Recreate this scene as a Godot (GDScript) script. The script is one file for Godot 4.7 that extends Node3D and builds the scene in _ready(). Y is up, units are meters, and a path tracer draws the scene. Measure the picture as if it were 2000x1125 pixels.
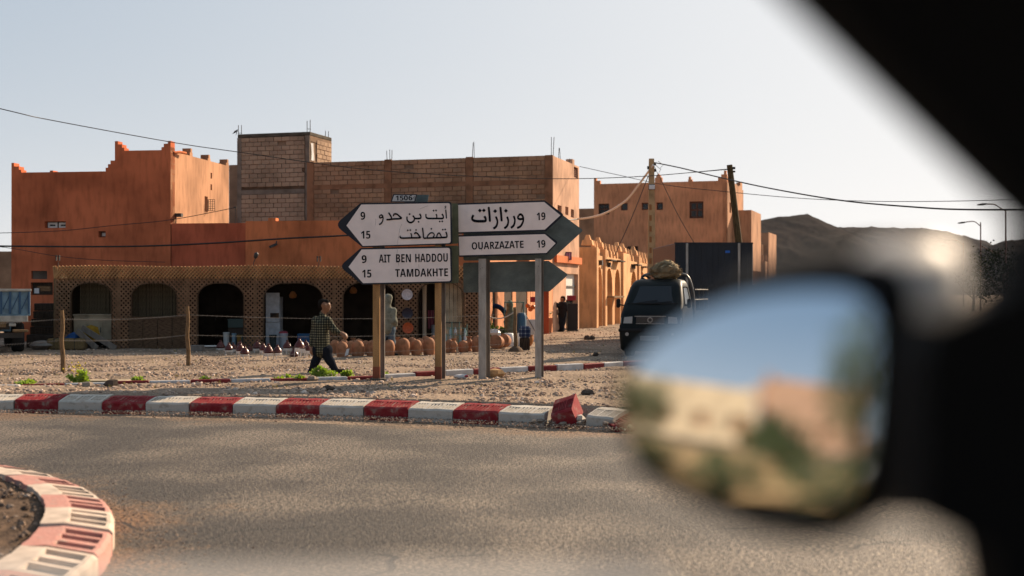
extends Node3D
# A crossroads in a dry plain, seen from the side window of a car. x right, y up, -z into the picture; metres.

const EYE := Vector3(0.0, 1.8, 0.0)
const GY := 0.1
var rng := RandomNumberGenerator.new()
var M := {}
var T := {}
var taken := {}


class MB:
	var v := PackedVector3Array()
	var n := PackedVector3Array()
	var c := PackedColorArray()
	var uv := PackedVector2Array()
	var col := Color.WHITE
	var tint := false

	func tri(a: Vector3, b: Vector3, d: Vector3) -> void:
		var m := (b - a).cross(d - a).normalized()
		stri(a, b, d, m, m, m)

	func stri(a: Vector3, b: Vector3, d: Vector3, na: Vector3, nb: Vector3, nd: Vector3) -> void:
		v.append(a)
		v.append(d)
		v.append(b)
		n.append(na)
		n.append(nd)
		n.append(nb)
		if tint:
			c.append(col)
			c.append(col)
			c.append(col)

	func quad(a: Vector3, b: Vector3, e: Vector3, d: Vector3) -> void:
		tri(a, b, e)
		tri(a, e, d)

	func fquad(a: Vector3, b: Vector3, e: Vector3, d: Vector3, from: Vector3) -> void:
		if (b - a).cross(e - a).dot(a - from) < 0.0:
			quad(a, d, e, b)
		else:
			quad(a, b, e, d)

	func ftri(a: Vector3, b: Vector3, d: Vector3, from: Vector3) -> void:
		if (b - a).cross(d - a).dot(a - from) < 0.0:
			tri(a, d, b)
		else:
			tri(a, b, d)

	func hexa(p: Array) -> void:  # bottom 0-3, top 4-7, same order
		var m := Vector3.ZERO
		for q in p:
			m += q
		m /= 8.0
		for f in [[0, 1, 2, 3], [4, 5, 6, 7], [0, 1, 5, 4], [1, 2, 6, 5], [2, 3, 7, 6], [3, 0, 4, 7]]:
			fquad(p[f[0]], p[f[1]], p[f[2]], p[f[3]], m)

	func box(ctr: Vector3, s: Vector3, b := Basis.IDENTITY) -> void:
		var h := s * 0.5
		var p := []
		for y in [-1, 1]:
			for q in [[-1, -1], [1, -1], [1, 1], [-1, 1]]:
				p.append(ctr + b * Vector3(q[0] * h.x, y * h.y, q[1] * h.z))
		hexa(p)

	func span(a: Vector3, b: Vector3) -> void:
		box((a + b) * 0.5, (b - a).abs())

	func cbox(ctr: Vector3, s: Vector3, k: float, b := Basis.IDENTITY) -> void:
		var h := s * 0.5
		var P := func(x: float, y: float, z: float, ax: int) -> Vector3:
			var q := Vector3(x * (h.x - (0.0 if ax == 0 else k)), y * (h.y - (0.0 if ax == 1 else k)), z * (h.z - (0.0 if ax == 2 else k)))
			return ctr + b * q
		for g in [-1.0, 1.0]:
			fquad(P.call(g, -1, -1, 0), P.call(g, 1, -1, 0), P.call(g, 1, 1, 0), P.call(g, -1, 1, 0), ctr)
			fquad(P.call(-1, g, -1, 1), P.call(1, g, -1, 1), P.call(1, g, 1, 1), P.call(-1, g, 1, 1), ctr)
			fquad(P.call(-1, -1, g, 2), P.call(1, -1, g, 2), P.call(1, 1, g, 2), P.call(-1, 1, g, 2), ctr)
			for t in [-1.0, 1.0]:
				fquad(P.call(g, t, -1, 0), P.call(g, t, 1, 0), P.call(g, t, 1, 1), P.call(g, t, -1, 1), ctr)
				fquad(P.call(g, -1, t, 0), P.call(g, 1, t, 0), P.call(g, 1, t, 2), P.call(g, -1, t, 2), ctr)
				fquad(P.call(-1, g, t, 1), P.call(1, g, t, 1), P.call(1, g, t, 2), P.call(-1, g, t, 2), ctr)
				for u in [-1.0, 1.0]:
					ftri(P.call(g, t, u, 0), P.call(g, t, u, 1), P.call(g, t, u, 2), ctr)

	func bar(a: Vector3, b: Vector3, w: float, h: float, up := Vector3.UP) -> void:
		var z := (b - a).normalized()
		var x := up.cross(z).normalized()
		var y := z.cross(x)
		box((a + b) * 0.5, Vector3(w, h, a.distance_to(b)), Basis(x, y, z))

	func tube(p: Array, r: float, sides := 6, r2 := -1.0) -> void:
		var k := p.size()
		var x := Vector3.ZERO
		var rings := []
		var norms := []
		for i in k:
			var t: Vector3 = ((p[mini(i + 1, k - 1)] as Vector3) - (p[maxi(i - 1, 0)] as Vector3)).normalized()
			if i == 0:
				x = t.cross(Vector3(0.31, 0.91, 0.27)).normalized()
			x = (x - t * x.dot(t)).normalized()
			var y := t.cross(x)
			var rr := r if r2 < 0 else lerpf(r, r2, float(i) / (k - 1))
			var ring := []
			var no := []
			for j in sides:
				var a := TAU * j / sides
				var q := x * cos(a) + y * sin(a)
				ring.append((p[i] as Vector3) + q * rr)
				no.append(q)
			rings.append(ring)
			norms.append(no)
		for i in k - 1:
			for j in sides:
				var m := (j + 1) % sides
				stri(rings[i][j], rings[i][m], rings[i + 1][m], norms[i][j], norms[i][m], norms[i + 1][m])
				stri(rings[i][j], rings[i + 1][m], rings[i + 1][j], norms[i][j], norms[i + 1][m], norms[i + 1][j])
		for j in range(1, sides - 1):
			tri(rings[0][0], rings[0][j + 1], rings[0][j])
			tri(rings[k - 1][0], rings[k - 1][j], rings[k - 1][j + 1])

	func lathe(prof: Array, segs := 12, xf := Transform3D.IDENTITY) -> void:  # (r, y) upwards along the outside
		for i in prof.size() - 1:
			var a: Vector2 = prof[i]
			var b: Vector2 = prof[i + 1]
			if a.distance_to(b) < 1e-5:
				continue
			var nn := []
			for q in [i, i + 1]:
				var s := Vector2.ZERO
				for e in [q - 1, q]:
					if e >= 0 and e < prof.size() - 1:
						var d: Vector2 = prof[e + 1] - prof[e]
						var own := (b - a).normalized()
						if d.length() > 1e-5 and (e == i or d.normalized().dot(own) > 0.6):
							s += Vector2(d.y, -d.x).normalized()
				nn.append(s.normalized())
			for j in segs:
				var t0 := TAU * j / segs
				var t1 := TAU * (j + 1) / segs
				var P := func(r: Vector2, t: float) -> Vector3: return xf * Vector3(r.x * cos(t), r.y, -r.x * sin(t))
				var N := func(r: Vector2, t: float) -> Vector3: return (xf.basis * Vector3(r.x * cos(t), r.y, -r.x * sin(t))).normalized()
				var p := [P.call(a, t0), P.call(a, t1), P.call(b, t1), P.call(b, t0)]
				var m := [N.call(nn[0], t0), N.call(nn[0], t1), N.call(nn[1], t1), N.call(nn[1], t0)]
				if a.x > 1e-5:
					stri(p[0], p[1], p[2], m[0], m[1], m[2])
				if b.x > 1e-5:
					stri(p[0], p[2], p[3], m[0], m[2], m[3])

	func prism(poly: PackedVector2Array, z0: float, z1: float, xf := Transform3D.IDENTITY, back := true) -> void:
		var q := poly.duplicate()
		if Geometry2D.is_polygon_clockwise(q):
			q.reverse()
		var ix := Geometry2D.triangulate_polygon(q)
		for i in range(0, ix.size(), 3):
			var a := q[ix[i]]
			var b := q[ix[i + 1]]
			var d := q[ix[i + 2]]
			if (b - a).cross(d - a) < 0:
				var s := b
				b = d
				d = s
			tri(xf * Vector3(a.x, a.y, z1), xf * Vector3(b.x, b.y, z1), xf * Vector3(d.x, d.y, z1))
			if back:
				tri(xf * Vector3(a.x, a.y, z0), xf * Vector3(d.x, d.y, z0), xf * Vector3(b.x, b.y, z0))
		for i in q.size():
			var a := q[i]
			var b := q[(i + 1) % q.size()]
			quad(xf * Vector3(a.x, a.y, z0), xf * Vector3(b.x, b.y, z0), xf * Vector3(b.x, b.y, z1), xf * Vector3(a.x, a.y, z1))

	func patch(rows: Array, closed := false, flip := false) -> void:  # smooth skin over rows of points
		var R := rows.size()
		var C: int = rows[0].size()
		var nn := []
		for i in R:
			var line := []
			for j in C:
				var du: Vector3 = rows[i][(j + 1) % C if closed else mini(j + 1, C - 1)] - rows[i][(j - 1 + C) % C if closed else maxi(j - 1, 0)]
				var dv: Vector3 = rows[mini(i + 1, R - 1)][j] - rows[maxi(i - 1, 0)][j]
				line.append(du.cross(dv).normalized() * (-1.0 if flip else 1.0))
			nn.append(line)
		for i in R - 1:
			for j in (C if closed else C - 1):
				var m := (j + 1) % C
				if flip:
					stri(rows[i][j], rows[i + 1][m], rows[i][m], nn[i][j], nn[i + 1][m], nn[i][m])
					stri(rows[i][j], rows[i + 1][j], rows[i + 1][m], nn[i][j], nn[i + 1][j], nn[i + 1][m])
				else:
					stri(rows[i][j], rows[i][m], rows[i + 1][m], nn[i][j], nn[i][m], nn[i + 1][m])
					stri(rows[i][j], rows[i + 1][m], rows[i + 1][j], nn[i][j], nn[i + 1][m], nn[i + 1][j])

	# A wall with square-cut outline: everything inside a solid and outside every hole, z0 back, z1 front
	func cut_wall(solids: Array, holes: Array, z0: float, z1: float) -> void:
		var xs := []
		var ys := []
		solids = solids.map(func(r: Rect2) -> Rect2: return r.abs())
		holes = holes.map(func(r: Rect2) -> Rect2: return r.abs())
		for r: Rect2 in solids + holes:
			for x in [r.position.x, r.end.x]:
				if not xs.has(x):
					xs.append(x)
			for y in [r.position.y, r.end.y]:
				if not ys.has(y):
					ys.append(y)
		xs.sort()
		ys.sort()
		var full := {}
		for i in xs.size() - 1:
			for j in ys.size() - 1:
				var m := Vector2((xs[i] + xs[i + 1]) * 0.5, (ys[j] + ys[j + 1]) * 0.5)
				var inside := false
				for r: Rect2 in solids:
					inside = inside or r.has_point(m)
				for r: Rect2 in holes:
					inside = inside and not r.has_point(m)
				if inside:
					full[Vector2i(i, j)] = true
		for k: Vector2i in full:
			var x0: float = xs[k.x]
			var x1: float = xs[k.x + 1]
			var y0: float = ys[k.y]
			var y1: float = ys[k.y + 1]
			quad(Vector3(x0, y0, z1), Vector3(x1, y0, z1), Vector3(x1, y1, z1), Vector3(x0, y1, z1))
			quad(Vector3(x1, y0, z0), Vector3(x0, y0, z0), Vector3(x0, y1, z0), Vector3(x1, y1, z0))
			if not full.has(k + Vector2i(0, 1)):
				quad(Vector3(x0, y1, z1), Vector3(x1, y1, z1), Vector3(x1, y1, z0), Vector3(x0, y1, z0))
			if not full.has(k - Vector2i(0, 1)):
				quad(Vector3(x0, y0, z0), Vector3(x1, y0, z0), Vector3(x1, y0, z1), Vector3(x0, y0, z1))
			if not full.has(k + Vector2i(1, 0)):
				quad(Vector3(x1, y0, z1), Vector3(x1, y0, z0), Vector3(x1, y1, z0), Vector3(x1, y1, z1))
			if not full.has(k - Vector2i(1, 0)):
				quad(Vector3(x0, y0, z0), Vector3(x0, y0, z1), Vector3(x0, y1, z1), Vector3(x0, y1, z0))

	func mesh() -> ArrayMesh:
		var a := []
		a.resize(Mesh.ARRAY_MAX)
		a[Mesh.ARRAY_VERTEX] = v
		a[Mesh.ARRAY_NORMAL] = n
		if c.size() == v.size() and v.size():
			a[Mesh.ARRAY_COLOR] = c
		if uv.size() == v.size() and v.size():
			a[Mesh.ARRAY_TEX_UV] = uv
		var m := ArrayMesh.new()
		m.add_surface_from_arrays(Mesh.PRIMITIVE_TRIANGLES, a)
		return m


# A straight façade: o is its lower corner, e the way it runs along the ground (to the right as seen from outside)
class Facade:
	var o: Vector3
	var e: Vector3
	func _init(at: Vector3, along: Vector3) -> void:
		o = at
		e = along.normalized()
	func x(px: float) -> float:  # metres along the façade of a sight line px / 2500 across
		var k := (px - 1000.0) / 2500.0
		return (k * -o.z - o.x) / (e.x + k * e.z)
	func dist(px: float) -> float:
		return -(o.z + e.z * x(px))
	func y(px: float, py: float) -> float:
		return EYE.y - (py - 570.0) / 2500.0 * dist(px) - o.y
	func turn() -> float:
		return atan2(-e.z, e.x)
	func r(x0: float, y0: float, x1: float, y1: float) -> Rect2:  # a rectangle measured in the photograph
		var a := Vector2(x(x0), y(x0, y1))
		var b := Vector2(x(x1), y(x0, y0))
		return Rect2(a, b - a)


func at(px: float, py: float, d: float) -> Vector3:
	return Vector3((px - 1000.0) / 2500.0 * d, EYE.y - (py - 570.0) / 2500.0 * d, -d)


func on_ground(px: float, py: float, g := GY) -> Vector3:
	return at(px, py, (EYE.y - g) * 2500.0 / (py - 570.0))


func numbered(s: String) -> String:
	taken[s] = taken.get(s, -1) + 1
	return s if taken[s] == 0 else "%s_%03d" % [s, taken[s]]


func tag(o: Node3D, label: String, category: String, group := "", kind := "") -> Node3D:
	if label:
		o.set_meta("label", label)
	if category:
		o.set_meta("category", category)
	if group:
		o.set_meta("group", group)
	if kind:
		o.set_meta("kind", kind)
	return o


func thing(called: String, label: String, category: String, pos := Vector3.ZERO, turn := 0.0, group := "") -> Node3D:
	var o := Node3D.new()
	o.name = numbered(called)
	add_child(o)
	o.position = pos
	o.rotation.y = turn
	return tag(o, label, category, group)


func put(called: String, m, mat: Material, parent: Node3D = null, xf := Transform3D.IDENTITY) -> MeshInstance3D:
	var o := MeshInstance3D.new()
	o.mesh = m.mesh() if m is MB else m
	o.material_override = mat
	o.transform = xf
	if parent == null:
		o.name = numbered(called)
		add_child(o)
	else:
		o.name = called
		parent.add_child(o, true)
	return o


func struct(called: String, m, mat: Material, label := "") -> MeshInstance3D:
	var o := put(called, m, mat)
	tag(o, label, "", "", "structure")
	return o


func copy_of(o: Node3D, called: String, label: String, pos: Vector3, turn := 0.0, scale := 1.0) -> Node3D:
	var d: Node3D = o.duplicate()
	d.name = numbered(called)
	add_child(d)
	d.position = pos
	d.rotation = Vector3(0, turn, 0)
	d.scale = Vector3.ONE * scale
	d.set_meta("label", label)
	return d


func rot(x := 0.0, y := 0.0, z := 0.0) -> Basis:
	return Basis.from_euler(Vector3(deg_to_rad(x), deg_to_rad(y), deg_to_rad(z)))


func smooth_line(p: Array, per := 6) -> Array:  # Catmull-Rom through the points
	var out := []
	for i in p.size() - 1:
		for k in per:
			var t := float(k) / per
			out.append((p[i] as Vector3).cubic_interpolate(p[i + 1], p[maxi(i - 1, 0)], p[mini(i + 2, p.size() - 1)], t))
	out.append(p[-1])
	return out


func sag(a: Vector3, b: Vector3, drop: float, k := 16) -> Array:
	var out := []
	for i in k + 1:
		var t := float(i) / k
		out.append(a.lerp(b, t) - Vector3(0, drop * 4.0 * t * (1.0 - t), 0))
	return out


# ---- materials ----
func lin(r: float, g: float, b: float) -> Color:
	return Color(r, g, b).linear_to_srgb()


func noise_tex(seed: int, freq: float, ramp: Array, kind := 0, octaves := 4, size := 512, warp := 0.0) -> NoiseTexture2D:
	var f := FastNoiseLite.new()
	f.seed = seed
	f.frequency = freq
	f.fractal_octaves = octaves
	f.noise_type = FastNoiseLite.TYPE_SIMPLEX_SMOOTH
	if kind == 1:
		f.noise_type = FastNoiseLite.TYPE_CELLULAR
		f.cellular_return_type = FastNoiseLite.RETURN_DISTANCE
		f.fractal_type = FastNoiseLite.FRACTAL_NONE
	if kind == 2:
		f.noise_type = FastNoiseLite.TYPE_CELLULAR
		f.cellular_return_type = FastNoiseLite.RETURN_CELL_VALUE
		f.fractal_type = FastNoiseLite.FRACTAL_NONE
	if warp > 0:
		f.domain_warp_enabled = true
		f.domain_warp_amplitude = warp
		f.domain_warp_frequency = freq * 2
	var t := NoiseTexture2D.new()
	t.width = size
	t.height = size
	t.seamless = true
	t.noise = f
	if ramp.size():
		var g := Gradient.new()
		var off := PackedFloat32Array()
		var cols := PackedColorArray()
		for s in ramp:
			off.append(s[0])
			cols.append(Color(s[1], s[1], s[1]) if s.size() == 2 else s[2] if s[1] == null else Color(s[1], s[2], s[3]))
		g.offsets = off
		g.colors = cols
		t.color_ramp = g
	return t


func std(c: Color, rough := 0.85, metal := 0.0) -> StandardMaterial3D:
	var m := StandardMaterial3D.new()
	m.albedo_color = c
	m.roughness = rough
	m.metallic = metal
	m.metallic_specular = 0.4 if rough < 0.7 else 0.06 if c.get_luminance() < 0.2 else 0.2
	return m


# base colour times a coarse pattern times a fine one, with relief
func rich(c: Color, rough: float, coarse: Texture2D, cs: Vector3, fine: Texture2D = null, fs := Vector3.ONE, relief := 0.0, rs := Vector3.ONE, world := true) -> StandardMaterial3D:
	var m := std(c, rough)
	m.albedo_texture = coarse
	m.uv1_triplanar = true
	m.uv1_world_triplanar = world
	m.uv1_scale = cs
	m.uv1_triplanar_sharpness = 4.0
	if fine:
		m.detail_enabled = true
		m.detail_albedo = fine
		m.detail_blend_mode = BaseMaterial3D.BLEND_MODE_MUL
		m.detail_uv_layer = BaseMaterial3D.DETAIL_UV_2
		m.uv2_triplanar = true
		m.uv2_world_triplanar = world
		m.uv2_scale = fs
		m.uv2_triplanar_sharpness = 4.0
	if relief != 0.0:
		m.heightmap_enabled = true
		m.heightmap_texture = fine if fine else coarse
		m.heightmap_scale = relief
	return m


func _ready() -> void:
	rng.seed = 77
	# camera: level, a touch upwards; 45 mm on full frame, wide open, focused on the road signs
	var cam := Camera3D.new()
	cam.name = "Camera"
	cam.position = EYE
	cam.rotation.x = atan(7.5 / 2500.0)
	var lens := CameraAttributesPhysical.new()
	lens.frustum_focal_length = 53.33
	lens.frustum_near = 0.05
	lens.frustum_far = 9000.0
	lens.frustum_focus_distance = 26.0
	lens.exposure_aperture = 1.9
	cam.attributes = lens
	cam.far = 9000.0
	add_child(cam)
	cam.current = true
	# sky, sun, air, exposure
	var sun_to := Vector3(sin(SUN_AZ) * cos(SUN_EL), sin(SUN_EL), -cos(SUN_AZ) * cos(SUN_EL))
	var env := Environment.new()
	env.background_mode = Environment.BG_SKY
	env.sky = Sky.new()
	env.sky.sky_material = make_sky(sun_to)
	env.tonemap_mode = Environment.TONE_MAPPER_LINEAR
	env.tonemap_exposure = EXPOSURE
	env.sdfgi_enabled = true
	env.ssao_enabled = true
	env.ssil_enabled = true
	env.fog_enabled = true
	env.fog_density = 0.00004
	env.fog_light_color = Color(0.86, 0.87, 0.9)
	var we := WorldEnvironment.new()
	we.name = "World"
	we.environment = env
	add_child(we)
	var sun := DirectionalLight3D.new()
	sun.name = "Sun"
	sun.light_color = Color(1.0, 0.9, 0.78)
	sun.light_energy = 1.6
	sun.light_angular_distance = 0.5
	sun.shadow_enabled = true
	add_child(sun)
	sun.look_at_from_position(sun_to * 50.0, Vector3.ZERO)

	make_materials()
	terrain()
	hills()
	kerbs()
	far_buildings()
	left_building()
	block_building()
	lattice_porch()
	arcade()
	poles_and_wires()
	vehicles()
	road_signs()
	wire_fence()
	goods()
	shop_front()
	people()
	plants()
	gravel()
	behind_the_car()
	own_car()


const SUN_AZ := 0.72
const SUN_EL := 0.47
const EXPOSURE := 2.0


func make_sky(sun_to: Vector3) -> PanoramaSkyMaterial:
	var w := 1024
	var h := 512
	var im := Image.create(w, h, false, Image.FORMAT_RGBF)
	var zen := Vector3(0.175, 0.295, 0.45) / EXPOSURE  # as it shows at this exposure
	var mid := Vector3(0.275, 0.405, 0.55) / EXPOSURE
	var hor := Vector3(0.86, 0.85, 0.825) / EXPOSURE
	var glow := Vector3(1.05, 0.97, 0.885) / EXPOSURE
	for y in h:
		var el := PI * (0.5 - (y + 0.5) / h)
		var s := sin(maxf(el, 0.0))
		var base := mid.lerp(zen, clampf(s * 1.6, 0, 1)) if el > 0 else mid
		base = base.lerp(hor, exp(-s * 8.0) * 0.95)
		for x in w:
			var az := TAU * (x + 0.5) / w  # 0 looks along -z
			var d := Vector3(sin(az) * cos(el), sin(el), -cos(az) * cos(el))
			var g := acos(clampf(d.dot(sun_to), -1, 1))
			var k := exp(-pow(g / 0.85, 2.0)) * 0.98
			var c := base.lerp(base * 0.35 + glow * 0.95, k)
			if el < 0:
				c = Vector3(0.3, 0.24, 0.19) / EXPOSURE
			im.set_pixel(x, y, Color(c.x, c.y, c.z))
	var m := PanoramaSkyMaterial.new()
	m.panorama = ImageTexture.create_from_image(im)
	return m


func make_materials() -> void:
	T.blotch = noise_tex(3, 0.006, [[0.0, 0.72], [0.35, 0.87], [0.6, 0.96], [1.0, 1.0]], 0, 6, 512, 12.0)
	T.streak = noise_tex(4, 0.02, [[0.0, 0.84], [0.35, 0.93], [0.55, 0.98], [1.0, 1.0]], 0, 6)
	T.soft = noise_tex(5, 0.008, [[0.0, 0.8], [1.0, 1.0]], 0, 4)
	T.grain = noise_tex(8, 0.09, [[0.0, 0.7], [0.5, 0.92], [1.0, 1.0]], 0, 3)
	T.speck = noise_tex(12, 0.2, [[0.0, 0.35], [0.4, 0.75], [0.62, 0.9], [1.0, 1.0]], 0, 2)
	T.pebble = noise_tex(15, 0.09, [[0.0, 1.0], [0.45, 0.75], [0.8, 0.4], [1.0, 0.3]], 1, 1)
	T.aggregate = noise_tex(16, 0.04, [[0.0, 0.12], [0.32, 0.36], [0.5, 0.62], [0.66, 0.9], [1.0, 1.0]], 0, 5, 1024)
	T.faint = noise_tex(17, 0.01, [[0.0, 0.93], [1.0, 1.0]], 0, 4)
	T.stone_cells = noise_tex(19, 0.07, [[0.0, 0.45], [0.5, 0.75], [1.0, 1.0]], 2, 1)
	T.wood = noise_tex(23, 0.02, [[0.0, 0.5], [0.4, 0.8], [0.6, 0.95], [1.0, 1.0]], 0, 5)
	var conc := lin(0.33, 0.29, 0.24)
	T.wear_white = noise_tex(31, 0.02, [[0.0, null, conc], [0.22, null, lin(0.44, 0.39, 0.32)], [0.38, null, lin(0.58, 0.52, 0.44)], [1.0, null, lin(0.60, 0.55, 0.475)]], 0, 5)
	T.wear_red = noise_tex(33, 0.02, [[0.0, null, conc], [0.18, null, lin(0.33, 0.2, 0.16)], [0.30, null, lin(0.30, 0.06, 0.055)], [0.6, null, lin(0.27, 0.022, 0.028)], [1.0, null, lin(0.22, 0.016, 0.022)]], 0, 5)
	T.wear_pink = noise_tex(35, 0.02, [[0.0, null, conc], [0.22, null, lin(0.5, 0.33, 0.27)], [0.4, null, lin(0.56, 0.27, 0.22)], [1.0, null, lin(0.60, 0.33, 0.27)]], 0, 5)
	T.rust = noise_tex(41, 0.016, [[0.0, null, lin(0.09, 0.035, 0.015)], [0.33, null, lin(0.25, 0.11, 0.03)], [0.48, null, lin(0.48, 0.30, 0.13)], [1.0, null, lin(0.52, 0.40, 0.24)]], 0, 5)
	# an object's own look: base colours are linear reflectances
	M.plaster_orange = rich(lin(0.52, 0.17, 0.062), 0.92, T.blotch, Vector3(0.10, 0.14, 0.10), T.streak, Vector3(0.4, 0.09, 0.4), 0.8)
	M.plaster_red = rich(lin(0.60, 0.138, 0.066), 0.92, T.blotch, Vector3(0.12, 0.1, 0.12), T.streak, Vector3(0.4, 0.09, 0.4), 0.8)
	M.plaster_rust = rich(lin(0.72, 0.212, 0.082), 0.92, T.blotch, Vector3(0.11, 0.13, 0.11), T.streak, Vector3(0.4, 0.09, 0.4), 0.8)
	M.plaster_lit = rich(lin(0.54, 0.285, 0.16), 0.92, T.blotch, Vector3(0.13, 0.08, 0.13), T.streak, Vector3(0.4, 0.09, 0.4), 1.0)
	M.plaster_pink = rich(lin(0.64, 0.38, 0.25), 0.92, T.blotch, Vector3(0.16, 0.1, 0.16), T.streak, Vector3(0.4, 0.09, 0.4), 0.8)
	M.plaster_far = rich(lin(0.78, 0.34, 0.17), 0.92, T.soft, Vector3(0.08, 0.08, 0.08), T.streak, Vector3(0.4, 0.09, 0.4), 0.5)
	M.arcade = rich(lin(0.82, 0.44, 0.21), 0.9, T.blotch, Vector3(0.12, 0.1, 0.12), T.streak, Vector3(0.4, 0.09, 0.4), 0.8)
	M.mortar = rich(lin(0.33, 0.215, 0.14), 0.95, T.soft, Vector3(0.3, 0.3, 0.3), T.grain, Vector3(3, 3, 3), 0.8)
	M.concrete = rich(lin(0.28, 0.22, 0.17), 0.95, T.blotch, Vector3(0.3, 0.3, 0.3), T.grain, Vector3(3, 3, 3), 0.8)
	for k in 4:
		var t: Color = [lin(0.54, 0.37, 0.25), lin(0.51, 0.345, 0.23), lin(0.48, 0.325, 0.22), lin(0.56, 0.38, 0.25)][k]
		M["block%d" % k] = rich(t, 0.95, T.blotch, Vector3(0.16, 0.12, 0.16), T.grain, Vector3(4, 4, 4), 0.8)
		t = [lin(0.55, 0.31, 0.18), lin(0.51, 0.28, 0.16), lin(0.49, 0.285, 0.17), lin(0.57, 0.32, 0.18)][k]
		M["brick%d" % k] = rich(t, 0.95, T.blotch, Vector3(0.16, 0.12, 0.16), T.grain, Vector3(4, 4, 4), 0.8)
	M.dark = std(lin(0.012, 0.011, 0.010), 0.9)
	M.dark_wood = rich(lin(0.06, 0.04, 0.028), 0.8, T.wood, Vector3(2, 0.3, 2))
	M.wood = rich(lin(0.30, 0.19, 0.10), 0.85, T.wood, Vector3(6, 0.6, 6), T.grain, Vector3(8, 2, 8), 0.6)
	M.plank = rich(lin(0.16, 0.095, 0.055), 0.85, T.wood, Vector3(0.6, 4, 0.6), T.grain, Vector3(3, 8, 3))
	M.reed = rich(lin(0.11, 0.085, 0.05), 0.9, T.wood, Vector3(12, 0.6, 12))
	M.lattice = rich(lin(0.33, 0.178, 0.098), 0.85, T.soft, Vector3(0.5, 0.5, 0.5), T.grain, Vector3(6, 6, 6))
	M.glass_dark = std(lin(0.012, 0.014, 0.016), 0.08)
	M.frame_white = std(lin(0.6, 0.58, 0.54), 0.6)
	M.frame_brown = std(lin(0.15, 0.055, 0.03), 0.7)
	M.grey_metal = rich(lin(0.26, 0.22, 0.185), 0.55, T.soft, Vector3(1.5, 0.5, 1.5), T.grain, Vector3(6, 1, 6))
	M.galv = rich(lin(0.50, 0.455, 0.40), 0.55, T.soft, Vector3(2, 0.5, 2), T.grain, Vector3(8, 2, 8))
	M.rust_post = rich(lin(0.52, 0.29, 0.12), 0.75, T.blotch, Vector3(1.2, 0.25, 1.2), T.grain, Vector3(2.5, 0.6, 2.5))
	M.rust_low = rich(lin(0.24, 0.08, 0.045), 0.8, T.blotch, Vector3(1.2, 0.6, 1.2))
	M.iron = std(lin(0.05, 0.045, 0.04), 0.6, 0.3)
	M.cable = std(lin(0.018, 0.017, 0.017), 0.6)
	M.cable_pale = std(lin(0.62, 0.57, 0.50), 0.6)
	M.terracotta = rich(lin(0.46, 0.205, 0.105), 0.72, T.blotch, Vector3(1.2, 1.2, 1.2), T.grain, Vector3(9, 9, 9), 0.4)
	M.tagine = rich(lin(0.11, 0.02, 0.010), 0.28, T.soft, Vector3(2, 2, 2))
	M.silver = std(lin(0.72, 0.66, 0.60), 0.5, 0.0)
	M.white_plastic = std(lin(0.62, 0.60, 0.58), 0.5)
	M.rubber = std(lin(0.02, 0.02, 0.02), 0.85)
	M.hay = rich(lin(0.50, 0.375, 0.22), 0.95, T.wood, Vector3(3, 9, 3), T.grain, Vector3(14, 14, 14), 3.0, Vector3.ONE)
	M.leaf = std(lin(0.12, 0.17, 0.028), 0.6)
	M.leaf.backlight_enabled = true
	M.leaf.backlight = Color(0.5, 0.6, 0.15)
	M.leaf_olive = std(lin(0.055, 0.07, 0.03), 0.6)
	M.leaf_olive.backlight_enabled = true
	M.leaf_olive.backlight = Color(0.3, 0.35, 0.12)
	M.leaf_dark = std(lin(0.022, 0.028, 0.014), 0.7)
	M.bark = std(lin(0.10, 0.075, 0.055), 0.9)
	for k in [["white", T.wear_white], ["red", T.wear_red], ["pink", T.wear_pink]]:
		var m := std(Color.WHITE, 0.8)
		m.albedo_texture = k[1]
		m.uv1_triplanar = true
		m.uv1_world_triplanar = true
		m.uv1_scale = Vector3(0.55, 0.55, 0.55)
		m.detail_enabled = true
		m.detail_albedo = T.grain
		m.detail_blend_mode = BaseMaterial3D.BLEND_MODE_MUL
		m.detail_uv_layer = BaseMaterial3D.DETAIL_UV_2
		m.uv2_triplanar = true
		m.uv2_world_triplanar = true
		m.uv2_scale = Vector3(2.5, 2.5, 2.5)
		m.heightmap_enabled = true
		m.heightmap_texture = T.grain
		m.heightmap_scale = 1.0
		M["kerb_" + k[0]] = m
	M.kerb_cream = std(lin(0.62, 0.50, 0.40), 0.85)
	M.kerb_cream.albedo_texture = T.soft
	M.kerb_cream.uv1_triplanar = true
	M.kerb_groove = rich(lin(0.15, 0.10, 0.085), 0.95, T.blotch, Vector3(1.5, 1.5, 1.5), T.grain, Vector3(6, 6, 6))
	M.groove_white = rich(lin(0.32, 0.28, 0.23), 0.95, T.blotch, Vector3(1.5, 1.5, 1.5), T.grain, Vector3(6, 6, 6))
	M.groove_red = rich(lin(0.17, 0.035, 0.035), 0.95, T.blotch, Vector3(1.5, 1.5, 1.5), T.grain, Vector3(6, 6, 6))
	M.kerb_plain_white = rich(lin(0.70, 0.69, 0.68), 0.7, T.soft, Vector3(1, 1, 1), T.grain, Vector3(3, 3, 3))
	M.kerb_plain_red = rich(lin(0.27, 0.045, 0.045), 0.7, T.soft, Vector3(1, 1, 1), T.grain, Vector3(3, 3, 3))
	M.plaster_left = rich(lin(0.64, 0.172, 0.074), 0.92, T.blotch, Vector3(0.09, 0.12, 0.09), T.streak, Vector3(0.4, 0.09, 0.4), 0.8)
	M.brick_frame = rich(lin(0.40, 0.19, 0.10), 0.95, T.blotch, Vector3(0.4, 0.4, 0.4), T.grain, Vector3(3, 3, 3), 0.8)
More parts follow.
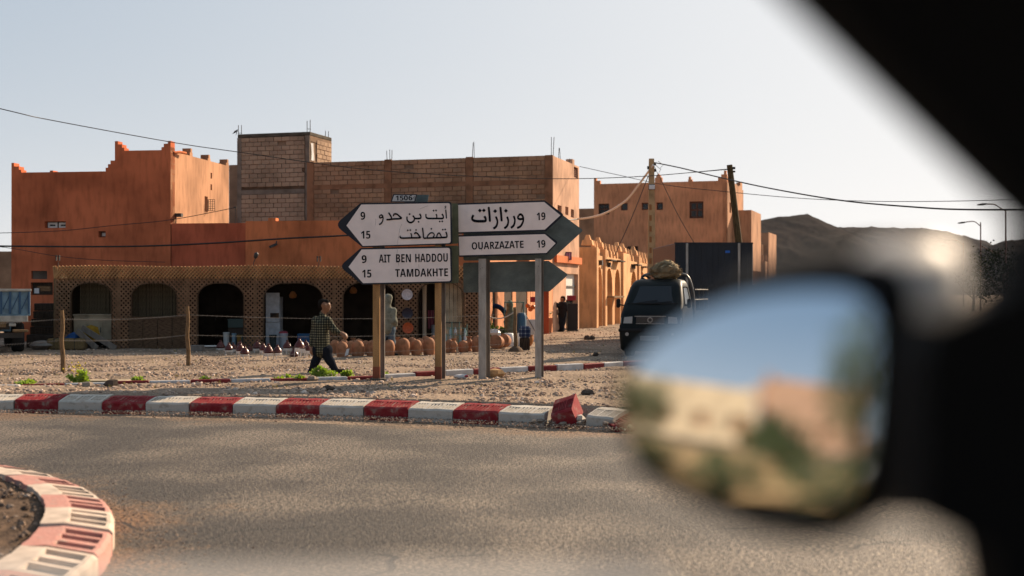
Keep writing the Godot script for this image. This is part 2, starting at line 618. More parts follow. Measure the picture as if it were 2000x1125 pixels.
	M.concrete_dark = rich(lin(0.13, 0.11, 0.085), 0.95, T.blotch, Vector3(0.4, 0.4, 0.4), T.grain, Vector3(3, 3, 3), 0.8)
	M.block_rest = rich(Color.WHITE, 0.95, T.blotch, Vector3(0.16, 0.12, 0.16), T.grain, Vector3(4, 4, 4), 0.8)
	M.block_rest.vertex_color_use_as_albedo = true
	M.lattice_gold = rich(lin(0.54, 0.295, 0.13), 0.8, T.soft, Vector3(0.5, 0.5, 0.5))
	M.lattice_gold.backlight_enabled = true
	M.lattice_gold.backlight = Color(0.35, 0.22, 0.1)
	M.cream = rich(lin(0.50, 0.40, 0.27), 0.8, T.blotch, Vector3(0.5, 0.5, 0.5), T.grain, Vector3(3, 1, 3))
	M.pole = rich(lin(0.62, 0.40, 0.20), 0.9, T.blotch, Vector3(0.5, 0.3, 0.5), T.grain, Vector3(2, 1, 2))
	M.pole_dark = std(lin(0.30, 0.13, 0.05), 0.9)
	M.tarred = rich(lin(0.11, 0.075, 0.035), 0.85, T.wood, Vector3(2, 0.3, 2))
	M.iron_red = std(lin(0.10, 0.05, 0.04), 0.6)
	M.truck_green = std(lin(0.006, 0.009, 0.009), 0.42)
	M.truck_green.metallic_specular = 0.22
	M.lamp_glass = std(lin(0.32, 0.30, 0.27), 0.12)
	M.plate_grey = std(lin(0.42, 0.43, 0.43), 0.5)
	M.plate_dark = std(lin(0.12, 0.12, 0.12), 0.6)
	M.galv_dark = std(lin(0.14, 0.13, 0.12), 0.4, 0.5)
	M.navy = rich(lin(0.009, 0.015, 0.026), 0.5, T.blotch, Vector3(0.5, 0.3, 0.5), T.grain, Vector3(1, 0.4, 1))
	M.blue_sticker = std(lin(0.01, 0.10, 0.42), 0.5)
	M.blue_paint = rich(lin(0.22, 0.37, 0.47), 0.6, T.blotch, Vector3(0.8, 0.8, 0.8), T.grain, Vector3(3, 3, 3))
	M.blue_dark = std(lin(0.03, 0.08, 0.15), 0.6)
	M.pale_rail = rich(lin(0.42, 0.40, 0.34), 0.6, T.blotch, Vector3(1, 1, 1))
	M.sign_navy = rich(lin(0.012, 0.015, 0.025), 0.6, T.grain, Vector3(2, 2, 2))
	M.sign_white = rich(lin(0.84, 0.72, 0.66), 0.6, T.faint, Vector3(0.5, 0.5, 0.5))
	M.sign_ink = std(lin(0.008, 0.008, 0.011), 0.8)
	M.sign_back = rich(lin(0.15, 0.18, 0.165), 0.5, T.soft, Vector3(0.8, 0.8, 0.8), T.grain, Vector3(2, 0.7, 2))
	M.sign_back_green = rich(lin(0.12, 0.125, 0.065), 0.5, T.soft, Vector3(0.8, 0.8, 0.8))
	M.scratch = std(lin(0.22, 0.19, 0.16), 0.7)
	M.clay_orange = rich(lin(0.50, 0.19, 0.05), 0.5, T.blotch, Vector3(1.5, 1.5, 1.5))
	M.fridge = rich(lin(0.50, 0.53, 0.56), 0.5, T.soft, Vector3(1, 1, 1))
	M.basket = rich(lin(0.30, 0.11, 0.03), 0.8, T.wood, Vector3(2, 9, 2))
	M.green_wire = std(lin(0.10, 0.20, 0.16), 0.6)
	M.straw_dark = rich(lin(0.22, 0.15, 0.07), 0.95, T.wood, Vector3(1.5, 9, 1.5))
	M.yellow_cloth = rich(lin(0.30, 0.17, 0.02), 0.9, T.blotch, Vector3(2, 2, 2))
	M.blue_tarp = std(lin(0.02, 0.07, 0.2), 0.7)
	M.crate_dark = rich(lin(0.05, 0.04, 0.033), 0.9, T.blotch, Vector3(1, 1, 1))
	M.blue_cloth = std(lin(0.012, 0.025, 0.06), 0.7)
	M.olive_cloth = rich(lin(0.20, 0.20, 0.14), 0.9, T.blotch, Vector3(2, 2, 2))
	M.blue_barrel = std(lin(0.04, 0.10, 0.16), 0.5)
	M.red_paint = std(lin(0.45, 0.02, 0.03), 0.6)
	M.orange_glaze = std(lin(0.62, 0.13, 0.02), 0.4)
	M.purple = std(lin(0.14, 0.03, 0.07), 0.6)
	M.pink_mark = std(lin(0.5, 0.22, 0.3), 0.6)
	M.stone_dark = rich(lin(0.10, 0.075, 0.06), 0.95, T.soft, Vector3(4, 4, 4))
	M.stone_tan = rich(lin(0.42, 0.26, 0.13), 0.95, T.blotch, Vector3(2, 2, 2))
	M.yellow_flower = std(lin(0.55, 0.42, 0.03), 0.7)
	M.gravel = std(Color.WHITE, 1.0)
	M.gravel.metallic_specular = 0.05
	M.gravel.vertex_color_use_as_albedo = true
	M.plaid_blue = std(Color.WHITE, 0.9)
	M.plaid_blue.albedo_texture = plaid(lin(0.016, 0.025, 0.06), lin(0.25, 0.27, 0.3), 0.18, 64)
	M.plaid_blue.uv1_triplanar = true
	M.plaid_blue.uv1_scale = Vector3(8, 8, 8)
	M.shirt = std(Color.WHITE, 0.9)
	M.shirt.albedo_texture = plaid(lin(0.014, 0.016, 0.013), lin(0.36, 0.325, 0.21), 0.16, 64)
	M.shirt.uv1_triplanar = true
	M.shirt.uv1_scale = Vector3(19, 19, 19)
	M.plaster_ochre = rich(lin(0.58, 0.36, 0.17), 0.92, T.blotch, Vector3(0.1, 0.1, 0.1), T.streak, Vector3(0.4, 0.09, 0.4))
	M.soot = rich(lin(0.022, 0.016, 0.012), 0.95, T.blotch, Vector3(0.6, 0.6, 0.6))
	M.wire = std(lin(0.20, 0.18, 0.16), 0.6)
	M.dry_grass = std(lin(0.30, 0.24, 0.07), 0.8)
	M.stone = rich(lin(0.33, 0.26, 0.20), 0.95, T.soft, Vector3(4, 4, 4))
	M.dirt = rich(lin(0.48, 0.353, 0.25), 0.95, T.blotch, Vector3(0.11, 0.11, 0.11), T.speck, Vector3(0.8, 0.8, 0.8), 5.0)
	M.soil = rich(lin(0.20, 0.13, 0.085), 0.95, T.speck, Vector3(0.6, 0.6, 0.6), T.blotch, Vector3(1.4, 1.4, 1.4), 8.0)
	M.asphalt = rich(lin(0.45, 0.362, 0.275), 0.7, T.aggregate, Vector3(0.55, 0.55, 0.55), T.speck, Vector3(0.5, 0.5, 0.5), 2.2)
	M.asphalt.metallic_specular = 0.42


# ---- ground, road, hills ----
func kerb_d(x: float) -> float:  # how far off the front of the far kerb is
	var q := clampf(x, -7.5, 0.6)
	var d := 17.65 - 0.3642 * (q - 0.35) - 0.02463 * (q - 0.35) * (q + 3.0)
	return d - (x - q) * (0.46 if x > q else 0.06)


func height(x: float, d: float) -> float:
	var s := d - kerb_d(x)
	if s < 0.28:
		return -0.06
	var h := 0.1 + 0.11 * exp(-maxf(s - 0.6, 0.0) * 0.55)
	if s < 0.62:
		h = lerpf(-0.06, h, (s - 0.28) / 0.34)
	return h


func terrain() -> void:
	var f := FastNoiseLite.new()
	f.seed = 4
	f.frequency = 0.5
	f.fractal_octaves = 3
	var xs := []
	var x := -30.0
	for q in [-3000, -1200, -500, -220, -110, -70, -48, -36]:
		xs.append(float(q))
	while x <= 26.0:
		xs.append(x)
		x += 0.4
	for q in [30, 40, 60, 110, 220, 500, 1200, 3000]:
		xs.append(float(q))
	var offs := []  # distances measured from the kerb line, so that the step follows it
	for q in [-400, -120, -60, -36, -20, -8, 0]:
		offs.append(float(q))
	for q in [0.28, 0.4, 0.5, 0.62]:
		offs.append(q)
	var s := 0.8
	while s < 60.0:
		offs.append(s)
		s += 0.3 if s < 14 else 0.8
	for q in [70, 90, 130, 200, 350, 600, 1200, 2500, 4500]:
		offs.append(float(q))
	var rows := []
	for o: float in offs:
		var row := []
		for xx: float in xs:
			var base := kerb_d(clampf(xx, -30, 26))
			var d := base + o
			var h := height(clampf(xx, -30, 26), d)
			if o > 0.62:
				h += f.get_noise_2d(xx, d) * 0.045 * clampf((o - 0.62) * 2.0, 0, 1)
			row.append(Vector3(xx, h, -d))
		rows.append(row)
	var g := MB.new()
	g.patch(rows)
	struct("ground", g, M.dirt, "stony pale brown dirt ground of the crossroads")
	# the road: a sheet up to the kerb; its own wear (cracks, patches, dust) in a texture laid over the near part
	var im := road_wear()
	var near := M.asphalt.duplicate() as StandardMaterial3D
	near.uv1_triplanar = true
	near.detail_albedo = ImageTexture.create_from_image(im)
	near.uv2_triplanar = false
	near.uv2_scale = Vector3.ONE
	near.detail_uv_layer = BaseMaterial3D.DETAIL_UV_1
	near.uv1_world_triplanar = true
	var r := MB.new()
	var fine := MB.new()
	var X := [-400.0, -60.0, ROAD_X0, ROAD_X1, 60.0, 400.0]
	for i in 5:
		var a: float = X[i]
		var b: float = X[i + 1]
		var da := kerb_d(clampf(a, -30, 26))
		var db := kerb_d(clampf(b, -30, 26))
		var lo := -60.0
		if i == 2:
			lo = ROAD_D0
			r.quad(Vector3(a, 0, 60), Vector3(b, 0, 60), Vector3(b, 0, -lo), Vector3(a, 0, -lo))
			fine.quad(Vector3(a, 0, -lo), Vector3(b, 0, -lo), Vector3(b, 0, -db - 0.03), Vector3(a, 0, -da - 0.03))
		else:
			r.quad(Vector3(a, 0, 60), Vector3(b, 0, 60), Vector3(b, 0, -db - 0.03), Vector3(a, 0, -da - 0.03))
	struct("road", r, M.asphalt, "worn grey asphalt road around the car")
	var fm := fine.mesh()
	var arr := fm.surface_get_arrays(0)
	var uvs := PackedVector2Array()
	for p: Vector3 in arr[Mesh.ARRAY_VERTEX]:
		uvs.append(Vector2((p.x - ROAD_X0) / (ROAD_X1 - ROAD_X0), (-p.z - ROAD_D0) / (ROAD_D1 - ROAD_D0)))
	arr[Mesh.ARRAY_TEX_UV] = uvs
	arr[Mesh.ARRAY_TEX_UV2] = uvs
	var am := ArrayMesh.new()
	am.add_surface_from_arrays(Mesh.PRIMITIVE_TRIANGLES, arr)
	near.detail_uv_layer = BaseMaterial3D.DETAIL_UV_2
	struct("road", am, near, "cracked dusty asphalt in front of the striped kerb")


const ROAD_X0 := -10.0
const ROAD_X1 := 8.0
const ROAD_D0 := 5.0
const ROAD_D1 := 20.0


func road_wear() -> Image:
	var w := 1800
	var h := 1500
	var f := FastNoiseLite.new()
	f.seed = 91
	f.frequency = 0.004
	f.fractal_octaves = 5
	f.domain_warp_enabled = true
	f.domain_warp_amplitude = 40.0
	var a := f.get_image(w, h, false, false, true).get_data()
	f.seed = 92
	f.frequency = 0.03
	var b := f.get_image(w, h, false, false, true).get_data()
	var stride := a.size() / (w * h)
	var px := PackedByteArray()
	px.resize(w * h * 3)
	var r := RandomNumberGenerator.new()
	r.seed = 5
	for y in h:
		var d := ROAD_D0 + (ROAD_D1 - ROAD_D0) * (y + 0.5) / h
		for x in w:
			var xx := ROAD_X0 + (ROAD_X1 - ROAD_X0) * (x + 0.5) / w
			var n: float = a[(y * w + x) * stride] / 255.0
			var m: float = b[(y * w + x) * stride] / 255.0
			var edge := kerb_d(xx) - d
			var k := 0.62 + 0.38 * clampf((n - 0.3) * 2.4, 0, 1)
			# dust swept against the kerbs and round the island
			var dust := clampf(1.3 - edge / 1.25 + (n - 0.5) * 1.6 + (m - 0.5) * 0.7, 0, 1)
			var isl := Vector2(xx + 9.2, d - 7.2).length() - 6.65
			dust = maxf(dust, clampf(1.0 - isl / 0.8 + (n - 0.5) * 2.2 + (m - 0.5) * 1.2, 0, 1) * 0.9)
			var worn := clampf((n - 0.60) * 6.0, 0, 1) * clampf((11.5 - d) / 3.0, 0, 1)  # smoother patches near by
			k = lerpf(k, 0.95, worn)
			var grit := r.randf()  # single stones of the surface
			k *= 0.66 + 0.34 * grit if grit < 0.93 else 1.12
			k = minf(k, 1.0)
			px[(y * w + x) * 3] = int(255 * lerpf(k, 0.90, dust))
			px[(y * w + x) * 3 + 1] = int(255 * lerpf(k * 0.985, 0.73, dust))
			px[(y * w + x) * 3 + 2] = int(255 * lerpf(k * 0.96, 0.55, dust))
	for c in 120:  # cracks: dark wandering lines
		var p := Vector2(r.randf() * w, (0.02 + 0.5 * r.randf() * r.randf()) * h) if c < 85 else Vector2(w * (0.62 + 0.38 * r.randf()), r.randf() * h * 0.45)
		var ang := r.randf_range(-0.5, 0.5) + (PI if r.randf() < 0.5 else 0.0)
		if r.randf() < 0.3:
			ang = r.randf() * TAU
		var steps := r.randi_range(20, 150)
		var wide := r.randf_range(1.0, 3.4)
		for s in steps:
			ang += r.randf_range(-0.35, 0.35)
			p += Vector2(cos(ang), sin(ang)) * 1.5
			var rad := int(ceil(wide))
			for yy in range(-rad, rad + 1):
				for xx in range(-rad, rad + 1):
					var q := Vector2i(int(p.x) + xx, int(p.y) + yy)
					if q.x >= 0 and q.y >= 0 and q.x < w and q.y < h and Vector2(xx, yy).length() <= wide * (1.0 - float(s) / steps * 0.6):
						for ch in 3:
							var i := (q.y * w + q.x) * 3 + ch
							px[i] = int(px[i] * 0.5)
	return Image.create_from_data(w, h, false, Image.FORMAT_RGB8, px)


func hills() -> void:
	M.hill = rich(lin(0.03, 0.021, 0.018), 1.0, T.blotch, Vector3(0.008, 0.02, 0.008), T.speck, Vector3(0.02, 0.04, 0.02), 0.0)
	var sets := [
		# [distance, depth, seed, ridge as px/py pairs]
		[900.0, 500.0, 1, [[1280, 520], [1400, 450], [1452, 426], [1500, 418], [1545, 413], [1577, 412], [1597, 418], [1640, 437], [1690, 462], [1750, 492], [1820, 520], [1900, 555]]],
		[1400.0, 600.0, 2, [[1500, 540], [1600, 450], [1640, 440], [1700, 438], [1780, 440], [1840, 445], [1880, 455], [1920, 462], [1960, 490], [2050, 530]]],
		[1000.0, 300.0, 3, [[1870, 560], [1930, 475], [1965, 463], [2040, 455], [2200, 440], [2500, 480]]],
		[2600.0, 500.0, 4, [[-600, 540], [-200, 532], [0, 540], [300, 546], [700, 540], [1100, 538], [1400, 545]]],
	]
	for s in sets:
		var f := FastNoiseLite.new()
		f.seed = s[2]
		f.frequency = 0.008
		f.fractal_octaves = 5
		f.fractal_type = FastNoiseLite.FRACTAL_RIDGED
		var ridge: Array = s[3]
		var rows := []
		var cols := 200
		var lines := 60
		for i in lines + 1:
			var t := float(i) / lines  # 0 foot, 0.6 ridge, 1 behind
			var row := []
			for j in cols + 1:
				var px: float = lerpf(ridge[0][0], ridge[-1][0], float(j) / cols)
				var py := 570.0
				for k in ridge.size() - 1:
					if px >= ridge[k][0] and px <= ridge[k + 1][0]:
						py = lerpf(ridge[k][1], ridge[k + 1][1], (px - ridge[k][0]) / (ridge[k + 1][0] - ridge[k][0]))
				var d: float = s[0] + s[1] * (t - 0.6)
				var top: float = (570.0 - py) / 2500.0 * s[0]
				var x: float = (px - 1000.0) / 2500.0 * s[0]
				var prof := pow(clampf(t / 0.6, 0, 1), 1.35) if t < 0.6 else 1.0 - 0.5 * (t - 0.6)
				var bump := (f.get_noise_2d(x, d * 0.5) * top * 0.13 * clampf((0.58 - t) * 6.0, 0.12, 1) + f.get_noise_2d(x * 3.0, d * 3.0) * top * 0.03) * clampf(t * 5.0, 0, 1)
				row.append(Vector3(x, top * prof + bump - 2.0 + EYE.y * 0.0, -d))
			rows.append(row)
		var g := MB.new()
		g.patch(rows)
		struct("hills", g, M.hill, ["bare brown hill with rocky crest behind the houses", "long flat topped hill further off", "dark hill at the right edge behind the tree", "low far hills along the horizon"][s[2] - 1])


func plaid(dark: Color, light: Color, line: float, n: int) -> ImageTexture:
	var im := Image.create(n, n, false, Image.FORMAT_RGB8)
	for y in n:
		for x in n:
			var a := 1.0 if float(x) / n < line * 1.6 else 0.0
			var b := 1.0 if float(y) / n < line * 1.6 else 0.0
			im.set_pixel(x, y, dark.lerp(light, clampf(a * 0.35 + b * 0.35 + a * b * 0.3, 0, 1)))
	return ImageTexture.create_from_image(im)


# ---- kerbs ----
# One kerb block in its own axes: x along the kerb, z = 0 the front, -z backwards. Three sunk grooved fields on the slope.
# Returns [the block, the dirt that lies in its sunk fields].
func kerb_block(len_: float, seed: int, arc := 0.0, deep := 0.016, H := 0.125) -> Array:
	var g := MB.new()
	var dirt := MB.new()
	var zs := [0.0, -0.025, -0.31, -0.47]
	var ys := [H - 0.02, H + 0.005, H + 0.06, H + 0.065]
	var half := len_ / 2 - 0.008
	# at a fraction u along (-1..1) and depth z: bends round an arc of radius `arc` (front radius) when given
	var P := func(u: float, y: float, z: float) -> Vector3:
		if arc > 0.0:
			var a: float = u * half / arc
			return Vector3(sin(a) * (arc + z), y, cos(a) * (arc + z) - arc)
		return Vector3(u * half, y, z)
	var Y := func(z: float) -> float: return lerpf(ys[1], ys[2], (z - zs[1]) / (zs[2] - zs[1]))
	var us := [-1.0, -0.78, -0.40, -0.19, 0.19, 0.40, 0.78, 1.0] if arc > 0.0 else [-1.0, -0.87, -0.42, -0.27, 0.27, 0.42, 0.87, 1.0]
	for i in us.size() - 1:
		var u0: float = us[i]
		var u1: float = us[i + 1]
		g.quad(P.call(u0, -0.1, 0.0), P.call(u1, -0.1, 0.0), P.call(u1, ys[0], zs[0]), P.call(u0, ys[0], zs[0]))
		g.quad(P.call(u0, ys[0], zs[0]), P.call(u1, ys[0], zs[0]), P.call(u1, ys[1], zs[1]), P.call(u0, ys[1], zs[1]))
		g.quad(P.call(u0, ys[2], zs[2]), P.call(u1, ys[2], zs[2]), P.call(u1, ys[3], zs[3]), P.call(u0, ys[3], zs[3]))
		g.quad(P.call(u1, -0.1, zs[3]), P.call(u0, -0.1, zs[3]), P.call(u0, ys[3], zs[3]), P.call(u1, ys[3], zs[3]))
		if i % 2 == 0:
			g.quad(P.call(u0, ys[1], zs[1]), P.call(u1, ys[1], zs[1]), P.call(u1, ys[2], zs[2]), P.call(u0, ys[2], zs[2]))
			continue
		var za := -0.05
		var zb := -0.29
		g.quad(P.call(u0, ys[1], zs[1]), P.call(u1, ys[1], zs[1]), P.call(u1, Y.call(za), za), P.call(u0, Y.call(za), za))
		g.quad(P.call(u0, Y.call(zb), zb), P.call(u1, Y.call(zb), zb), P.call(u1, ys[2], zs[2]), P.call(u0, ys[2], zs[2]))
		var a: float = Y.call(za)
		var b: float = Y.call(zb)
		# the walls of the sunk field
		g.quad(P.call(u1, a, za), P.call(u0, a, za), P.call(u0, a - deep, za), P.call(u1, a - deep, za))
		g.quad(P.call(u0, b - deep, zb), P.call(u1, b - deep, zb), P.call(u1, b, zb), P.call(u0, b, zb))
		g.quad(P.call(u0, a - deep, za), P.call(u0, b - deep, zb), P.call(u0, b, zb), P.call(u0, a, za))
		g.quad(P.call(u1, a, za), P.call(u1, b, zb), P.call(u1, b - deep, zb), P.call(u1, a - deep, za))
		# ribs that run up it, dirt between them
		for k in 7:
			var v0 := lerpf(u0, u1, k / 7.0)
			var v1 := lerpf(u0, u1, (k + 1) / 7.0)
			var lo := deep if k % 2 == 0 else deep - 0.014
			var m: MB = dirt if k % 2 == 0 else g
			m.quad(P.call(v0, a - lo, za), P.call(v1, a - lo, za), P.call(v1, b - lo, zb), P.call(v0, b - lo, zb))
			if k % 2 == 1:
				g.quad(P.call(v0, a - deep, za), P.call(v0, a - lo, za), P.call(v0, b - lo, zb), P.call(v0, b - deep, zb))
				g.quad(P.call(v1, a - lo, za), P.call(v1, a - deep, za), P.call(v1, b - deep, zb), P.call(v1, b - lo, zb))
	for u in [-1.0, 1.0]:
		var ring := [P.call(u, -0.1, 0.0)]
		for k in 4:
			ring.append(P.call(u, ys[k], zs[k]))
		ring.append(P.call(u, -0.1, zs[3]))
		for k in range(1, ring.size() - 1):
			g.ftri(ring[0], ring[k], ring[k + 1], P.call(0.0, 0.0, -0.2))
	for m: MB in [g, dirt]:
		for i in m.v.size():  # knocked and uneven
			var q := m.v[i]
			m.v[i] = q + Vector3(sin(q.y * 37 + seed), sin(q.x * 19.0 + q.z * 23 + seed * 2.1), cos(q.x * 23 + seed)) * 0.004
	return [g.mesh(), dirt.mesh()]


func lay_block(parent: Node3D, pair: Array, mat: Material, xf: Transform3D) -> MeshInstance3D:
	var o := put("kerb_block", pair[0], mat, parent, xf)
	put("groove_dirt", pair[1], M.groove_white if mat == M.kerb_white else M.groove_red if mat == M.kerb_red else M.kerb_groove, o)
	return o


func kerbs() -> void:
	# far kerb: straight, blocks of 0.70 m, red and white in turn
	var kerb := Node3D.new()
	kerb.name = numbered("kerb")
	add_child(kerb)
	tag(kerb, "red and white striped kerb along the far side of the road", "", "", "structure")
	var variants := [kerb_block(0.70, 1), kerb_block(0.70, 2), kerb_block(0.70, 3), kerb_block(0.70, 4)]
	var start := on_ground(1064, 826, 0.0)
	start = Vector3(start.x, 0, -kerb_d(start.x))
	var x := start.x
	for i in 30:  # leftwards along the curve
		var a := Vector3(x, 0, -kerb_d(x))
		var nx := x - 0.70
		for k in 4:
			nx = x - 0.70 * (x - nx) / a.distance_to(Vector3(nx, 0, -kerb_d(nx)))
		var b := Vector3(nx, 0, -kerb_d(nx))
		var e := (a - b).normalized()
		x = nx
		lay_block(kerb, variants[i % 4], M.kerb_white if i % 2 == 0 else M.kerb_red, Transform3D(Basis(Vector3.UP, atan2(-e.z, e.x) + rng.randf_range(-0.012, 0.012)), (a + b) * 0.5 + Vector3(0, rng.randf_range(-0.012, 0.012), rng.randf_range(-0.015, 0.015))))
	var dir := Vector3(1, 0, 0.46).normalized()
	var turn := atan2(-dir.z, dir.x)
	# beyond the broken place it goes on, behind the mirror
	for i in 6:
		lay_block(kerb, variants[i % 4], M.kerb_red if i % 2 == 0 else M.kerb_white, Transform3D(Basis(Vector3.UP, turn), start + dir * (2.1 + 0.70 * i)))
	# the broken blocks
	var t := thing("broken_kerb_block", "red kerb block knocked askew, standing on its end in the kerb gap", "kerb block", start + dir * 0.30 + Vector3(0, 0.0, 0.06), turn)
	lay_block(t, kerb_block(0.33, 7), M.kerb_red, Transform3D(rot(14, 12, 20), Vector3(0.0, 0.05, 0.02)))
	t = thing("broken_kerb_block", "short white kerb block broken off and lying right of the tilted red one", "kerb block", start + dir * 0.80, turn + 0.05)
	lay_block(t, kerb_block(0.42, 9), M.kerb_white, Transform3D(rot(2, -10, -3), Vector3(0, -0.01, 0.0)))
	t = thing("broken_kerb_block", "small white lump of kerb in front of the red block", "kerb block", start + dir * 0.52 + Vector3(0, 0, -0.05))
	var lump := rock(11, 0.11, 0.5)
	put("lump", lump, M.kerb_white, t, Transform3D(Basis.from_scale(Vector3(0.7, 1.1, 1.0)), Vector3(0, 0.07, 0)))
	t = thing("broken_kerb_block", "dark tilted kerb slab with ribbed face beside the wing mirror", "kerb block", start + dir * 1.33 + Vector3(0, 0, 0.0))
	lay_block(t, kerb_block(0.6, 12), M.kerb_red, Transform3D(rot(-6, 14, 16), Vector3(0, -0.02, 0)))
	var rub := MB.new()
	var rr := RandomNumberGenerator.new()
	rr.seed = 8
	for i in 46:
		var c := start + dir * rr.randf_range(-0.25, 1.75) + Vector3(0, rr.randf_range(0, 0.06), rr.randf_range(-0.30, 0.24))
		var b := rock(100 + i, rr.randf_range(0.015, 0.062), 0.55)
		for k in b.v.size():
			rub.v.append(b.v[k] + c)
			rub.n.append(b.n[k])
	tag(put("rubble", rub, M.stone), "grey rubble of broken kerb pieces in the gap", "", "", "stuff")
	# second kerb, low and plain, across the dirt
	var k2 := Node3D.new()
	k2.name = numbered("kerb")
	add_child(k2)
	tag(k2, "low red and white painted kerb between verge and market yard", "", "", "structure")
	var line := []
	for p in [[-420, 768], [20, 757], [330, 750], [600, 744.5], [740, 740.5], [880, 733.5], [1000, 727], [1133, 721.5], [1240, 714], [1460, 704], [1800, 693], [2150, 685]]:
		line.append(on_ground(p[0], p[1]))
	line = smooth_line(line, 24)
	var total := 0.0
	for i in line.size() - 1:
		total += (line[i] as Vector3).distance_to(line[i + 1])
	var P := func(s: float) -> Vector3:
		for i in line.size() - 1:
			var L: float = (line[i] as Vector3).distance_to(line[i + 1])
			if s <= L:
				return (line[i] as Vector3).lerp(line[i + 1], s / L)
			s -= L
		return line[-1]
	var n := 0
	var pos := 0.0
	while pos < total - 0.75:
		var a: Vector3 = P.call(pos)
		var b: Vector3 = P.call(pos + 0.735)
		var m := MB.new()
		m.cbox(Vector3.ZERO, Vector3(a.distance_to(b) - 0.012, 0.26, 0.13), 0.014)
		var d := b - a
		var o := put("kerb_stone", m, M.kerb_plain_white if n % 2 == 0 else M.kerb_plain_red, k2, Transform3D(Basis(Vector3.UP, atan2(-d.z, d.x)), (a + b) * 0.5 + Vector3(0, rng.randf_range(-0.03, 0.0) - 0.055 * clampf(-(a.x + 1.0) / 3.0, 0, 1), -0.06)))
		o.name = "kerb_stone" if n == 0 else "kerb_stone_%03d" % n
		pos += 0.735
		n += 1
	# kerb of the island at lower left: an arc of the same blocks
	var k3 := Node3D.new()
	k3.name = numbered("kerb")
	add_child(k3)
	tag(k3, "curved pink and cream kerb round the traffic island nearest the car", "", "", "structure")
	var ctr := Vector3(-9.2, 0, -7.2)
	var R := 6.65
	var arcs := [kerb_block(0.72, 21, R, 0.045, 0.16), kerb_block(0.72, 22, R, 0.045, 0.16), kerb_block(0.72, 23, R, 0.045, 0.16)]
	var step := 0.725 / R
	for i in range(-16, 24):
		var a := i * step + 0.075  # angle from +x towards -z
		var out := Vector3(cos(a), 0, -sin(a))
		lay_block(k3, arcs[posmod(i, 3)], M.kerb_cream if posmod(i, 2) == 0 else M.kerb_pink, Transform3D(Basis(Vector3(-sin(a), 0, -cos(a)) * -1.0, Vector3.UP, out), ctr + out * R + Vector3(0, rng.randf_range(-0.014, 0.01), 0)))
	var soil := MB.new()
	var rows := []
	var ff := FastNoiseLite.new()
	ff.frequency = 1.2
	for i in 22:
		var row := []
		var rad := (R - 0.46) * pow(1.0 - i / 21.0, 0.7) if i < 21 else 0.001
		for j in 120:
			var a := TAU * j / 120
			var p := ctr + Vector3(cos(a) * rad, 0, -sin(a) * rad)
			row.append(p + Vector3(0, 0.17 + 0.10 * (1.0 - rad / R) + ff.get_noise_2d(p.x * 2, p.z * 2) * 0.05, 0))
		rows.append(row)
	soil.patch(rows, true)
	struct("soil", soil, M.soil, "dark bare soil inside the traffic island")


func rock(seed: int, r: float, flat := 0.7) -> MB:
	var g := MB.new()
	var f := RandomNumberGenerator.new()
	f.seed = seed
	var rows := []
	var wob := []
	for k in 30:
		wob.append(f.randf_range(0.72, 1.22))
	for i in 5:
		var row := []
		var e := PI * (float(i) / 4.0 - 0.5)
		for j in 6:
			var a := TAU * j / 6.0
			var k: float = wob[i * 6 + j] if i > 0 and i < 4 else 1.0
			row.append(Vector3(cos(a) * cos(e), sin(e) * flat, -sin(a) * cos(e)) * r * k)
		rows.append(row)
	var p := MB.new()
	p.patch(rows, true)
	for i in range(0, p.v.size(), 3):
		if (p.v[i] - p.v[i + 1]).cross(p.v[i + 2] - p.v[i]).length() > 1e-9:
			g.ftri(p.v[i], p.v[i + 1], p.v[i + 2], Vector3.ZERO)
	return g


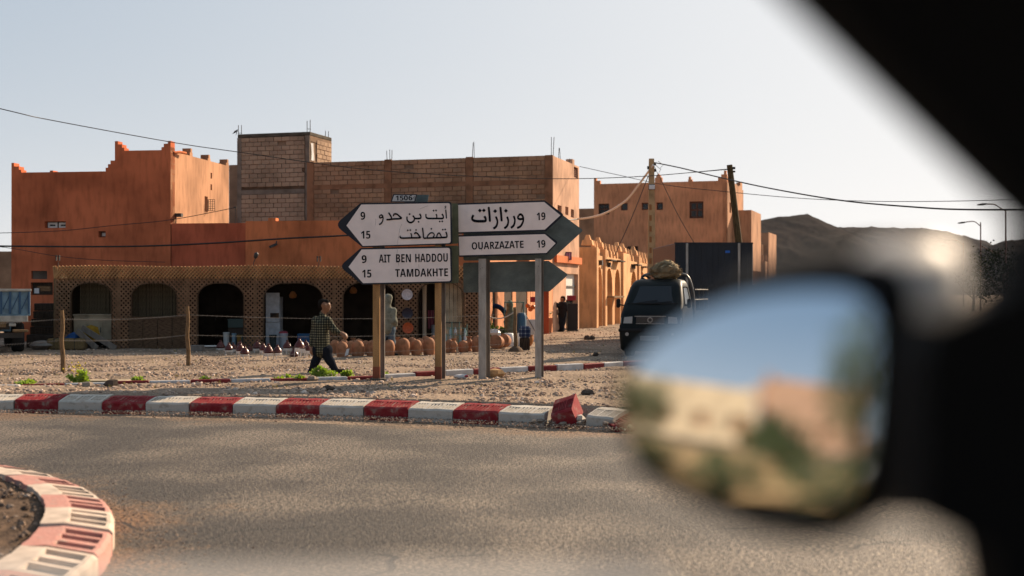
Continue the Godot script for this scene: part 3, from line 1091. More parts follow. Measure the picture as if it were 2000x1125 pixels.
# ---- buildings ----
func left_building() -> void:
	var o := at(333, 570, 43.0)
	o.y = GY
	var f := Facade.new(o, Vector3(7, 0, 1))
	var b := thing("plastered_house", "two storey rust orange house with stepped parapet corners, left of the block tower", "house", o, f.turn())
	var x0 := f.x(22)
	var T0 := f.y(100, 336.0)  # parapet of the low half
	var T1 := f.y(280, 293.5)
	var S := [Rect2(x0, -0.3, -x0, T0 + 0.3), Rect2(f.x(224), 0, -f.x(224), T1)]
	for q in [[22, 27, 318], [22, 36.5, 325], [22, 41, 331.5], [97, 103, 333], [206, 224, 327.5], [210.5, 224, 320.5], [215.5, 224, 313.5], [224, 230, 275.5], [224, 238, 282], [224, 242.5, 288.5], [315, 333, 287.5], [319.5, 333, 280.5], [327.5, 333, 275]]:
		S.append(f.r(q[0], q[2], q[1], 340))
	var H := [f.r(87, 432.5, 128, 445), f.r(192, 451.5, 206, 463.5), f.r(61, 529, 92, 545), f.r(60, 551.5, 103, 576)]
	var g := MB.new()
	g.cut_wall(S, H, -0.35, 0.0)
	put("wall", g, M.plaster_left, b)
	# right side wall, lit by the sun
	var fs := Facade.new(o, Vector3(1, 0, -7))
	var L := fs.x(447)
	var top := fs.y(345, 297)
	var s := MB.new()
	var S2 := [Rect2(0.35, 0, L - 0.35, top)]
	S2.append(Rect2(0.002, 0, 0.36, top + 0.12))
	for q in [[369, 377, 305], [370.5, 376, 297], [372, 375, 289.5], [404, 412.5, 316], [405.5, 411, 309], [407, 410, 302], [436, 446.8, 324], [441.5, 446.8, 317.5], [443.5, 446, 311]]:
		var r := fs.r(q[0], q[2], q[1], q[2] + 20)
		r.position.y = minf(r.position.y, top - 0.05)
		S2.append(Rect2(r.position.x, top - 0.05, r.size.x, r.end.y - top + 0.05))
	var win := fs.r(399.5, 383, 405.5, 413)
	var H2 := [fs.r(411, 337, 414, 348.5), fs.r(411, 359.5, 414, 371), win]
	s.cut_wall(S2, H2, -0.3, 0.0)
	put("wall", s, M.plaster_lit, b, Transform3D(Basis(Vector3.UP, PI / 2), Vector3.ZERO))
	# back, roof, far side
	var k := MB.new()
	k.span(Vector3(x0, -0.3, -L), Vector3(-0.35, T0 - 0.4, -L + 0.3))
	k.span(Vector3(x0, -0.3, -L + 0.3), Vector3(x0 + 0.3, T0 - 0.02, -0.36))
	k.span(Vector3(f.x(224), T0 - 0.4, -L), Vector3(-0.35, T1 - 0.02, -L + 0.3))
	k.span(Vector3(f.x(224), T0 - 0.4, -L + 0.31), Vector3(f.x(224) + 0.3, T1 - 0.02, -0.36))
	put("wall", k, M.plaster_orange, b)
	k = MB.new()
	k.span(Vector3(x0 + 0.31, T0 - 0.7, -L + 0.31), Vector3(-0.31, T0 - 0.55, -0.36))
	k.span(Vector3(f.x(224) + 0.31, T1 - 0.7, -L + 0.31), Vector3(-0.31, T1 - 0.55, -0.36))
	put("roof", k, M.concrete, b)
	# windows
	for q in [[87, 107.5, 432.5, 445], [108.5, 128, 432.5, 445]]:
		window_in(b, f.r(q[0] + 2.5, q[2] + 2.0, q[1], q[3]), M.frame_white, 0.06, 1, 1, -0.14)
	window_in(b, f.r(192.5, 452, 205.5, 463), M.frame_brown, 0.04, 1, 1, -0.14, M.white_plastic)
	window_in(b, f.r(61.5, 552, 102.5, 575.5), M.dark_wood, 0.12, 1, 1, -0.1)
	var notice := MB.new()
	var nr := f.r(64.5, 563, 74, 573)
	notice.span(Vector3(nr.position.x, nr.position.y, -0.085), Vector3(nr.end.x, nr.end.y, -0.078))
	put("notice", notice, M.white_plastic, b)
	var vent := MB.new()
	var vr := f.r(61, 529, 92, 545)
	for i in 7:
		vent.box(Vector3(vr.get_center().x, vr.position.y + vr.size.y * (i + 0.5) / 7, -0.1), Vector3(vr.size.x, 0.012, 0.06), rot(35, 0, 0))
	put("vent_grille", vent, M.concrete, b)
	var wn := window_in(b, Rect2(win.position, win.size), M.frame_white, 0.05, 1, 1, -0.12)
	wn.transform = Transform3D(Basis(Vector3.UP, PI / 2), Vector3.ZERO)
	var sh := MB.new()  # the open grille of that window
	for i in 6:
		sh.box(Vector3(win.end.x + 0.04, lerpf(win.position.y + 0.05, win.end.y - 0.1, i / 5.0), 0.13), Vector3(0.015, 0.015, 0.26))
	for i in 4:
		sh.box(Vector3(win.end.x + 0.04, win.get_center().y - 0.02, 0.01 + 0.08 * i), Vector3(0.015, win.size.y - 0.15, 0.015))
	put("window_grille", sh, M.iron, b, Transform3D(Basis(Vector3.UP, PI / 2), Vector3.ZERO))
	# clay spout and a lamp on the side wall
	var sp := MB.new()
	sp.tube([Vector3(0.25, top - 0.05, 0.0), Vector3(0.5, top + 0.0, 0.12), Vector3(0.9, top + 0.0, 0.16)], 0.05, 6)
	put("rain_spout", sp, M.plaster_rust, b, Transform3D(Basis(Vector3.UP, PI / 2), Vector3.ZERO))
	var lp := MB.new()
	lp.tube([Vector3(0.35, 3.7, 0.02), Vector3(0.35, 4.25, 0.05)], 0.018, 5)
	lp.box(Vector3(0.42, 4.3, 0.12), Vector3(0.16, 0.12, 0.22))
	put("wall_lamp", lp, M.iron, b, Transform3D(Basis(Vector3.UP, PI / 2), Vector3.ZERO))

	# the low front building that continues the façade to the right
	var lo := at(333.5, 570, 43.0)
	lo.y = GY
	var lowb := thing("shop_building", "long single storey shop building, plaster changing from dark red to orange", "building", lo, f.turn())
	var xr := f.x(945)
	var t0 := f.y(400, 436)
	var t1 := f.y(660, 430.5)
	var xm := f.x(479)
	var doors := []
	for q in [[386, 478], [515, 632], [672, 770]]:
		doors.append(Rect2(f.x(q[0]), -0.31, f.x(q[1]) - f.x(q[0]), 2.5))
	var w := MB.new()
	w.cut_wall([Rect2(0.02, -0.3, xm - 0.02, t0 + 0.3)], [doors[0]], -0.302, -0.002)
	put("wall", w, M.plaster_red, lowb)
	w = MB.new()
	w.cut_wall([Rect2(xm, -0.3, xr - xm, t1 + 0.3), Rect2(f.x(523), t1 - 0.1, 0.26, 0.2), Rect2(f.x(530), t1 - 0.1, 0.1, 0.14)], [doors[1], doors[2]], -0.302, -0.002)
	put("wall", w, M.plaster_rust, lowb)
	var corner := lo + f.e * xr
	var far := Vector3(1.72, GY, -53.8)
	var ss := Facade.new(corner, far - corner)
	var sl := corner.distance_to(far)
	w = MB.new()
	var sh_holes := []
	for q in [[962, 968], [985, 1001], [1008, 1030]]:
		sh_holes.append(Rect2(ss.x(q[0]), 0.05, ss.x(q[1]) - ss.x(q[0]), 2.6))
	w.cut_wall([Rect2(0.3, -0.3, sl - 0.35, t1 + 0.3)], sh_holes, -0.3, -0.004)
	put("wall", w, M.plaster_far, lowb, Transform3D(Basis(Vector3.UP, ss.turn() - f.turn()), Vector3(xr, 0, 0)))
	w = MB.new()
	var e := far - lo
	var fl := Transform3D(Basis(Vector3.UP, f.turn()), lo).affine_inverse()
	var pts := PackedVector2Array()
	for p in [Vector3(0.05, 0, -0.31), Vector3(xr - 0.31, 0, -0.31), fl * far + Vector3(-0.4, 0, 0.1), Vector3(0.05, 0, -9.4)]:
		pts.append(Vector2(p.x, -p.z))
	w.prism(pts, t0 - 0.35, t0 - 0.2, Transform3D(Basis(Vector3(1, 0, 0), Vector3(0, 0, -1), Vector3(0, 1, 0)), Vector3.ZERO))
	put("roof", w, M.concrete, lowb)
	w = MB.new()
	w.span(Vector3(0.05, -0.3, -9.7), Vector3((fl * far).x - 0.4, t0 - 0.4, -9.4))
	w.span(Vector3(0.05, 0, -4.4), Vector3(xr - 0.5, t0 - 0.4, -4.2))
	put("wall", w, M.plaster_rust, lowb)
	for q in sh_holes:
		var rr: Rect2 = q
		w = MB.new()
		w.span(Vector3(rr.position.x + 0.02, 0.06, -0.08), Vector3(rr.end.x - 0.02, rr.end.y - 0.02, -0.03))
		put("door", w, M.dark_wood, lowb, Transform3D(Basis(Vector3.UP, ss.turn() - f.turn()), Vector3(xr, 0, 0)))
	
	var cam := MB.new()
	var cp := f.r(531, 478, 541, 482)
	cam.bar(Vector3(cp.position.x - 0.03, cp.position.y - 0.02, 0.18), Vector3(cp.end.x, cp.get_center().y + 0.06, 0.05), 0.07, 0.08)
	cam.tube([Vector3(cp.end.x - 0.02, cp.get_center().y + 0.16, 0.0), Vector3(cp.end.x - 0.02, cp.get_center().y + 0.04, 0.07)], 0.02, 5)
	put("security_camera", cam, M.iron, lowb)


# a window set in a hole r of a wall whose face is at z = 0
func window_in(parent: Node3D, r: Rect2, frame_mat: Material, fw: float, nx: int, ny: int, z := -0.12, pane: Material = null) -> Node3D:
	var g := MB.new()
	g.cut_wall([r.grow(0.004)], window_holes(r, fw, nx, ny), z - 0.05, z)
	var o := put("window", g, frame_mat, parent)
	for q: Rect2 in window_holes(r, fw, nx, ny):
		var p := MB.new()
		p.span(Vector3(q.position.x, q.position.y, z - 0.035), Vector3(q.end.x, q.end.y, z - 0.025))
		put("pane", p, pane if pane else M.glass_dark, o)
	return o


func window_holes(r: Rect2, fw: float, nx: int, ny: int) -> Array:
	var out := []
	var w := (r.size.x - fw * (nx + 1)) / nx
	var h := (r.size.y - fw * (ny + 1)) / ny
	for i in nx:
		for j in ny:
			out.append(Rect2(r.position.x + fw + i * (w + fw), r.position.y + fw + j * (h + fw), w, h))
	return out


# courses of blocks on a wall face z = 0: the first `most` are pieces of their own, the rest one part
func lay_blocks(parent: Node3D, fields: Array, mats: String, most: int, xf := Transform3D.IDENTITY, skip := []) -> void:
	var meshes := []
	for k in 4:
		var m := MB.new()
		m.cbox(Vector3.ZERO, Vector3(0.385, 0.186, 0.06), 0.012)
		for i in m.v.size():
			var q := m.v[i]
			m.v[i] = q + Vector3(sin(q.y * 31 + k * 2.0), sin(q.x * 17 + k * 3.1), 0) * 0.006
		meshes.append(m)
	var made := []
	for k in 4:
		made.append((meshes[k] as MB).mesh())
	var rest := MB.new()
	var n := 0
	for fd in fields:  # [x0, x1, y0, y1, seed]
		var r := RandomNumberGenerator.new()
		r.seed = fd[4]
		var row := 0
		var y: float = fd[3] - 0.1
		while y > fd[2] + 0.05:
			var x: float = fd[0] + (0.0 if row % 2 == 0 else -0.2)
			while x < fd[1] - 0.06:
				var a := maxf(x, fd[0])
				var b := minf(x + 0.4, fd[1])
				x += 0.4
				if b - a < 0.07:
					continue
				if r.randf() < 0.012:
					continue  # a block left out
				var q := Vector3((a + b) * 0.5, y, r.randf_range(-0.017, 0.001))
				var basis := Basis.from_scale(Vector3((b - a) / 0.4, 1.0, 1.0)) * rot(0, 0, r.randf_range(-1.2, 1.2))
				var k := r.randi() % 4
				var tone := r.randi() % 4
				if n < most:
					put("block", made[k], M["%s%d" % [mats, tone]], parent, xf * Transform3D(basis, q))
					n += 1
				else:
					var src: MB = meshes[k]
					var shade := (M["%s%d" % [mats, tone]].albedo_color as Color).srgb_to_linear()
					for i in src.v.size():
						rest.v.append(basis * src.v[i] + q)
						rest.n.append(src.n[i])
						rest.c.append(shade)
			y -= 0.203
			row += 1
	if rest.v.size():
		tag(put("blocks", rest, M.block_rest, parent, xf), "", "", "", "stuff")


func block_building() -> void:
	var o := Vector3(1.72, GY, -53.8)
	var f := Facade.new(o, Vector3(3.5, 0, 1))
	var b := thing("block_house", "unplastered two storey block house behind the road signs, its right side plastered pink", "house", o, f.turn())
	var xt := f.x(605)
	var top := f.y(1000, 305.5)
	var fs := Facade.new(o, Vector3(1, 0, -3.5))
	var L := fs.x(1131)
	var w := MB.new()
	w.span(Vector3(xt - 4.0, -0.3, -0.4), Vector3(-0.02, top, -0.03))
	w.span(Vector3(xt - 4.0, -0.3, -L + 0.02), Vector3(-0.3, top - 0.3, -L + 0.3))
	w.span(Vector3(xt - 4.0, top - 0.6, -L + 0.3), Vector3(-0.3, top - 0.45, -0.4))
	put("wall", w, M.mortar, b)
	# concrete frame: posts and the floor band
	var c := MB.new()
	var band := f.y(700, 364)
	for p in [606.5, 758, 917, 1072]:
		c.span(Vector3(f.x(p) - 0.16, 0, -0.03), Vector3(f.x(p) + 0.16, top + rng.randf_range(0.0, 0.06), 0.028))
	c.span(Vector3(xt, band - 0.1, -0.03), Vector3(-0.25, band + 0.1, 0.022))
	put("concrete_frame", c, M.brick_frame, b)
	var fields := []
	var cols := [f.x(606.5), f.x(758), f.x(917), f.x(1072)]
	for i in 3:
		fields.append([cols[i] + 0.17, cols[i + 1] - 0.17, band + 0.1, top - 0.01, 40 + i])
	for i in 3:
		fields.append([cols[i] + 0.17, cols[i + 1] - 0.17, 4.2, band - 0.1, 50 + i])
	lay_blocks(b, fields, "brick", 300)
	# the sunlit right side
	var s := MB.new()
	var holes := []
	for q in [[1089, 400, 1097, 416], [1104, 403, 1110, 419], [1115, 408, 1121, 424], [1121, 325, 1129, 346], [1105.5, 521, 1129, 650]]:
		holes.append(fs.r(q[0], q[1], q[2], q[3]))
	holes[4] = Rect2(fs.x(1105.5), -0.4, fs.x(1129) - fs.x(1105.5), 2.9)
	s.cut_wall([Rect2(0.0, -0.3, L, top + 0.28), Rect2(fs.x(1118), top - 0.1, fs.x(1122) - fs.x(1118), 0.3)], holes, -0.3, 0.0)
	var sx := Transform3D(Basis(Vector3.UP, PI / 2), Vector3.ZERO)
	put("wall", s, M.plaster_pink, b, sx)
	for k in 3:
		var wn := window_in(b, holes[k], M.frame_brown, 0.06, 1, 2, -0.15)
		wn.transform = sx
	var gr := MB.new()
	for i in 6:
		var r: Rect2 = holes[3]
		gr.box(Vector3(r.get_center().x, r.position.y + r.size.y * (i + 0.5) / 6, -0.08), Vector3(r.size.x, 0.03, 0.05))
	put("grille", gr, M.frame_brown, b, sx)
	var dr := MB.new()
	var r: Rect2 = holes[4]
	dr.span(Vector3(r.position.x, 1.35, -0.22), Vector3(r.end.x, r.end.y, -0.18))
	put("shop_shutter", dr, M.frame_white, b, sx)
	dr = MB.new()
	dr.span(Vector3(r.position.x, 1.9, -0.17), Vector3(r.end.x, 1.97, -0.12))
	put("rail", dr, M.iron, b, sx)
	dr = MB.new()
	dr.span(Vector3(r.position.x, -0.2, -0.29), Vector3(r.end.x, 1.35, -0.25))
	put("door", dr, M.dark, b, sx)
	dr = MB.new()
	dr.span(Vector3(r.position.x - 2.2, 2.95, 0.0), Vector3(L, 3.25, 0.14))
	put("canopy", dr, M.plaster_rust, b, sx)
	# bare reinforcing rods
	for q in [[752, 286], [757.5, 284], [761, 285], [919, 276], [923, 274], [1074, 270], [1077.5, 270], [1091, 284], [1095, 283], [1112, 297], [665, 312], [669, 311]]:
		var rod := MB.new()
		var rx := f.x(minf(q[0], 1079))
		var zz: float = -0.25 if q[0] < 1080 else -0.6 - (q[0] - 1080) * 0.09
		var base := Vector3(rx, top - 0.05, zz) if q[0] < 1080 else Vector3(-0.15, top - 0.1, zz)
		var dist := 54.5
		var hgt: float = EYE.y - (q[1] - 570.0) / 2500.0 * dist - GY
		rod.tube([base, Vector3(base.x + rng.randf_range(-0.06, 0.06), hgt, base.z)], 0.014, 5)
		put("steel_rod", rod, M.iron, b)

	# the stair tower at its left
	var to := o + f.e * xt
	var tf := Facade.new(to, Vector3(3.5, 0, 1))
	var t := thing("block_tower", "tall narrow tower of bare grey brown blocks with rods on its roof", "tower", to, f.turn())
	var tx := tf.x(463.5)
	var th := tf.y(560, 266.0)
	var beam := tf.y(560, 259.0)
	w = MB.new()
	w.span(Vector3(tx, -0.3, -2.35), Vector3(-0.025, th, -0.03))
	put("wall", w, M.mortar, t)
	lay_blocks(t, [[tx + 0.2, -0.25, 6.3, th - 0.01, 61], [tx + 0.2, -0.25, 4.2, 6.08, 62]], "block", 300)
	c = MB.new()
	for x in [tx + 0.09, -0.12]:
		c.span(Vector3(x - 0.09, 0, -0.03), Vector3(x + 0.12, th, 0.026))
	c.span(Vector3(tx + 0.21, 6.09, -0.03), Vector3(-0.24, 6.28, 0.02))
	put("concrete_frame", c, M.concrete, t)
	c = MB.new()
	c.cbox(Vector3(tx / 2 + 0.02, (th + beam) / 2 + 0.004, -1.15), Vector3(-tx + 0.0, beam - th, 2.36), 0.02)
	put("roof", c, M.concrete_dark, t)
	# its right side: blocks, with a tall opening and a pale sheet hanging in it
	var sd := MB.new()
	var op := Rect2(0.08, top + 0.1, 0.62, th - top - 0.35)
	sd.cut_wall([Rect2(0.0, 0.0, 2.35, th)], [op], -0.02, 0.0)
	put("wall", sd, M.mortar, t, sx)
	lay_blocks(t, [[0.72, 2.3, top - 0.3, th - 0.12, 66]], "block", 60, sx)
	sd = MB.new()
	var rows := []
	for i in 7:
		var row := []
		for j in 5:
			row.append(Vector3(0.12 + 0.07 * j + 0.02 * sin(i * 0.9), op.position.y + op.size.y * (0.02 + 0.15 * i), 0.01 + 0.02 * sin(j * 2.1 + i * 0.5)))
		rows.append(row)
	sd.patch(rows)
	put("hanging_sheet", sd, M.white_plastic, t, sx)
	for q in [[464.5, 240], [470.5, 240], [599, 237], [605.5, 235.5], [634, 247], [639.5, 246]]:
		var rod := MB.new()
		var base := Vector3(tf.x(minf(q[0], 605)) - 0.03, beam - 0.05, -0.1)
		if q[0] > 610:
			base = Vector3(-0.1, beam - 0.05, -1.9 - (q[0] - 634) * 0.06)
		rod.tube([base, Vector3(base.x, EYE.y - (q[1] - 570.0) / 2500.0 * 57.2 - GY, base.z)], 0.016, 5)
		put("steel_rod", rod, M.iron, t)
	for q in [[467, 256], [602, 253]]:
		var tie := MB.new()
		var y: float = EYE.y - (q[1] - 570.0) / 2500.0 * 57.2 - GY
		tie.box(Vector3(tf.x(q[0]), y, -0.1), Vector3(0.16, 0.02, 0.02))
		put("rod_tie", tie, M.iron, t)
	var rag := MB.new()
	var rp := Vector3(tf.x(463), EYE.y - (248 - 570.0) / 2500.0 * 57.2 - GY, -0.1)
	rag.quad(rp, rp + Vector3(-0.12, -0.15, 0.0), rp + Vector3(-0.28, -0.22, 0.04), rp + Vector3(-0.16, -0.08, 0.04))
	rag.quad(rp, rp + Vector3(-0.10, -0.12, -0.02), rp + Vector3(-0.16, -0.3, -0.05), rp + Vector3(-0.08, -0.18, -0.02))
	put("rag", rag, M.cable, t)


func far_buildings() -> void:
	# the large orange house behind the arcade
	var o := at(1160, 570, 92.0)
	o.y = GY
	var f := Facade.new(o, Vector3(3, 0, 1))
	var b := thing("plastered_house", "large plain orange house with stepped corner merlons behind the arcade", "house", o, f.turn())
	var W := f.x(1420)
	var top := f.y(1290, 356)
	var S := [Rect2(0, -0.3, W, top + 0.3)]
	for q in [[1160, 1164.5, 348], [1160, 1172, 353], [1279, 1293, 347], [1281.5, 1290, 343], [1284, 1287, 339], [1344, 1352, 350.5], [1345, 1349, 345], [1402.5, 1420, 347], [1408.5, 1420, 340.5], [1414, 1418.5, 333]]:
		S.append(f.r(q[0], q[2], q[1], 364))
	var wins := [[1169, 398, 1190, 419], [1212.5, 396.5, 1226, 411], [1253, 396, 1266.5, 410], [1282, 395.5, 1295, 410], [1346.5, 393.5, 1374, 426.5], [1225, 481, 1246.5, 500], [1185, 482, 1197, 497]]
	var H := []
	for q in wins:
		H.append(f.r(q[0], q[1], q[2], q[3]))
	var g := MB.new()
	g.cut_wall(S, H, -0.3, 0.0)
	put("wall", g, M.plaster_far, b)
	for i in wins.size():
		window_in(b, H[i], M.frame_brown, 0.07 if i != 4 else 0.13, 2 if i in [0, 4, 5] else 1, 2 if i in [0, 4, 5] else 1, -0.18)
	for i in [0, 4, 5]:
		var bars := MB.new()
		var r: Rect2 = H[i]
		for k in 5:
			bars.box(Vector3(r.position.x + r.size.x * (k + 0.5) / 5, r.get_center().y, -0.06), Vector3(0.02, r.size.y, 0.02))
		for k in 4:
			bars.box(Vector3(r.get_center().x, r.position.y + r.size.y * (k + 0.5) / 4, -0.035), Vector3(r.size.x, 0.02, 0.02))
		put("window_grille", bars, M.iron, b)
	var sx := Transform3D(Basis(Vector3.UP, PI / 2), Vector3(W, 0, 0))
	var co := o + f.e * W
	var fs := Facade.new(co, Vector3(1, 0, -3))
	var L := fs.x(1452)
	var S2 := [Rect2(0, 0, L, top - 0.1)]
	for q in [[1425, 1430, 345], [1433, 1440, 357], [1440, 1444, 362], [1444, 1450, 362], [1446, 1450, 356]]:
		S2.append(Rect2(fs.x(q[0]), top - 0.3, fs.x(q[1]) - fs.x(q[0]), fs.y(q[0], q[2]) - top + 0.3))
	g = MB.new()
	g.cut_wall(S2, [fs.r(1425, 395, 1428, 415), fs.r(1430, 447, 1435, 475)], -0.3, 0.0)
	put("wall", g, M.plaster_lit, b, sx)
	g = MB.new()
	g.span(Vector3(W - 0.1, 3.2, -L - 0.1), Vector3(W + 1.3, fs.y(1450, 418), -L * 0.35))
	put("balcony", g, M.plaster_lit, b)
	g = MB.new()
	g.span(Vector3(0.02, -0.3, -L), Vector3(W - 0.32, top - 0.7, -L + 0.3))
	g.span(Vector3(0.0, -0.3, -L + 0.3), Vector3(0.3, top - 0.02, -0.31))
	g.span(Vector3(0.3, top - 0.9, -L + 0.3), Vector3(W - 0.31, top - 0.75, -0.31))
	put("roof", g, M.concrete, b)

	# a lower house between it and the block house
	o = at(1120, 570, 104.0)
	o.y = GY
	b = thing("small_house", "lower house of bare blocks over pink plaster, seen in the gap beside the block house", "house", o, -0.25)
	g = MB.new()
	g.span(Vector3(0, -0.3, -5), Vector3(4.2, 4.6, 0))
	put("wall", g, M.plaster_far, b)
	g = MB.new()
	g.span(Vector3(-0.01, 4.6, -5), Vector3(4.2, 8.45, 0.01))
	put("upper_wall", g, M.brick1, b)

	# the small houses beyond the lorry
	o = at(1462, 570, 120.0)
	o.y = GY
	f = Facade.new(o, Vector3(3, 0, 1))
	b = thing("small_house", "small brown block house right of the large orange house, below the hill", "house", o, f.turn())
	g = MB.new()
	g.span(Vector3(0, -0.3, -6), Vector3(f.x(1500.5), f.y(1480, 455), 0))
	put("wall", g, M.brick2, b)
	g = MB.new()
	g.span(Vector3(0.0, -0.3, 0.01), Vector3(f.x(1492), f.y(1480, 478), 1.2))
	put("lower_wall", g, M.brick0, b)
	g = MB.new()
	g.span(Vector3(0.4, -0.3, 1.2), Vector3(f.x(1502), f.y(1480, 512), 2.6))
	for i in 5:
		g.span(Vector3(0.6 + 0.32 * i, f.y(1480, 510), 2.2), Vector3(0.7 + 0.32 * i, f.y(1480, 500), 2.3))
	put("terrace", g, M.plaster_lit, b)
	g = MB.new()
	g.cut_wall([Rect2(0, -0.3, 6, f.y(1480, 454) + 0.3)], [], 0.0, 0.04)
	put("side_wall", g, M.plaster_lit, b, Transform3D(Basis(Vector3.UP, PI / 2), Vector3(f.x(1500.5), 0, 0)))
	# a grey block wall far left, behind the plastered house
	o = at(-260, 570, 60.0)
	o.y = GY
	b = thing("block_wall", "grey block wall in shade behind the left house", "wall", o)
	g = MB.new()
	g.span(Vector3(0, -0.3, -0.4), Vector3(at(30, 0, 60).x - o.x, EYE.y + 79.0 / 2500 * 60 - GY, 0))
	put("wall", g, M.mortar, b)
	# a long low wall with a pale coping, beyond the lorry
	o = at(1380, 570, 66.0)
	o.y = GY
	b = thing("yard_wall", "long dark yard wall with pale coping beyond the parked pickup", "wall", o, -0.05)
	g = MB.new()
	g.span(Vector3(0, -0.3, -0.3), Vector3(10.0, 2.0, 0))
	put("wall", g, M.concrete_dark, b)
	g = MB.new()
	g.span(Vector3(-0.05, 2.0, -0.36), Vector3(10.05, 2.07, 0.06))
	put("coping", g, M.frame_white, b)


func arcade() -> void:
	var o := Vector3(3.8, GY, -60.0)
	var f := Facade.new(o, Vector3(0.225, 0, -0.974))
	var b := thing("arcade", "sunlit orange arcade with pointed merlons over a row of tall arches", "arcade", o, f.turn())
	var end := 30.0
	var top := 3.45
	var poly := PackedVector2Array([Vector2(-0.02, -0.3)])
	var arches := [[1.0, 2.75], [3.9, 6.1], [6.9, 8.9], [13.2, 15.6], [17.2, 19.6], [21.4, 23.8], [25.6, 28.0]]
	for a in arches:
		poly.append(Vector2(a[0], -0.3))
		var c: float = (a[0] + a[1]) / 2
		var r: float = (a[1] - a[0]) / 2
		for k in 13:
			var t := PI - PI * k / 12
			poly.append(Vector2(c + r * cos(t), 1.75 + 1.15 * pow(sin(t), 0.8)))
		poly.append(Vector2(a[1], -0.3))
	poly.append_array(PackedVector2Array([Vector2(end, -0.3), Vector2(end, top), Vector2(-0.02, top)]))
	var g := MB.new()
	g.prism(poly, -0.75, 0.0)
	put("arches", g, M.arcade, b)
	for x in [0.0, 3.0, 9.3, 16.0, 24.4]:  # piers that stand proud
		var p := MB.new()
		var wide := 0.55 if x < 9 or x > 10 else 2.6
		p.cbox(Vector3(x + wide / 2, (top + 0.35) / 2 - 0.1, -0.25 if x > 0 else -0.3), Vector3(wide, top + 0.55, 0.75 if x > 0 else 0.95), 0.015)
		put("pier", p, M.arcade, b)
		for q in ([0.0] if wide < 1 else [-1.0, 1.0]):
			put("merlon", merlon(0.55, 0.5), M.arcade, b, Transform3D(Basis.IDENTITY, Vector3(x + wide / 2 + q, top + 0.44, -0.3)))
	for x in [1.9, 2.6, 4.4, 5.4, 6.6, 7.7, 8.8, 12.6, 13.9, 15.1, 17.6, 18.9, 20.2, 21.6, 23.0, 25.8, 27.2, 28.6, 29.6]:
		put("merlon", merlon(0.4, 0.72), M.arcade, b, Transform3D(Basis.IDENTITY, Vector3(x, top, -0.3)))
	for q in [[4.0, 3.02], [7.2, 3.05], [14.2, 3.0], [18.0, 2.95]]:
		var s := MB.new()
		s.cbox(Vector3(q[0], q[1] + 0.25, 0.2), Vector3(1.9, 0.07, 0.4), 0.01)
		put("ledge", s, M.dark_wood, b)
	for q in [[1.6, 2.75], [4.2, 2.7], [13.6, 2.8]]:
		var s := MB.new()
		s.box(Vector3(q[0], q[1] + 0.35, 0.1), Vector3(0.3, 0.25, 0.2))
		put("lamp", s, M.iron, b)
	# behind it: roof and the dim shop fronts
	g = MB.new()
	g.span(Vector3(0.2, 2.98, -4.0), Vector3(end, 3.14, -0.76))
	put("roof", g, M.concrete, b)
	g = MB.new()
	g.span(Vector3(0.2, -0.3, -4.3), Vector3(end, top - 0.1, -4.0))
	put("back_wall", g, M.plaster_orange, b)
	g = MB.new()
	g.box(Vector3(5.2, 1.45, 0.25), Vector3(3.6, 0.08, 0.5))
	put("counter", g, M.wood, b)


func merlon(w: float, h: float) -> ArrayMesh:
	var m := MB.new()
	var prev := 0.0
	m.hexa([Vector3(-w / 2, 0, w / 2), Vector3(w / 2, 0, w / 2), Vector3(w / 2, 0, -w / 2), Vector3(-w / 2, 0, -w / 2), Vector3(-w * 0.4, h * 0.5, w * 0.4), Vector3(w * 0.4, h * 0.5, w * 0.4), Vector3(w * 0.4, h * 0.5, -w * 0.4), Vector3(-w * 0.4, h * 0.5, -w * 0.4)])
	var a := w * 0.28
	var c := w * 0.14
	m.hexa([Vector3(-a, h * 0.5, a), Vector3(a, h * 0.5, a), Vector3(a, h * 0.5, -a), Vector3(-a, h * 0.5, -a), Vector3(-c, h, c), Vector3(c, h, c), Vector3(c, h, -c), Vector3(-c, h, -c)])
	return m.mesh()


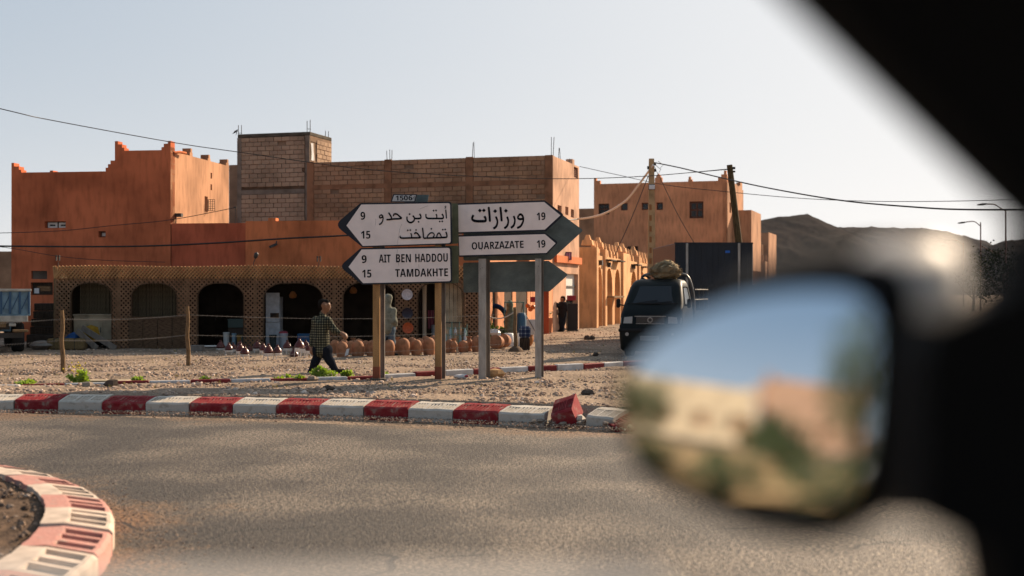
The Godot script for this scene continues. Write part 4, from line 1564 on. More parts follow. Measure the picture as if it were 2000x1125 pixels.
# ---- the lattice porch in front of the shop building ----
func lattice_porch() -> void:
	var o := at(108, 570, 38.4)
	o.y = GY
	var f := Facade.new(o, Vector3(20, 0, 0.8))
	var b := thing("lattice_porch", "long porch screen of diagonal wooden lattice with dark arched openings", "porch", o, f.turn())
	var top := f.y(300, 520.5)
	var xe := f.x(945)
	# lattice fields: the outline of the screen with the arched openings cut out
	var arches := []
	for q in [[139, 219, 552.5, 684], [257, 346, 553, 682], [386, 476.5, 553, 684], [515, 631, 553, 684], [670, 772, 551, 684], [816, 905, 551, 684]]:
		var x0 := f.x(q[0])
		var x1 := f.x(q[1])
		var y1 := f.y(q[0], q[2])
		var y0 := maxf(f.y(q[0], q[3]), -0.2)
		var r := minf((x1 - x0) * 0.42, 0.62)
		var p := PackedVector2Array([Vector2(x0, y0), Vector2(x1, y0)])
		for k in 9:
			var t := PI / 2 * k / 8
			p.append(Vector2(x1 - r + r * cos(t), y1 - r * 0.72 + r * 0.72 * sin(t)))
		for k in 9:
			var t := PI / 2 + PI / 2 * k / 8
			p.append(Vector2(x0 + r + r * cos(t), y1 - r * 0.72 + r * 0.72 * sin(t)))
		arches.append(p)
	var outline := PackedVector2Array([Vector2(0, 0), Vector2(xe, 0), Vector2(xe, top), Vector2(0, top)])
	var g := MB.new()
	var pitch := 0.098
	var W := 0.046
	for way in [1.0, -1.0]:
		var z := 0.0 if way > 0 else 0.016
		var s := -top - 0.2 if way > 0 else 0.0
		while s < xe + (0.0 if way > 0 else top + 0.2):
			var a := Vector2(s, -0.1)
			var c := Vector2(s + way * (top + 0.1), top)
			s += pitch * 1.42
			var lines := Geometry2D.intersect_polyline_with_polygon(PackedVector2Array([a, c]), outline)
			for ar: PackedVector2Array in arches:
				var next := []
				for l: PackedVector2Array in lines:
					next.append_array(Geometry2D.clip_polyline_with_polygon(l, ar))
				lines.assign(next)
			for l: PackedVector2Array in lines:
				var u := l[0]
				var v := l[l.size() - 1]
				if u.distance_to(v) < 0.02:
					continue
				var dz := rng.randf_range(-0.003, 0.003)
				g.bar(Vector3(u.x, u.y, z + dz), Vector3(v.x, v.y, z + dz), 0.013, W, Vector3(0, 0, 1).cross(Vector3(v.x - u.x, v.y - u.y, 0)).normalized())
	var lat := put("lattice", g, M.lattice, b)
	tag(lat, "", "", "", "stuff")
	# rims round the openings
	for ar: PackedVector2Array in arches:
		var rim := MB.new()
		for i in ar.size() - 1:
			var u := ar[i + 1]
			var v := ar[(i + 2) % ar.size()]
			if u.distance_to(v) > 0.001:
				rim.bar(Vector3(u.x, u.y, 0.0), Vector3(v.x, v.y, 0.0), 0.022, 0.10, Vector3(0, 0, 1))
		put("arch_rim", rim, M.plank, b)
	# the band above the roof leans outwards a little and stands free, so the low sun comes through it
	var hat := MB.new()
	for way in [1.0, -1.0]:
		var s := -0.4
		while s < xe:
			var x0 := clampf(s if way > 0 else s + 0.36, 0, xe)
			var x1 := clampf(s + 0.36 if way > 0 else s, 0, xe)
			hat.bar(Vector3(x0, top - 0.35, 0.05 + 0.02 * way), Vector3(x1, top + 0.02 * sin(s * 1.3) + 0.015, 0.14 + 0.02 * way), 0.03, 0.03)
			s += 0.112
	tag(put("upper_lattice", hat, M.lattice_gold, b), "", "", "", "stuff")
	for x in [0.0, 1.9, f.x(366), f.x(497), f.x(652), f.x(793), f.x(906), xe]:
		var post := MB.new()
		post.box(Vector3(x + rng.randf_range(-0.02, 0.02), top / 2 - 0.1, -0.07), Vector3(0.09, top + 0.1, 0.09))
		put("post", post, M.wood, b)
	# roof of poles and mats
	var roof := MB.new()
	roof.box(Vector3(xe / 2, top - 0.38, -2.2), Vector3(xe, 0.06, 4.2))
	put("roof", roof, M.reed, b)
	for i in 14:
		var rafter := MB.new()
		rafter.tube([Vector3(0.3 + i * (xe - 0.6) / 13, top - 0.46, -0.1), Vector3(0.3 + i * (xe - 0.6) / 13, top - 0.46, -4.3)], 0.04, 6)
		put("rafter", rafter, M.wood, b)
	# dark hangings that close the porch behind
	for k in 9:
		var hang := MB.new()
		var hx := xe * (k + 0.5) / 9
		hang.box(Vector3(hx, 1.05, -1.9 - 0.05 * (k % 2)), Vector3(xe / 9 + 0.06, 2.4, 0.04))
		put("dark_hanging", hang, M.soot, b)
	var end := MB.new()
	end.box(Vector3(0.02, 1.1, -2.2), Vector3(0.04, 2.2, 4.0))
	put("side_screen", end, M.reed, b)
	# reed mats hung behind the first two openings
	for q in [[146, 222], [250, 352]]:
		var mat := MB.new()
		var x := f.x(q[0])
		while x < f.x(q[1]):
			var w := rng.randf_range(0.03, 0.07)
			mat.box(Vector3(x, 1.12, -0.5 + rng.randf_range(-0.012, 0.012)), Vector3(w * 0.85, 1.9 + rng.randf_range(-0.06, 0.04), 0.02))
			x += w
		put("reed_mat", mat, M.reed, b)
	# the plank front under the second opening, board by board
	var x0 := f.x(252)
	var bw := (f.x(366) - x0) / 4
	for i in 4:
		var pl := MB.new()
		pl.cbox(Vector3(x0 + bw * (i + 0.5), 0.45, 0.05 + 0.004 * (i % 2)), Vector3(bw - 0.015, 0.93, 0.03), 0.006)
		put("plank", pl, M.plank, b)
	var rail := MB.new()
	rail.box(Vector3(x0 + bw * 2, 0.93, 0.06), Vector3(bw * 4.1, 0.05, 0.07))
	put("rail", rail, M.plank, b)
	# floodlights and lamps on top
	for q in [[113.5, 506, 517], [623, 508, 520]]:
		var l := MB.new()
		var x := f.x(q[0])
		l.tube([Vector3(x, top - 0.05, 0), Vector3(x, f.y(q[0], 512), 0)], 0.012, 5)
		for s in [-1, 1]:
			l.box(Vector3(x + 0.045 * s, f.y(q[0], q[1] - 1.0) + 0.02, 0.03), Vector3(0.035, 0.17, 0.04))
		l.box(Vector3(x, f.y(q[0], q[1] - 6.0), 0.03), Vector3(0.13, 0.02, 0.04))
		put("floodlight", l, M.iron, b)
	var cl := MB.new()
	var cx := f.x(494)
	cl.tube([Vector3(cx, top - 0.05, 0), Vector3(cx + 0.03, top + 0.12, 0.03), Vector3(cx + 0.09, top + 0.24, 0.05)], 0.013, 5)
	cl.lathe([Vector2(0.0, -0.1), Vector2(0.055, -0.06), Vector2(0.07, 0.06), Vector2(0.03, 0.1), Vector2(0, 0.11)], 10, Transform3D(rot(0, 0, -20), Vector3(cx + 0.1, top + 0.32, 0.05)))
	put("lamp", cl, M.iron, b)
	# the cream shutter at the right end
	var doorx := f.x(868)
	for i in 5:
		var s := MB.new()
		var w := (f.x(905) - doorx + 0.05) / 5
		s.cbox(Vector3(doorx + w * (i + 0.5), 1.0, -0.3), Vector3(w - 0.012, 2.1, 0.03), 0.005)
		put("door_board", s, M.cream, b)
	var db := MB.new()
	db.box(Vector3(f.x(887), 0.78, -0.27), Vector3(0.62, 0.03, 0.02))
	put("door_bar", db, M.iron, b)


# ---- poles, lamps and wires ----
func poles_and_wires() -> void:
	var d := 50.0
	var top := at(1272.5, 310, d)
	var p := thing("utility_pole", "tall square concrete utility pole with cables fixed to its head", "pole", Vector3(top.x, GY, -d))
	var m := MB.new()
	var H := top.y - GY
	m.hexa([Vector3(-0.19, -0.3, 0.16), Vector3(0.19, -0.3, 0.16), Vector3(0.19, -0.3, -0.16), Vector3(-0.19, -0.3, -0.16), Vector3(-0.095, H, 0.09), Vector3(0.095, H, 0.09), Vector3(0.095, H, -0.09), Vector3(-0.095, H, -0.09)])
	put("shaft", m, M.pole, p)
	for i in 12:
		m = MB.new()
		m.box(Vector3(-0.05, H - 1.9 - 0.42 * i, 0.115 + 0.005 * i), Vector3(0.09, 0.22, 0.02))
		put("rib", m, M.pole_dark, p)
	m = MB.new()
	m.cbox(Vector3(0.0, H - 1.12, 0.16), Vector3(0.22, 0.17, 0.06), 0.01)
	put("meter_box", m, M.white_plastic, p)
	m = MB.new()
	m.box(Vector3(0.0, H - 1.12, 0.12), Vector3(0.26, 0.21, 0.04))
	put("clamp", m, M.iron, p)
	m = MB.new()
	for q in [[-0.13, -0.35], [0.14, -0.2], [0.14, -0.45]]:
		m.box(Vector3(q[0], H + q[1], 0.0), Vector3(0.07, 0.12, 0.1))
	m.tube([Vector3(0.1, H - 0.2, 0.1), Vector3(0.3, H - 0.4, 0.12), Vector3(0.45, H - 0.25, 0.1), Vector3(0.25, H - 0.1, 0.05)], 0.012, 5)
	m.tube([Vector3(0.1, H - 0.3, 0.1), Vector3(0.24, H - 0.62, 0.12), Vector3(0.36, H - 0.4, 0.1)], 0.012, 5)
	put("insulators", m, M.cable, p)

	var wd := 47.0
	var wt := at(1425, 322, wd)
	var wb := at(1446, 500, wd)
	wb += (wb - wt) * 0.85
	p = thing("wooden_pole", "leaning round wooden pole behind the navy lorry box", "pole", Vector3(wb.x, GY, -wd))
	m = MB.new()
	m.tube([wb - p.position, wt - p.position], 0.16, 10, 0.105)
	put("shaft", m, M.tarred, p)
	m = MB.new()
	m.tube([wt - p.position + Vector3(0.1, -0.25, 0.05), wt - p.position + Vector3(0.2, -0.25, 0.05)], 0.035, 6)
	m.box(wt - p.position + Vector3(0.14, -0.12, 0.03), Vector3(0.12, 0.08, 0.1))
	put("insulator", m, M.iron, p)

	# wires: [label, points (px, py, distance), thickness, material]
	var head := at(1276, 322, 49.8)
	var wires := [
		["thin wire rising leftwards from the leaning pole over the roofs", [[-500, 92, 33], [0, 212, 36], [100, 234.5, 37.5], [335, 277.5, 40.5], [463, 296.5, 42], [700, 329, 43.5], [900, 343, 44.5], [1090, 349, 45.5], [1260, 344, 46.3], [1421, 330, 47]], 0.014, "cable"],
		["thick twisted black cable running low along the orange walls", [[-400, 476, 40.2], [0, 480.5, 40.2], [180, 481.5, 40.2], [300, 480, 40.2], [430, 474, 40.2], [560, 465.5, 40.2], [670, 460, 40.2], [860, 448, 43], [1000, 440, 47], [1088, 432, 52.0], [1128, 428, 57.5]], 0.028, "cable"],
		["pale sunlit cable drooping from the concrete pole to the block house", [[1128, 428, 57.5], [1150, 425.5, 56.4], [1175, 419, 55.2], [1200, 407, 54.0], [1225, 389, 52.5], [1248, 360, 51.0], [1276, 322, 49.8]], 0.045, "cable_pale"],
		["thick black cable falling rightwards from the concrete pole", [[1281, 318, 49.8], [1330, 328, 48], [1400, 345, 45.5], [1500, 367, 42], [1640, 391, 37], [1780, 404, 33], [1900, 409.5, 30], [2200, 408, 24]], 0.022, "cable"],
		["thin wire from the block house roof past both poles to the right", [[1132, 325, 57.5], [1200, 340, 56], [1300, 361, 54], [1420, 374.5, 51.5], [1560, 387, 49], [1700, 393, 47], [1840, 393, 45], [1960, 390, 43], [2200, 380, 40]], 0.013, "cable"],
		["slanting stay wire left of the concrete pole", [[1266, 344, 49.9], [1236, 420, 50.2], [1200, 500, 50.5]], 0.016, "cable"],
		["slanting stay wire right of the concrete pole", [[1289, 346, 49.9], [1322, 415, 50], [1356, 475, 50.2]], 0.014, "cable"],
		["thin wire climbing across the left house to a rod on the shop roof", [[-200, 459, 41.3], [0, 455, 41.3], [120, 450.5, 41.3], [220, 440.5, 41.3], [335, 429, 41.4], [459, 405.5, 41.6]], 0.011, "cable"],
		["faint wire sagging across the lower left wall", [[-150, 470, 41.0], [0, 482, 41.0], [110, 500, 41.0], [200, 508, 41.2], [322, 512, 42.0]], 0.010, "cable"],
		["thin wire from the leaning pole to the concrete pole", [[1421, 331, 47], [1350, 337, 48], [1276, 343, 49.8]], 0.012, "cable"],
	]
	for w in wires:
		var pts := []
		for q in w[1]:
			pts.append(at(q[0], q[1], q[2]))
		var g := MB.new()
		g.tube(smooth_line(pts, 8), w[2], 5)
		tag(put("overhead_wire", g, M[w[3]]), w[0], "wire", "overhead wires")
	var rod := MB.new()
	rod.tube([at(459.5, 437, 41.6), at(459.5, 403, 41.6)], 0.012, 5)
	rod.box(at(459, 405, 41.6), Vector3(0.09, 0.05, 0.05))
	tag(put("iron_rod", rod, M.iron), "short iron rod on the shop roof edge holding a thin wire", "rod")

	# street lamps at the far right
	for q in [[1965, 412, 1918, 399, 90.0, "street lamp nearest the car pillar, its arm reaching left above the hill"], [1915.5, 434, 1878, 435, 110.0, "double armed street lamp beside the dark tree"], [1881.5, 473, 1850, 470, 150.0, "smallest and farthest street lamp below the hill crest"]]:
		var dist: float = q[4]
		var base := at(q[0], 570, dist)
		var t := thing("street_lamp", q[5], "street lamp", Vector3(base.x, GY, -dist), 0.0, "street lamps along the road at right")
		var g := MB.new()
		var tp := at(q[0], q[1], dist) - t.position
		g.tube([Vector3(0, -0.2, 0), tp], 0.075, 6, 0.05)
		put("mast", g, M.iron_red, t)
		g = MB.new()
		var hd := at(q[2], q[3], dist) - t.position
		var arm := [tp + Vector3(0, -0.35, 0), tp.lerp(hd, 0.3) + Vector3(0, 0.05, 0), tp.lerp(hd, 0.55) + Vector3(0, (hd.y - tp.y) * 0.35 + 0.1, 0), hd]
		if q[1] > q[3] + 5:
			arm = [tp, tp.lerp(hd, 0.25) + Vector3(0, 0.12, 0), tp.lerp(hd, 0.5) + Vector3(0, 0.25, 0), hd]
		g.tube(smooth_line(arm, 5), 0.045, 6)
		put("arm", g, M.iron_red, t)
		g = MB.new()
		g.lathe([Vector2(0, -0.35), Vector2(0.07, -0.3), Vector2(0.13, 0.0), Vector2(0.10, 0.3), Vector2(0, 0.38)], 8, Transform3D(Basis(Vector3(0, 0.6, 0), Vector3(1, 0.12, 0), Vector3(0, 0, 1)), hd))
		put("lamp_head", g, M.iron, t)
		if q[0] < 1960 and q[0] > 1900:
			g = MB.new()
			g.tube([tp + Vector3(0, -2.0, 0), tp + Vector3(1.0, -2.5, 0), tp + Vector3(2.0, -2.8, 0)], 0.04, 5)
			put("arm", g, M.iron_red, t)


# ---- vehicles ----
func slices(levels: Array, n := 8) -> MB:  # rounded boxes stacked: [y, half width, z front, z back, corner radius]
	var rows := []
	for s in levels:
		var row := []
		var hw: float = s[1]
		var r: float = s[4]
		for c in [[hw - r, s[2] - r, 0.0], [-hw + r, s[2] - r, PI / 2], [-hw + r, s[3] + r, PI], [hw - r, s[3] + r, 1.5 * PI]]:
			for k in n:
				var t: float = c[2] + PI / 2 * k / (n - 1)
				row.append(Vector3(c[0] + r * cos(t), s[0], c[1] + r * sin(t)))
		row.reverse()
		rows.append(row)
	var g := MB.new()
	g.patch(rows, true, false)
	var m: Array = rows[-1]
	for k in range(1, m.size() - 1):
		g.ftri(m[0], m[k], m[k + 1], Vector3(0, -10, 0))
	return g


func wheel(r: float, w: float, parent: Node3D, pos: Vector3) -> void:
	var t := MB.new()
	var xf := Transform3D(Basis(Vector3(0, -1, 0), Vector3(1, 0, 0), Vector3(0, 0, 1)), Vector3.ZERO)
	t.lathe([Vector2(r * 0.55, -w / 2), Vector2(r * 0.9, -w / 2), Vector2(r, -w * 0.3), Vector2(r, w * 0.3), Vector2(r * 0.9, w / 2), Vector2(r * 0.55, w / 2)], 22, xf)
	var o := put("wheel", t, M.rubber, parent, Transform3D(Basis.IDENTITY, pos))
	t = MB.new()
	t.lathe([Vector2(0, -w * 0.4), Vector2(r * 0.55, -w * 0.42), Vector2(r * 0.56, w * 0.42), Vector2(r * 0.2, w * 0.3), Vector2(0, w * 0.34)], 16, xf)
	put("rim", t, M.galv, o)


func vehicles() -> void:
	# small dark green pickup facing the camera, half behind the wing mirror
	var pos := at(1269, 570, 33.1)
	pos.y = GY - 0.02
	var t := thing("pickup_truck", "small dark green cab forward pickup parked with a bundle on its roof", "truck", pos, deg_to_rad(-17))
	var g := slices([[0.18, 0.74, -0.08, -2.1, 0.1], [0.24, 0.80, -0.02, -2.1, 0.14], [0.62, 0.83, 0.0, -2.1, 0.16], [0.84, 0.835, -0.02, -2.1, 0.16], [0.86, 0.825, -0.06, -2.1, 0.16], [1.12, 0.82, -0.12, -2.1, 0.18], [1.30, 0.80, -0.30, -2.1, 0.2], [1.42, 0.785, -0.42, -2.1, 0.18], [1.62, 0.745, -0.60, -2.08, 0.17], [1.86, 0.69, -0.82, -2.04, 0.16], [1.96, 0.655, -0.94, -2.0, 0.16], [2.03, 0.60, -1.06, -1.94, 0.16], [2.06, 0.50, -1.2, -1.85, 0.16]])
	put("cab", g, M.truck_green, t)
	# windscreen, a curved pane just proud of the cab
	var rows := []
	for k in 6:
		var y := lerpf(1.42, 1.87, k / 5.0)
		var hw := lerpf(0.70, 0.60, k / 5.0)
		var zf := lerpf(-0.41, -0.825, k / 5.0)
		var row := []
		for j in 11:
			var u := lerpf(-1, 1, j / 10.0)
			row.append(Vector3(u * hw, y, zf + 0.012 - 0.06 * pow(absf(u), 4.0)))
		rows.append(row)
	g = MB.new()
	g.patch(rows)
	put("windscreen", g, M.glass_dark, t)
	g = MB.new()
	g.tube(smooth_line([Vector3(-0.68, 1.41, -0.42), Vector3(0, 1.41, -0.385), Vector3(0.68, 1.41, -0.42)], 5), 0.016, 5)
	g.tube([Vector3(-0.4, 1.43, -0.37), Vector3(0.12, 1.50, -0.44)], 0.01, 4)
	g.tube([Vector3(0.05, 1.43, -0.37), Vector3(0.5, 1.47, -0.43)], 0.01, 4)
	put("wiper", g, M.rubber, t)
	for s in [-1.0, 1.0]:
		g = MB.new()
		var side := func(y: float, z: float) -> Vector3: return Vector3(s * (lerpf(0.787, 0.70, (y - 1.42) / 0.42) + 0.006), y, z)
		g.fquad(side.call(1.40, -0.78), side.call(1.40, -1.62), side.call(1.82, -1.60), side.call(1.82, -1.05), Vector3(0, 1.5, -1.3))
		put("side_window", g, M.glass_dark, t)
		g = MB.new()
		g.tube([side.call(1.38, -0.7), side.call(1.38, -1.68), side.call(1.85, -1.64), side.call(1.85, -1.0), side.call(1.38, -0.7)], 0.012, 5)
		put("window_frame", g, M.rubber, t)
		g = MB.new()
		g.cbox(Vector3(s * 0.94, 1.42, -0.52), Vector3(0.10, 0.24, 0.13), 0.03)
		g.tube([Vector3(s * 0.8, 1.36, -0.62), Vector3(s * 0.92, 1.38, -0.55)], 0.018, 5)
		put("door_mirror", g, M.rubber, t)
		g = MB.new()
		rows = []
		for k in 4:
			var row := []
			for j in 7:
				var u := j / 6.0
				var x: float = s * lerpf(0.47, 0.80, u)
				row.append(Vector3(x, lerpf(0.90, 1.08 - 0.03 * u, k / 3.0), lerpf(-0.055, -0.10, k / 3.0) + 0.018 - 0.10 * pow(u, 3.0)))
			rows.append(row)
		g.patch(rows, false, s < 0)
		put("headlight", g, M.lamp_glass, t)
		g = MB.new()
		g.lathe([Vector2(0, 0.0), Vector2(0.045, 0.0), Vector2(0.05, -0.03)], 12, Transform3D(Basis(Vector3(1, 0, 0), Vector3(0, 0, 1), Vector3(0, -1, 0)), Vector3(s * 0.6, 0.62, 0.015)))
		put("fog_lamp", g, M.lamp_glass, t)
	g = MB.new()
	g.cbox(Vector3(0, 0.99, -0.07), Vector3(0.74, 0.17, 0.05), 0.015)
	var gl := put("grille", g, M.iron, t)
	g = MB.new()
	for e in [[0, 1.085, 0.82, 0.018], [0, 0.895, 0.74, 0.014]]:
		g.box(Vector3(e[0], e[1], -0.055 if e[1] < 1 else -0.08), Vector3(e[2], e[3], 0.05))
	g.lathe([Vector2(0.045, 0), Vector2(0.06, 0.01), Vector2(0.075, 0)], 16, Transform3D(Basis(Vector3(1, 0, 0), Vector3(0, 0, 1), Vector3(0, -1, 0)), Vector3(0, 0.99, -0.042)))
	put("trim", g, M.galv, gl)
	g = MB.new()
	g.box(Vector3(0, 0.52, 0.012), Vector3(0.5, 0.12, 0.012))
	put("number_plate", g, M.plate_dark, t)
	g = MB.new()
	g.cbox(Vector3(0, 0.72, -0.06), Vector3(1.66, 0.1, 0.16), 0.03)
	put("bumper", g, M.rubber, t)
	for z in [-0.75, -3.7]:
		for s in [-1.0, 1.0]:
			wheel(0.3, 0.2, t, Vector3(s * 0.68, 0.30, z))
	g = MB.new()
	g.span(Vector3(-0.35, 0.38, -4.5), Vector3(0.35, 0.5, -0.5))
	put("chassis", g, M.iron, t)
	g = MB.new()
	g.span(Vector3(-0.82, 0.72, -4.75), Vector3(0.82, 0.80, -2.2))
	for s in [-1.0, 1.0]:
		g.span(Vector3(s * 0.82, 0.80, -4.75), Vector3(s * 0.79, 1.2, -2.2))
	g.span(Vector3(-0.79, 0.8, -4.75), Vector3(0.79, 1.2, -4.72))
	g.span(Vector3(-0.79, 0.8, -2.23), Vector3(0.79, 1.35, -2.2))
	put("bed", g, M.truck_green, t)
	for s in [-1.0, 1.0]:
		g = MB.new()
		g.tube(smooth_line([Vector3(s * 0.80, 1.2, -2.28), Vector3(s * 0.76, 1.75, -2.26), Vector3(s * 0.62, 2.14, -2.24), Vector3(s * 0.38, 2.22, -2.24)], 6), 0.038, 8)
		put("roll_bar", g, M.galv_dark, t)
	g = MB.new()
	for y in [1.5, 1.78]:
		for s in [-1.0, 1.0]:
			g.tube([Vector3(s * 0.81, y, -4.74), Vector3(s * 0.81, y, -2.28)], 0.02, 5)
	for z in [-4.74, -3.9, -3.1]:
		for s in [-1.0, 1.0]:
			g.tube([Vector3(s * 0.81, 1.15, z), Vector3(s * 0.81, 1.78, z)], 0.02, 5)
	put("bed_rail", g, M.iron, t)
	# the bundle on the roof
	var bd := thing("hay_bundle", "rough straw coloured bundle tied on the pickup roof", "bundle", pos + Basis(Vector3.UP, deg_to_rad(-17)) * Vector3(0.14, 2.06, -1.55), deg_to_rad(-17))
	var f := FastNoiseLite.new()
	f.frequency = 3.0
	f.fractal_octaves = 4
	rows = []
	for i in 19:
		var e := PI * (i / 18.0 - 0.5)
		var row := []
		for j in 32:
			var a := TAU * j / 32
			var q := Vector3(cos(a) * cos(e), sin(e), -sin(a) * cos(e))
			var k := 1.0 + f.get_noise_3dv(q * 0.7) * 0.4 + f.get_noise_3dv(q * 3.4) * 0.3
			var s := q * k * Vector3(0.38, 0.22, 0.36)
			row.append(Vector3(s.x, maxf(s.y + 0.2, -0.02) + (0.09 * exp(-pow((s.x - 0.05) / 0.25, 2.0)) if s.y > 0 else 0.0), s.z))
		rows.append(row)
	g = MB.new()
	g.patch(rows, true)
	put("bundle", g, M.hay, bd)
	g = MB.new()
	for i in 1100:
		var e := rng.randf_range(-0.1, 1.45)
		var a := rng.randf() * TAU
		var q := Vector3(cos(a) * cos(e) * 0.39, 0.18 + sin(e) * 0.25, sin(a) * cos(e) * 0.37)
		var dir := (Vector3(q.x, q.y - 0.2, q.z).normalized() * 0.6 + Vector3(rng.randf_range(-1, 1), rng.randf_range(-0.6, 0.8), rng.randf_range(-1, 1))).normalized()
		g.bar(q - dir * 0.05, q + dir * rng.randf_range(0.03, 0.1), 0.012, 0.006)
	tag(put("straw", g, M.hay, bd), "", "", "", "stuff")
	g = MB.new()
	g.tube(smooth_line([Vector3(-0.4, 0.02, 0.1), Vector3(-0.55, 0.1, 0.12), Vector3(-0.62, 0.04, 0.1), Vector3(-0.5, -0.03, 0.12)], 4), 0.03, 6)
	put("rope", g, M.cable, bd)

	# lorry with a navy box body, nose away
	var lp := at(1394, 570, 40.5)
	t = thing("box_lorry", "tall navy lorry body with two pale upright bars, behind the pickup", "lorry", Vector3(lp.x, GY, lp.z), 0.03)
	var H := EYE.y + 95.0 / 2500 * 40.5 - GY
	g = MB.new()
	g.cbox(Vector3(0, (H + 0.95) / 2, -2.5), Vector3(2.46, H - 0.95, 5.0), 0.015)
	put("body", g, M.navy, t)
	for i in 13:  # ribbed sheet on the end
		g = MB.new()
		g.box(Vector3(-1.1 + 2.2 * i / 12, (H + 0.95) / 2, 0.006), Vector3(0.05, H - 1.1, 0.012))
		put("sheet_rib", g, M.navy, t)
	for x in [-0.855, 0.80]:
		g = MB.new()
		g.cbox(Vector3(x, (H + 0.95) / 2 + 0.01, 0.03), Vector3(0.075, H - 0.97, 0.05), 0.008)
		put("upright_bar", g, M.galv, t)
	g = MB.new()
	for q in [[0, H, 2.5, 0.05], [0, 0.97, 2.5, 0.08]]:
		g.box(Vector3(q[0], q[1], 0.0), Vector3(q[2], q[3], 0.06))
	put("edge_rail", g, M.navy, t)
	g = MB.new()
	g.box(Vector3(1.235, (H + 0.95) / 2, -0.01), Vector3(0.02, H - 0.95, 0.06))
	put("corner_trim", g, M.galv, t)
	g = MB.new()
	g.box(Vector3(0.44, H - 0.27, 0.016), Vector3(0.15, 0.075, 0.006))
	put("sticker", g, M.blue_sticker, t)
	g = MB.new()
	g.span(Vector3(-0.5, 0.6, -7.0), Vector3(0.5, 0.9, -0.2))
	put("chassis", g, M.iron, t)
	g = slices([[0.5, 1.1, -5.2, -7.2, 0.1], [1.6, 1.15, -5.2, -7.2, 0.12], [2.6, 1.05, -5.3, -6.9, 0.15]])
	put("cab", g, M.navy, t)
	for z in [-1.2, -6.3]:
		for s in [-1.0, 1.0]:
			wheel(0.48, 0.28, t, Vector3(s * 0.98, 0.48, z))

	# blue tipper at the left edge, seen from behind
	var tp := at(-14, 570, 35.2)
	t = thing("tipper_truck", "pale blue tipper truck seen from behind at the left edge", "truck", Vector3(tp.x, GY, tp.z), 0.43)
	var W := 0.97
	var y0 := EYE.y - 47.0 / 2500 * 35.2 - GY
	var y1 := EYE.y + 2.0 / 2500 * 35.2 - GY
	g = MB.new()
	g.cbox(Vector3(0, (y0 + y1) / 2, -0.03), Vector3(W * 2, y1 - y0, 0.05), 0.008)
	put("tailgate", g, M.blue_paint, t)
	for x in [-0.75, -0.51, -0.27, -0.03, 0.21, 0.44, 0.69, 0.93]:
		g = MB.new()
		g.cbox(Vector3(x, (y0 + y1) / 2 + 0.02, 0.03), Vector3(0.055, y1 - y0 - 0.06, 0.06), 0.006)
		put("rib", g, M.blue_dark, t)
		if x < 0.9:
			g = MB.new()
			g.bar(Vector3(x + 0.05, y0 + 0.18, 0.01), Vector3(x + 0.23, y1 - 0.1, 0.01), 0.025, 0.025)
			put("brace", g, M.blue_dark, t)
	g = MB.new()
	g.cbox(Vector3(0, y1 + 0.02, 0.02), Vector3(W * 2 + 0.04, 0.07, 0.1), 0.01)
	g.cbox(Vector3(0, y0 - 0.08, 0.02), Vector3(W * 1.86, 0.17, 0.09), 0.01)
	put("rail", g, M.pale_rail, t)
	g = MB.new()
	for s in [-1.0, 1.0]:
		g.span(Vector3(s * W, y0, -3.6), Vector3(s * (W - 0.05), y1, -0.06))
	g.span(Vector3(-W + 0.06, y0 - 0.1, -3.6), Vector3(W - 0.06, y0, -0.06))
	put("tipper_body", g, M.blue_paint, t)
	g = MB.new()
	g.span(Vector3(-0.45, 0.65, -5.5), Vector3(0.45, 0.85, -0.3))
	g.span(Vector3(-0.8, 0.42, -0.25), Vector3(0.8, 0.56, -0.15))
	put("chassis", g, M.iron, t)
	g = slices([[0.5, 0.95, -3.8, -5.6, 0.1], [1.1, 1.0, -3.8, -5.6, 0.1], [1.5, 0.9, -3.9, -5.2, 0.15]])
	put("cab", g, M.blue_paint, t)
	for z in [-1.0, -4.7]:
		for s in [-0.7, 0.7]:
			wheel(0.42, 0.32, t, Vector3(s, 0.42, z))
	for x in [-0.55, 0.5]:
		g = MB.new()
		g.cbox(Vector3(x, y0 - 0.25, 0.05), Vector3(0.18, 0.08, 0.05), 0.01)
		put("tail_lamp", g, M.pale_rail, t)
	g = MB.new()
	g.cbox(Vector3(0.70, 0.62, 0.1), Vector3(0.4, 0.07, 0.28), 0.015)
	put("mudguard", g, M.wood, t)
	g = MB.new()
	g.cbox(Vector3(0.24, 0.80, 0.0), Vector3(0.2, 0.16, 0.1), 0.015)
	put("bracket", g, M.wood, t)


# ---- road signs ----
const SIGN_D := 24.4


func px_poly(pts: Array, s: float, ox: float) -> PackedVector2Array:  # photograph points to metres in a sign's own plane
	var p := PackedVector2Array()
	for q in pts:
		p.append(Vector2((q[0] - ox) * s, EYE.y - (q[1] - 570.0) * s - GY))
	return p


func rounded(p: PackedVector2Array, radii: Array) -> PackedVector2Array:
	var out := PackedVector2Array()
	for i in p.size():
		var a := p[(i - 1 + p.size()) % p.size()]
		var b := p[i]
		var c := p[(i + 1) % p.size()]
		var r: float = radii[i]
		if r <= 0.0:
			out.append(b)
			continue
		var u := b + (a - b).normalized() * r
		var v := b + (c - b).normalized() * r
		for k in 6:
			var t := k / 5.0
			out.append(u.lerp(b, t).lerp(b.lerp(v, t), t))
	return out


func board(parent: Node3D, called: String, outer: PackedVector2Array, z: float, thick: float, mat: Material, face := PackedVector2Array(), face_mat: Material = null, front := true) -> Node3D:
	var g := MB.new()
	g.prism(outer, z - thick, z)
	var o := put(called, g, mat, parent)
	if face.size():
		g = MB.new()
		face = Geometry2D.offset_polygon(face, -0.005)[0]
		if front:
			g.prism(face, z, z + 0.003)
		else:
			g.prism(face, z - thick - 0.003, z - thick)
		put("panel_face", g, face_mat, o)
	return o


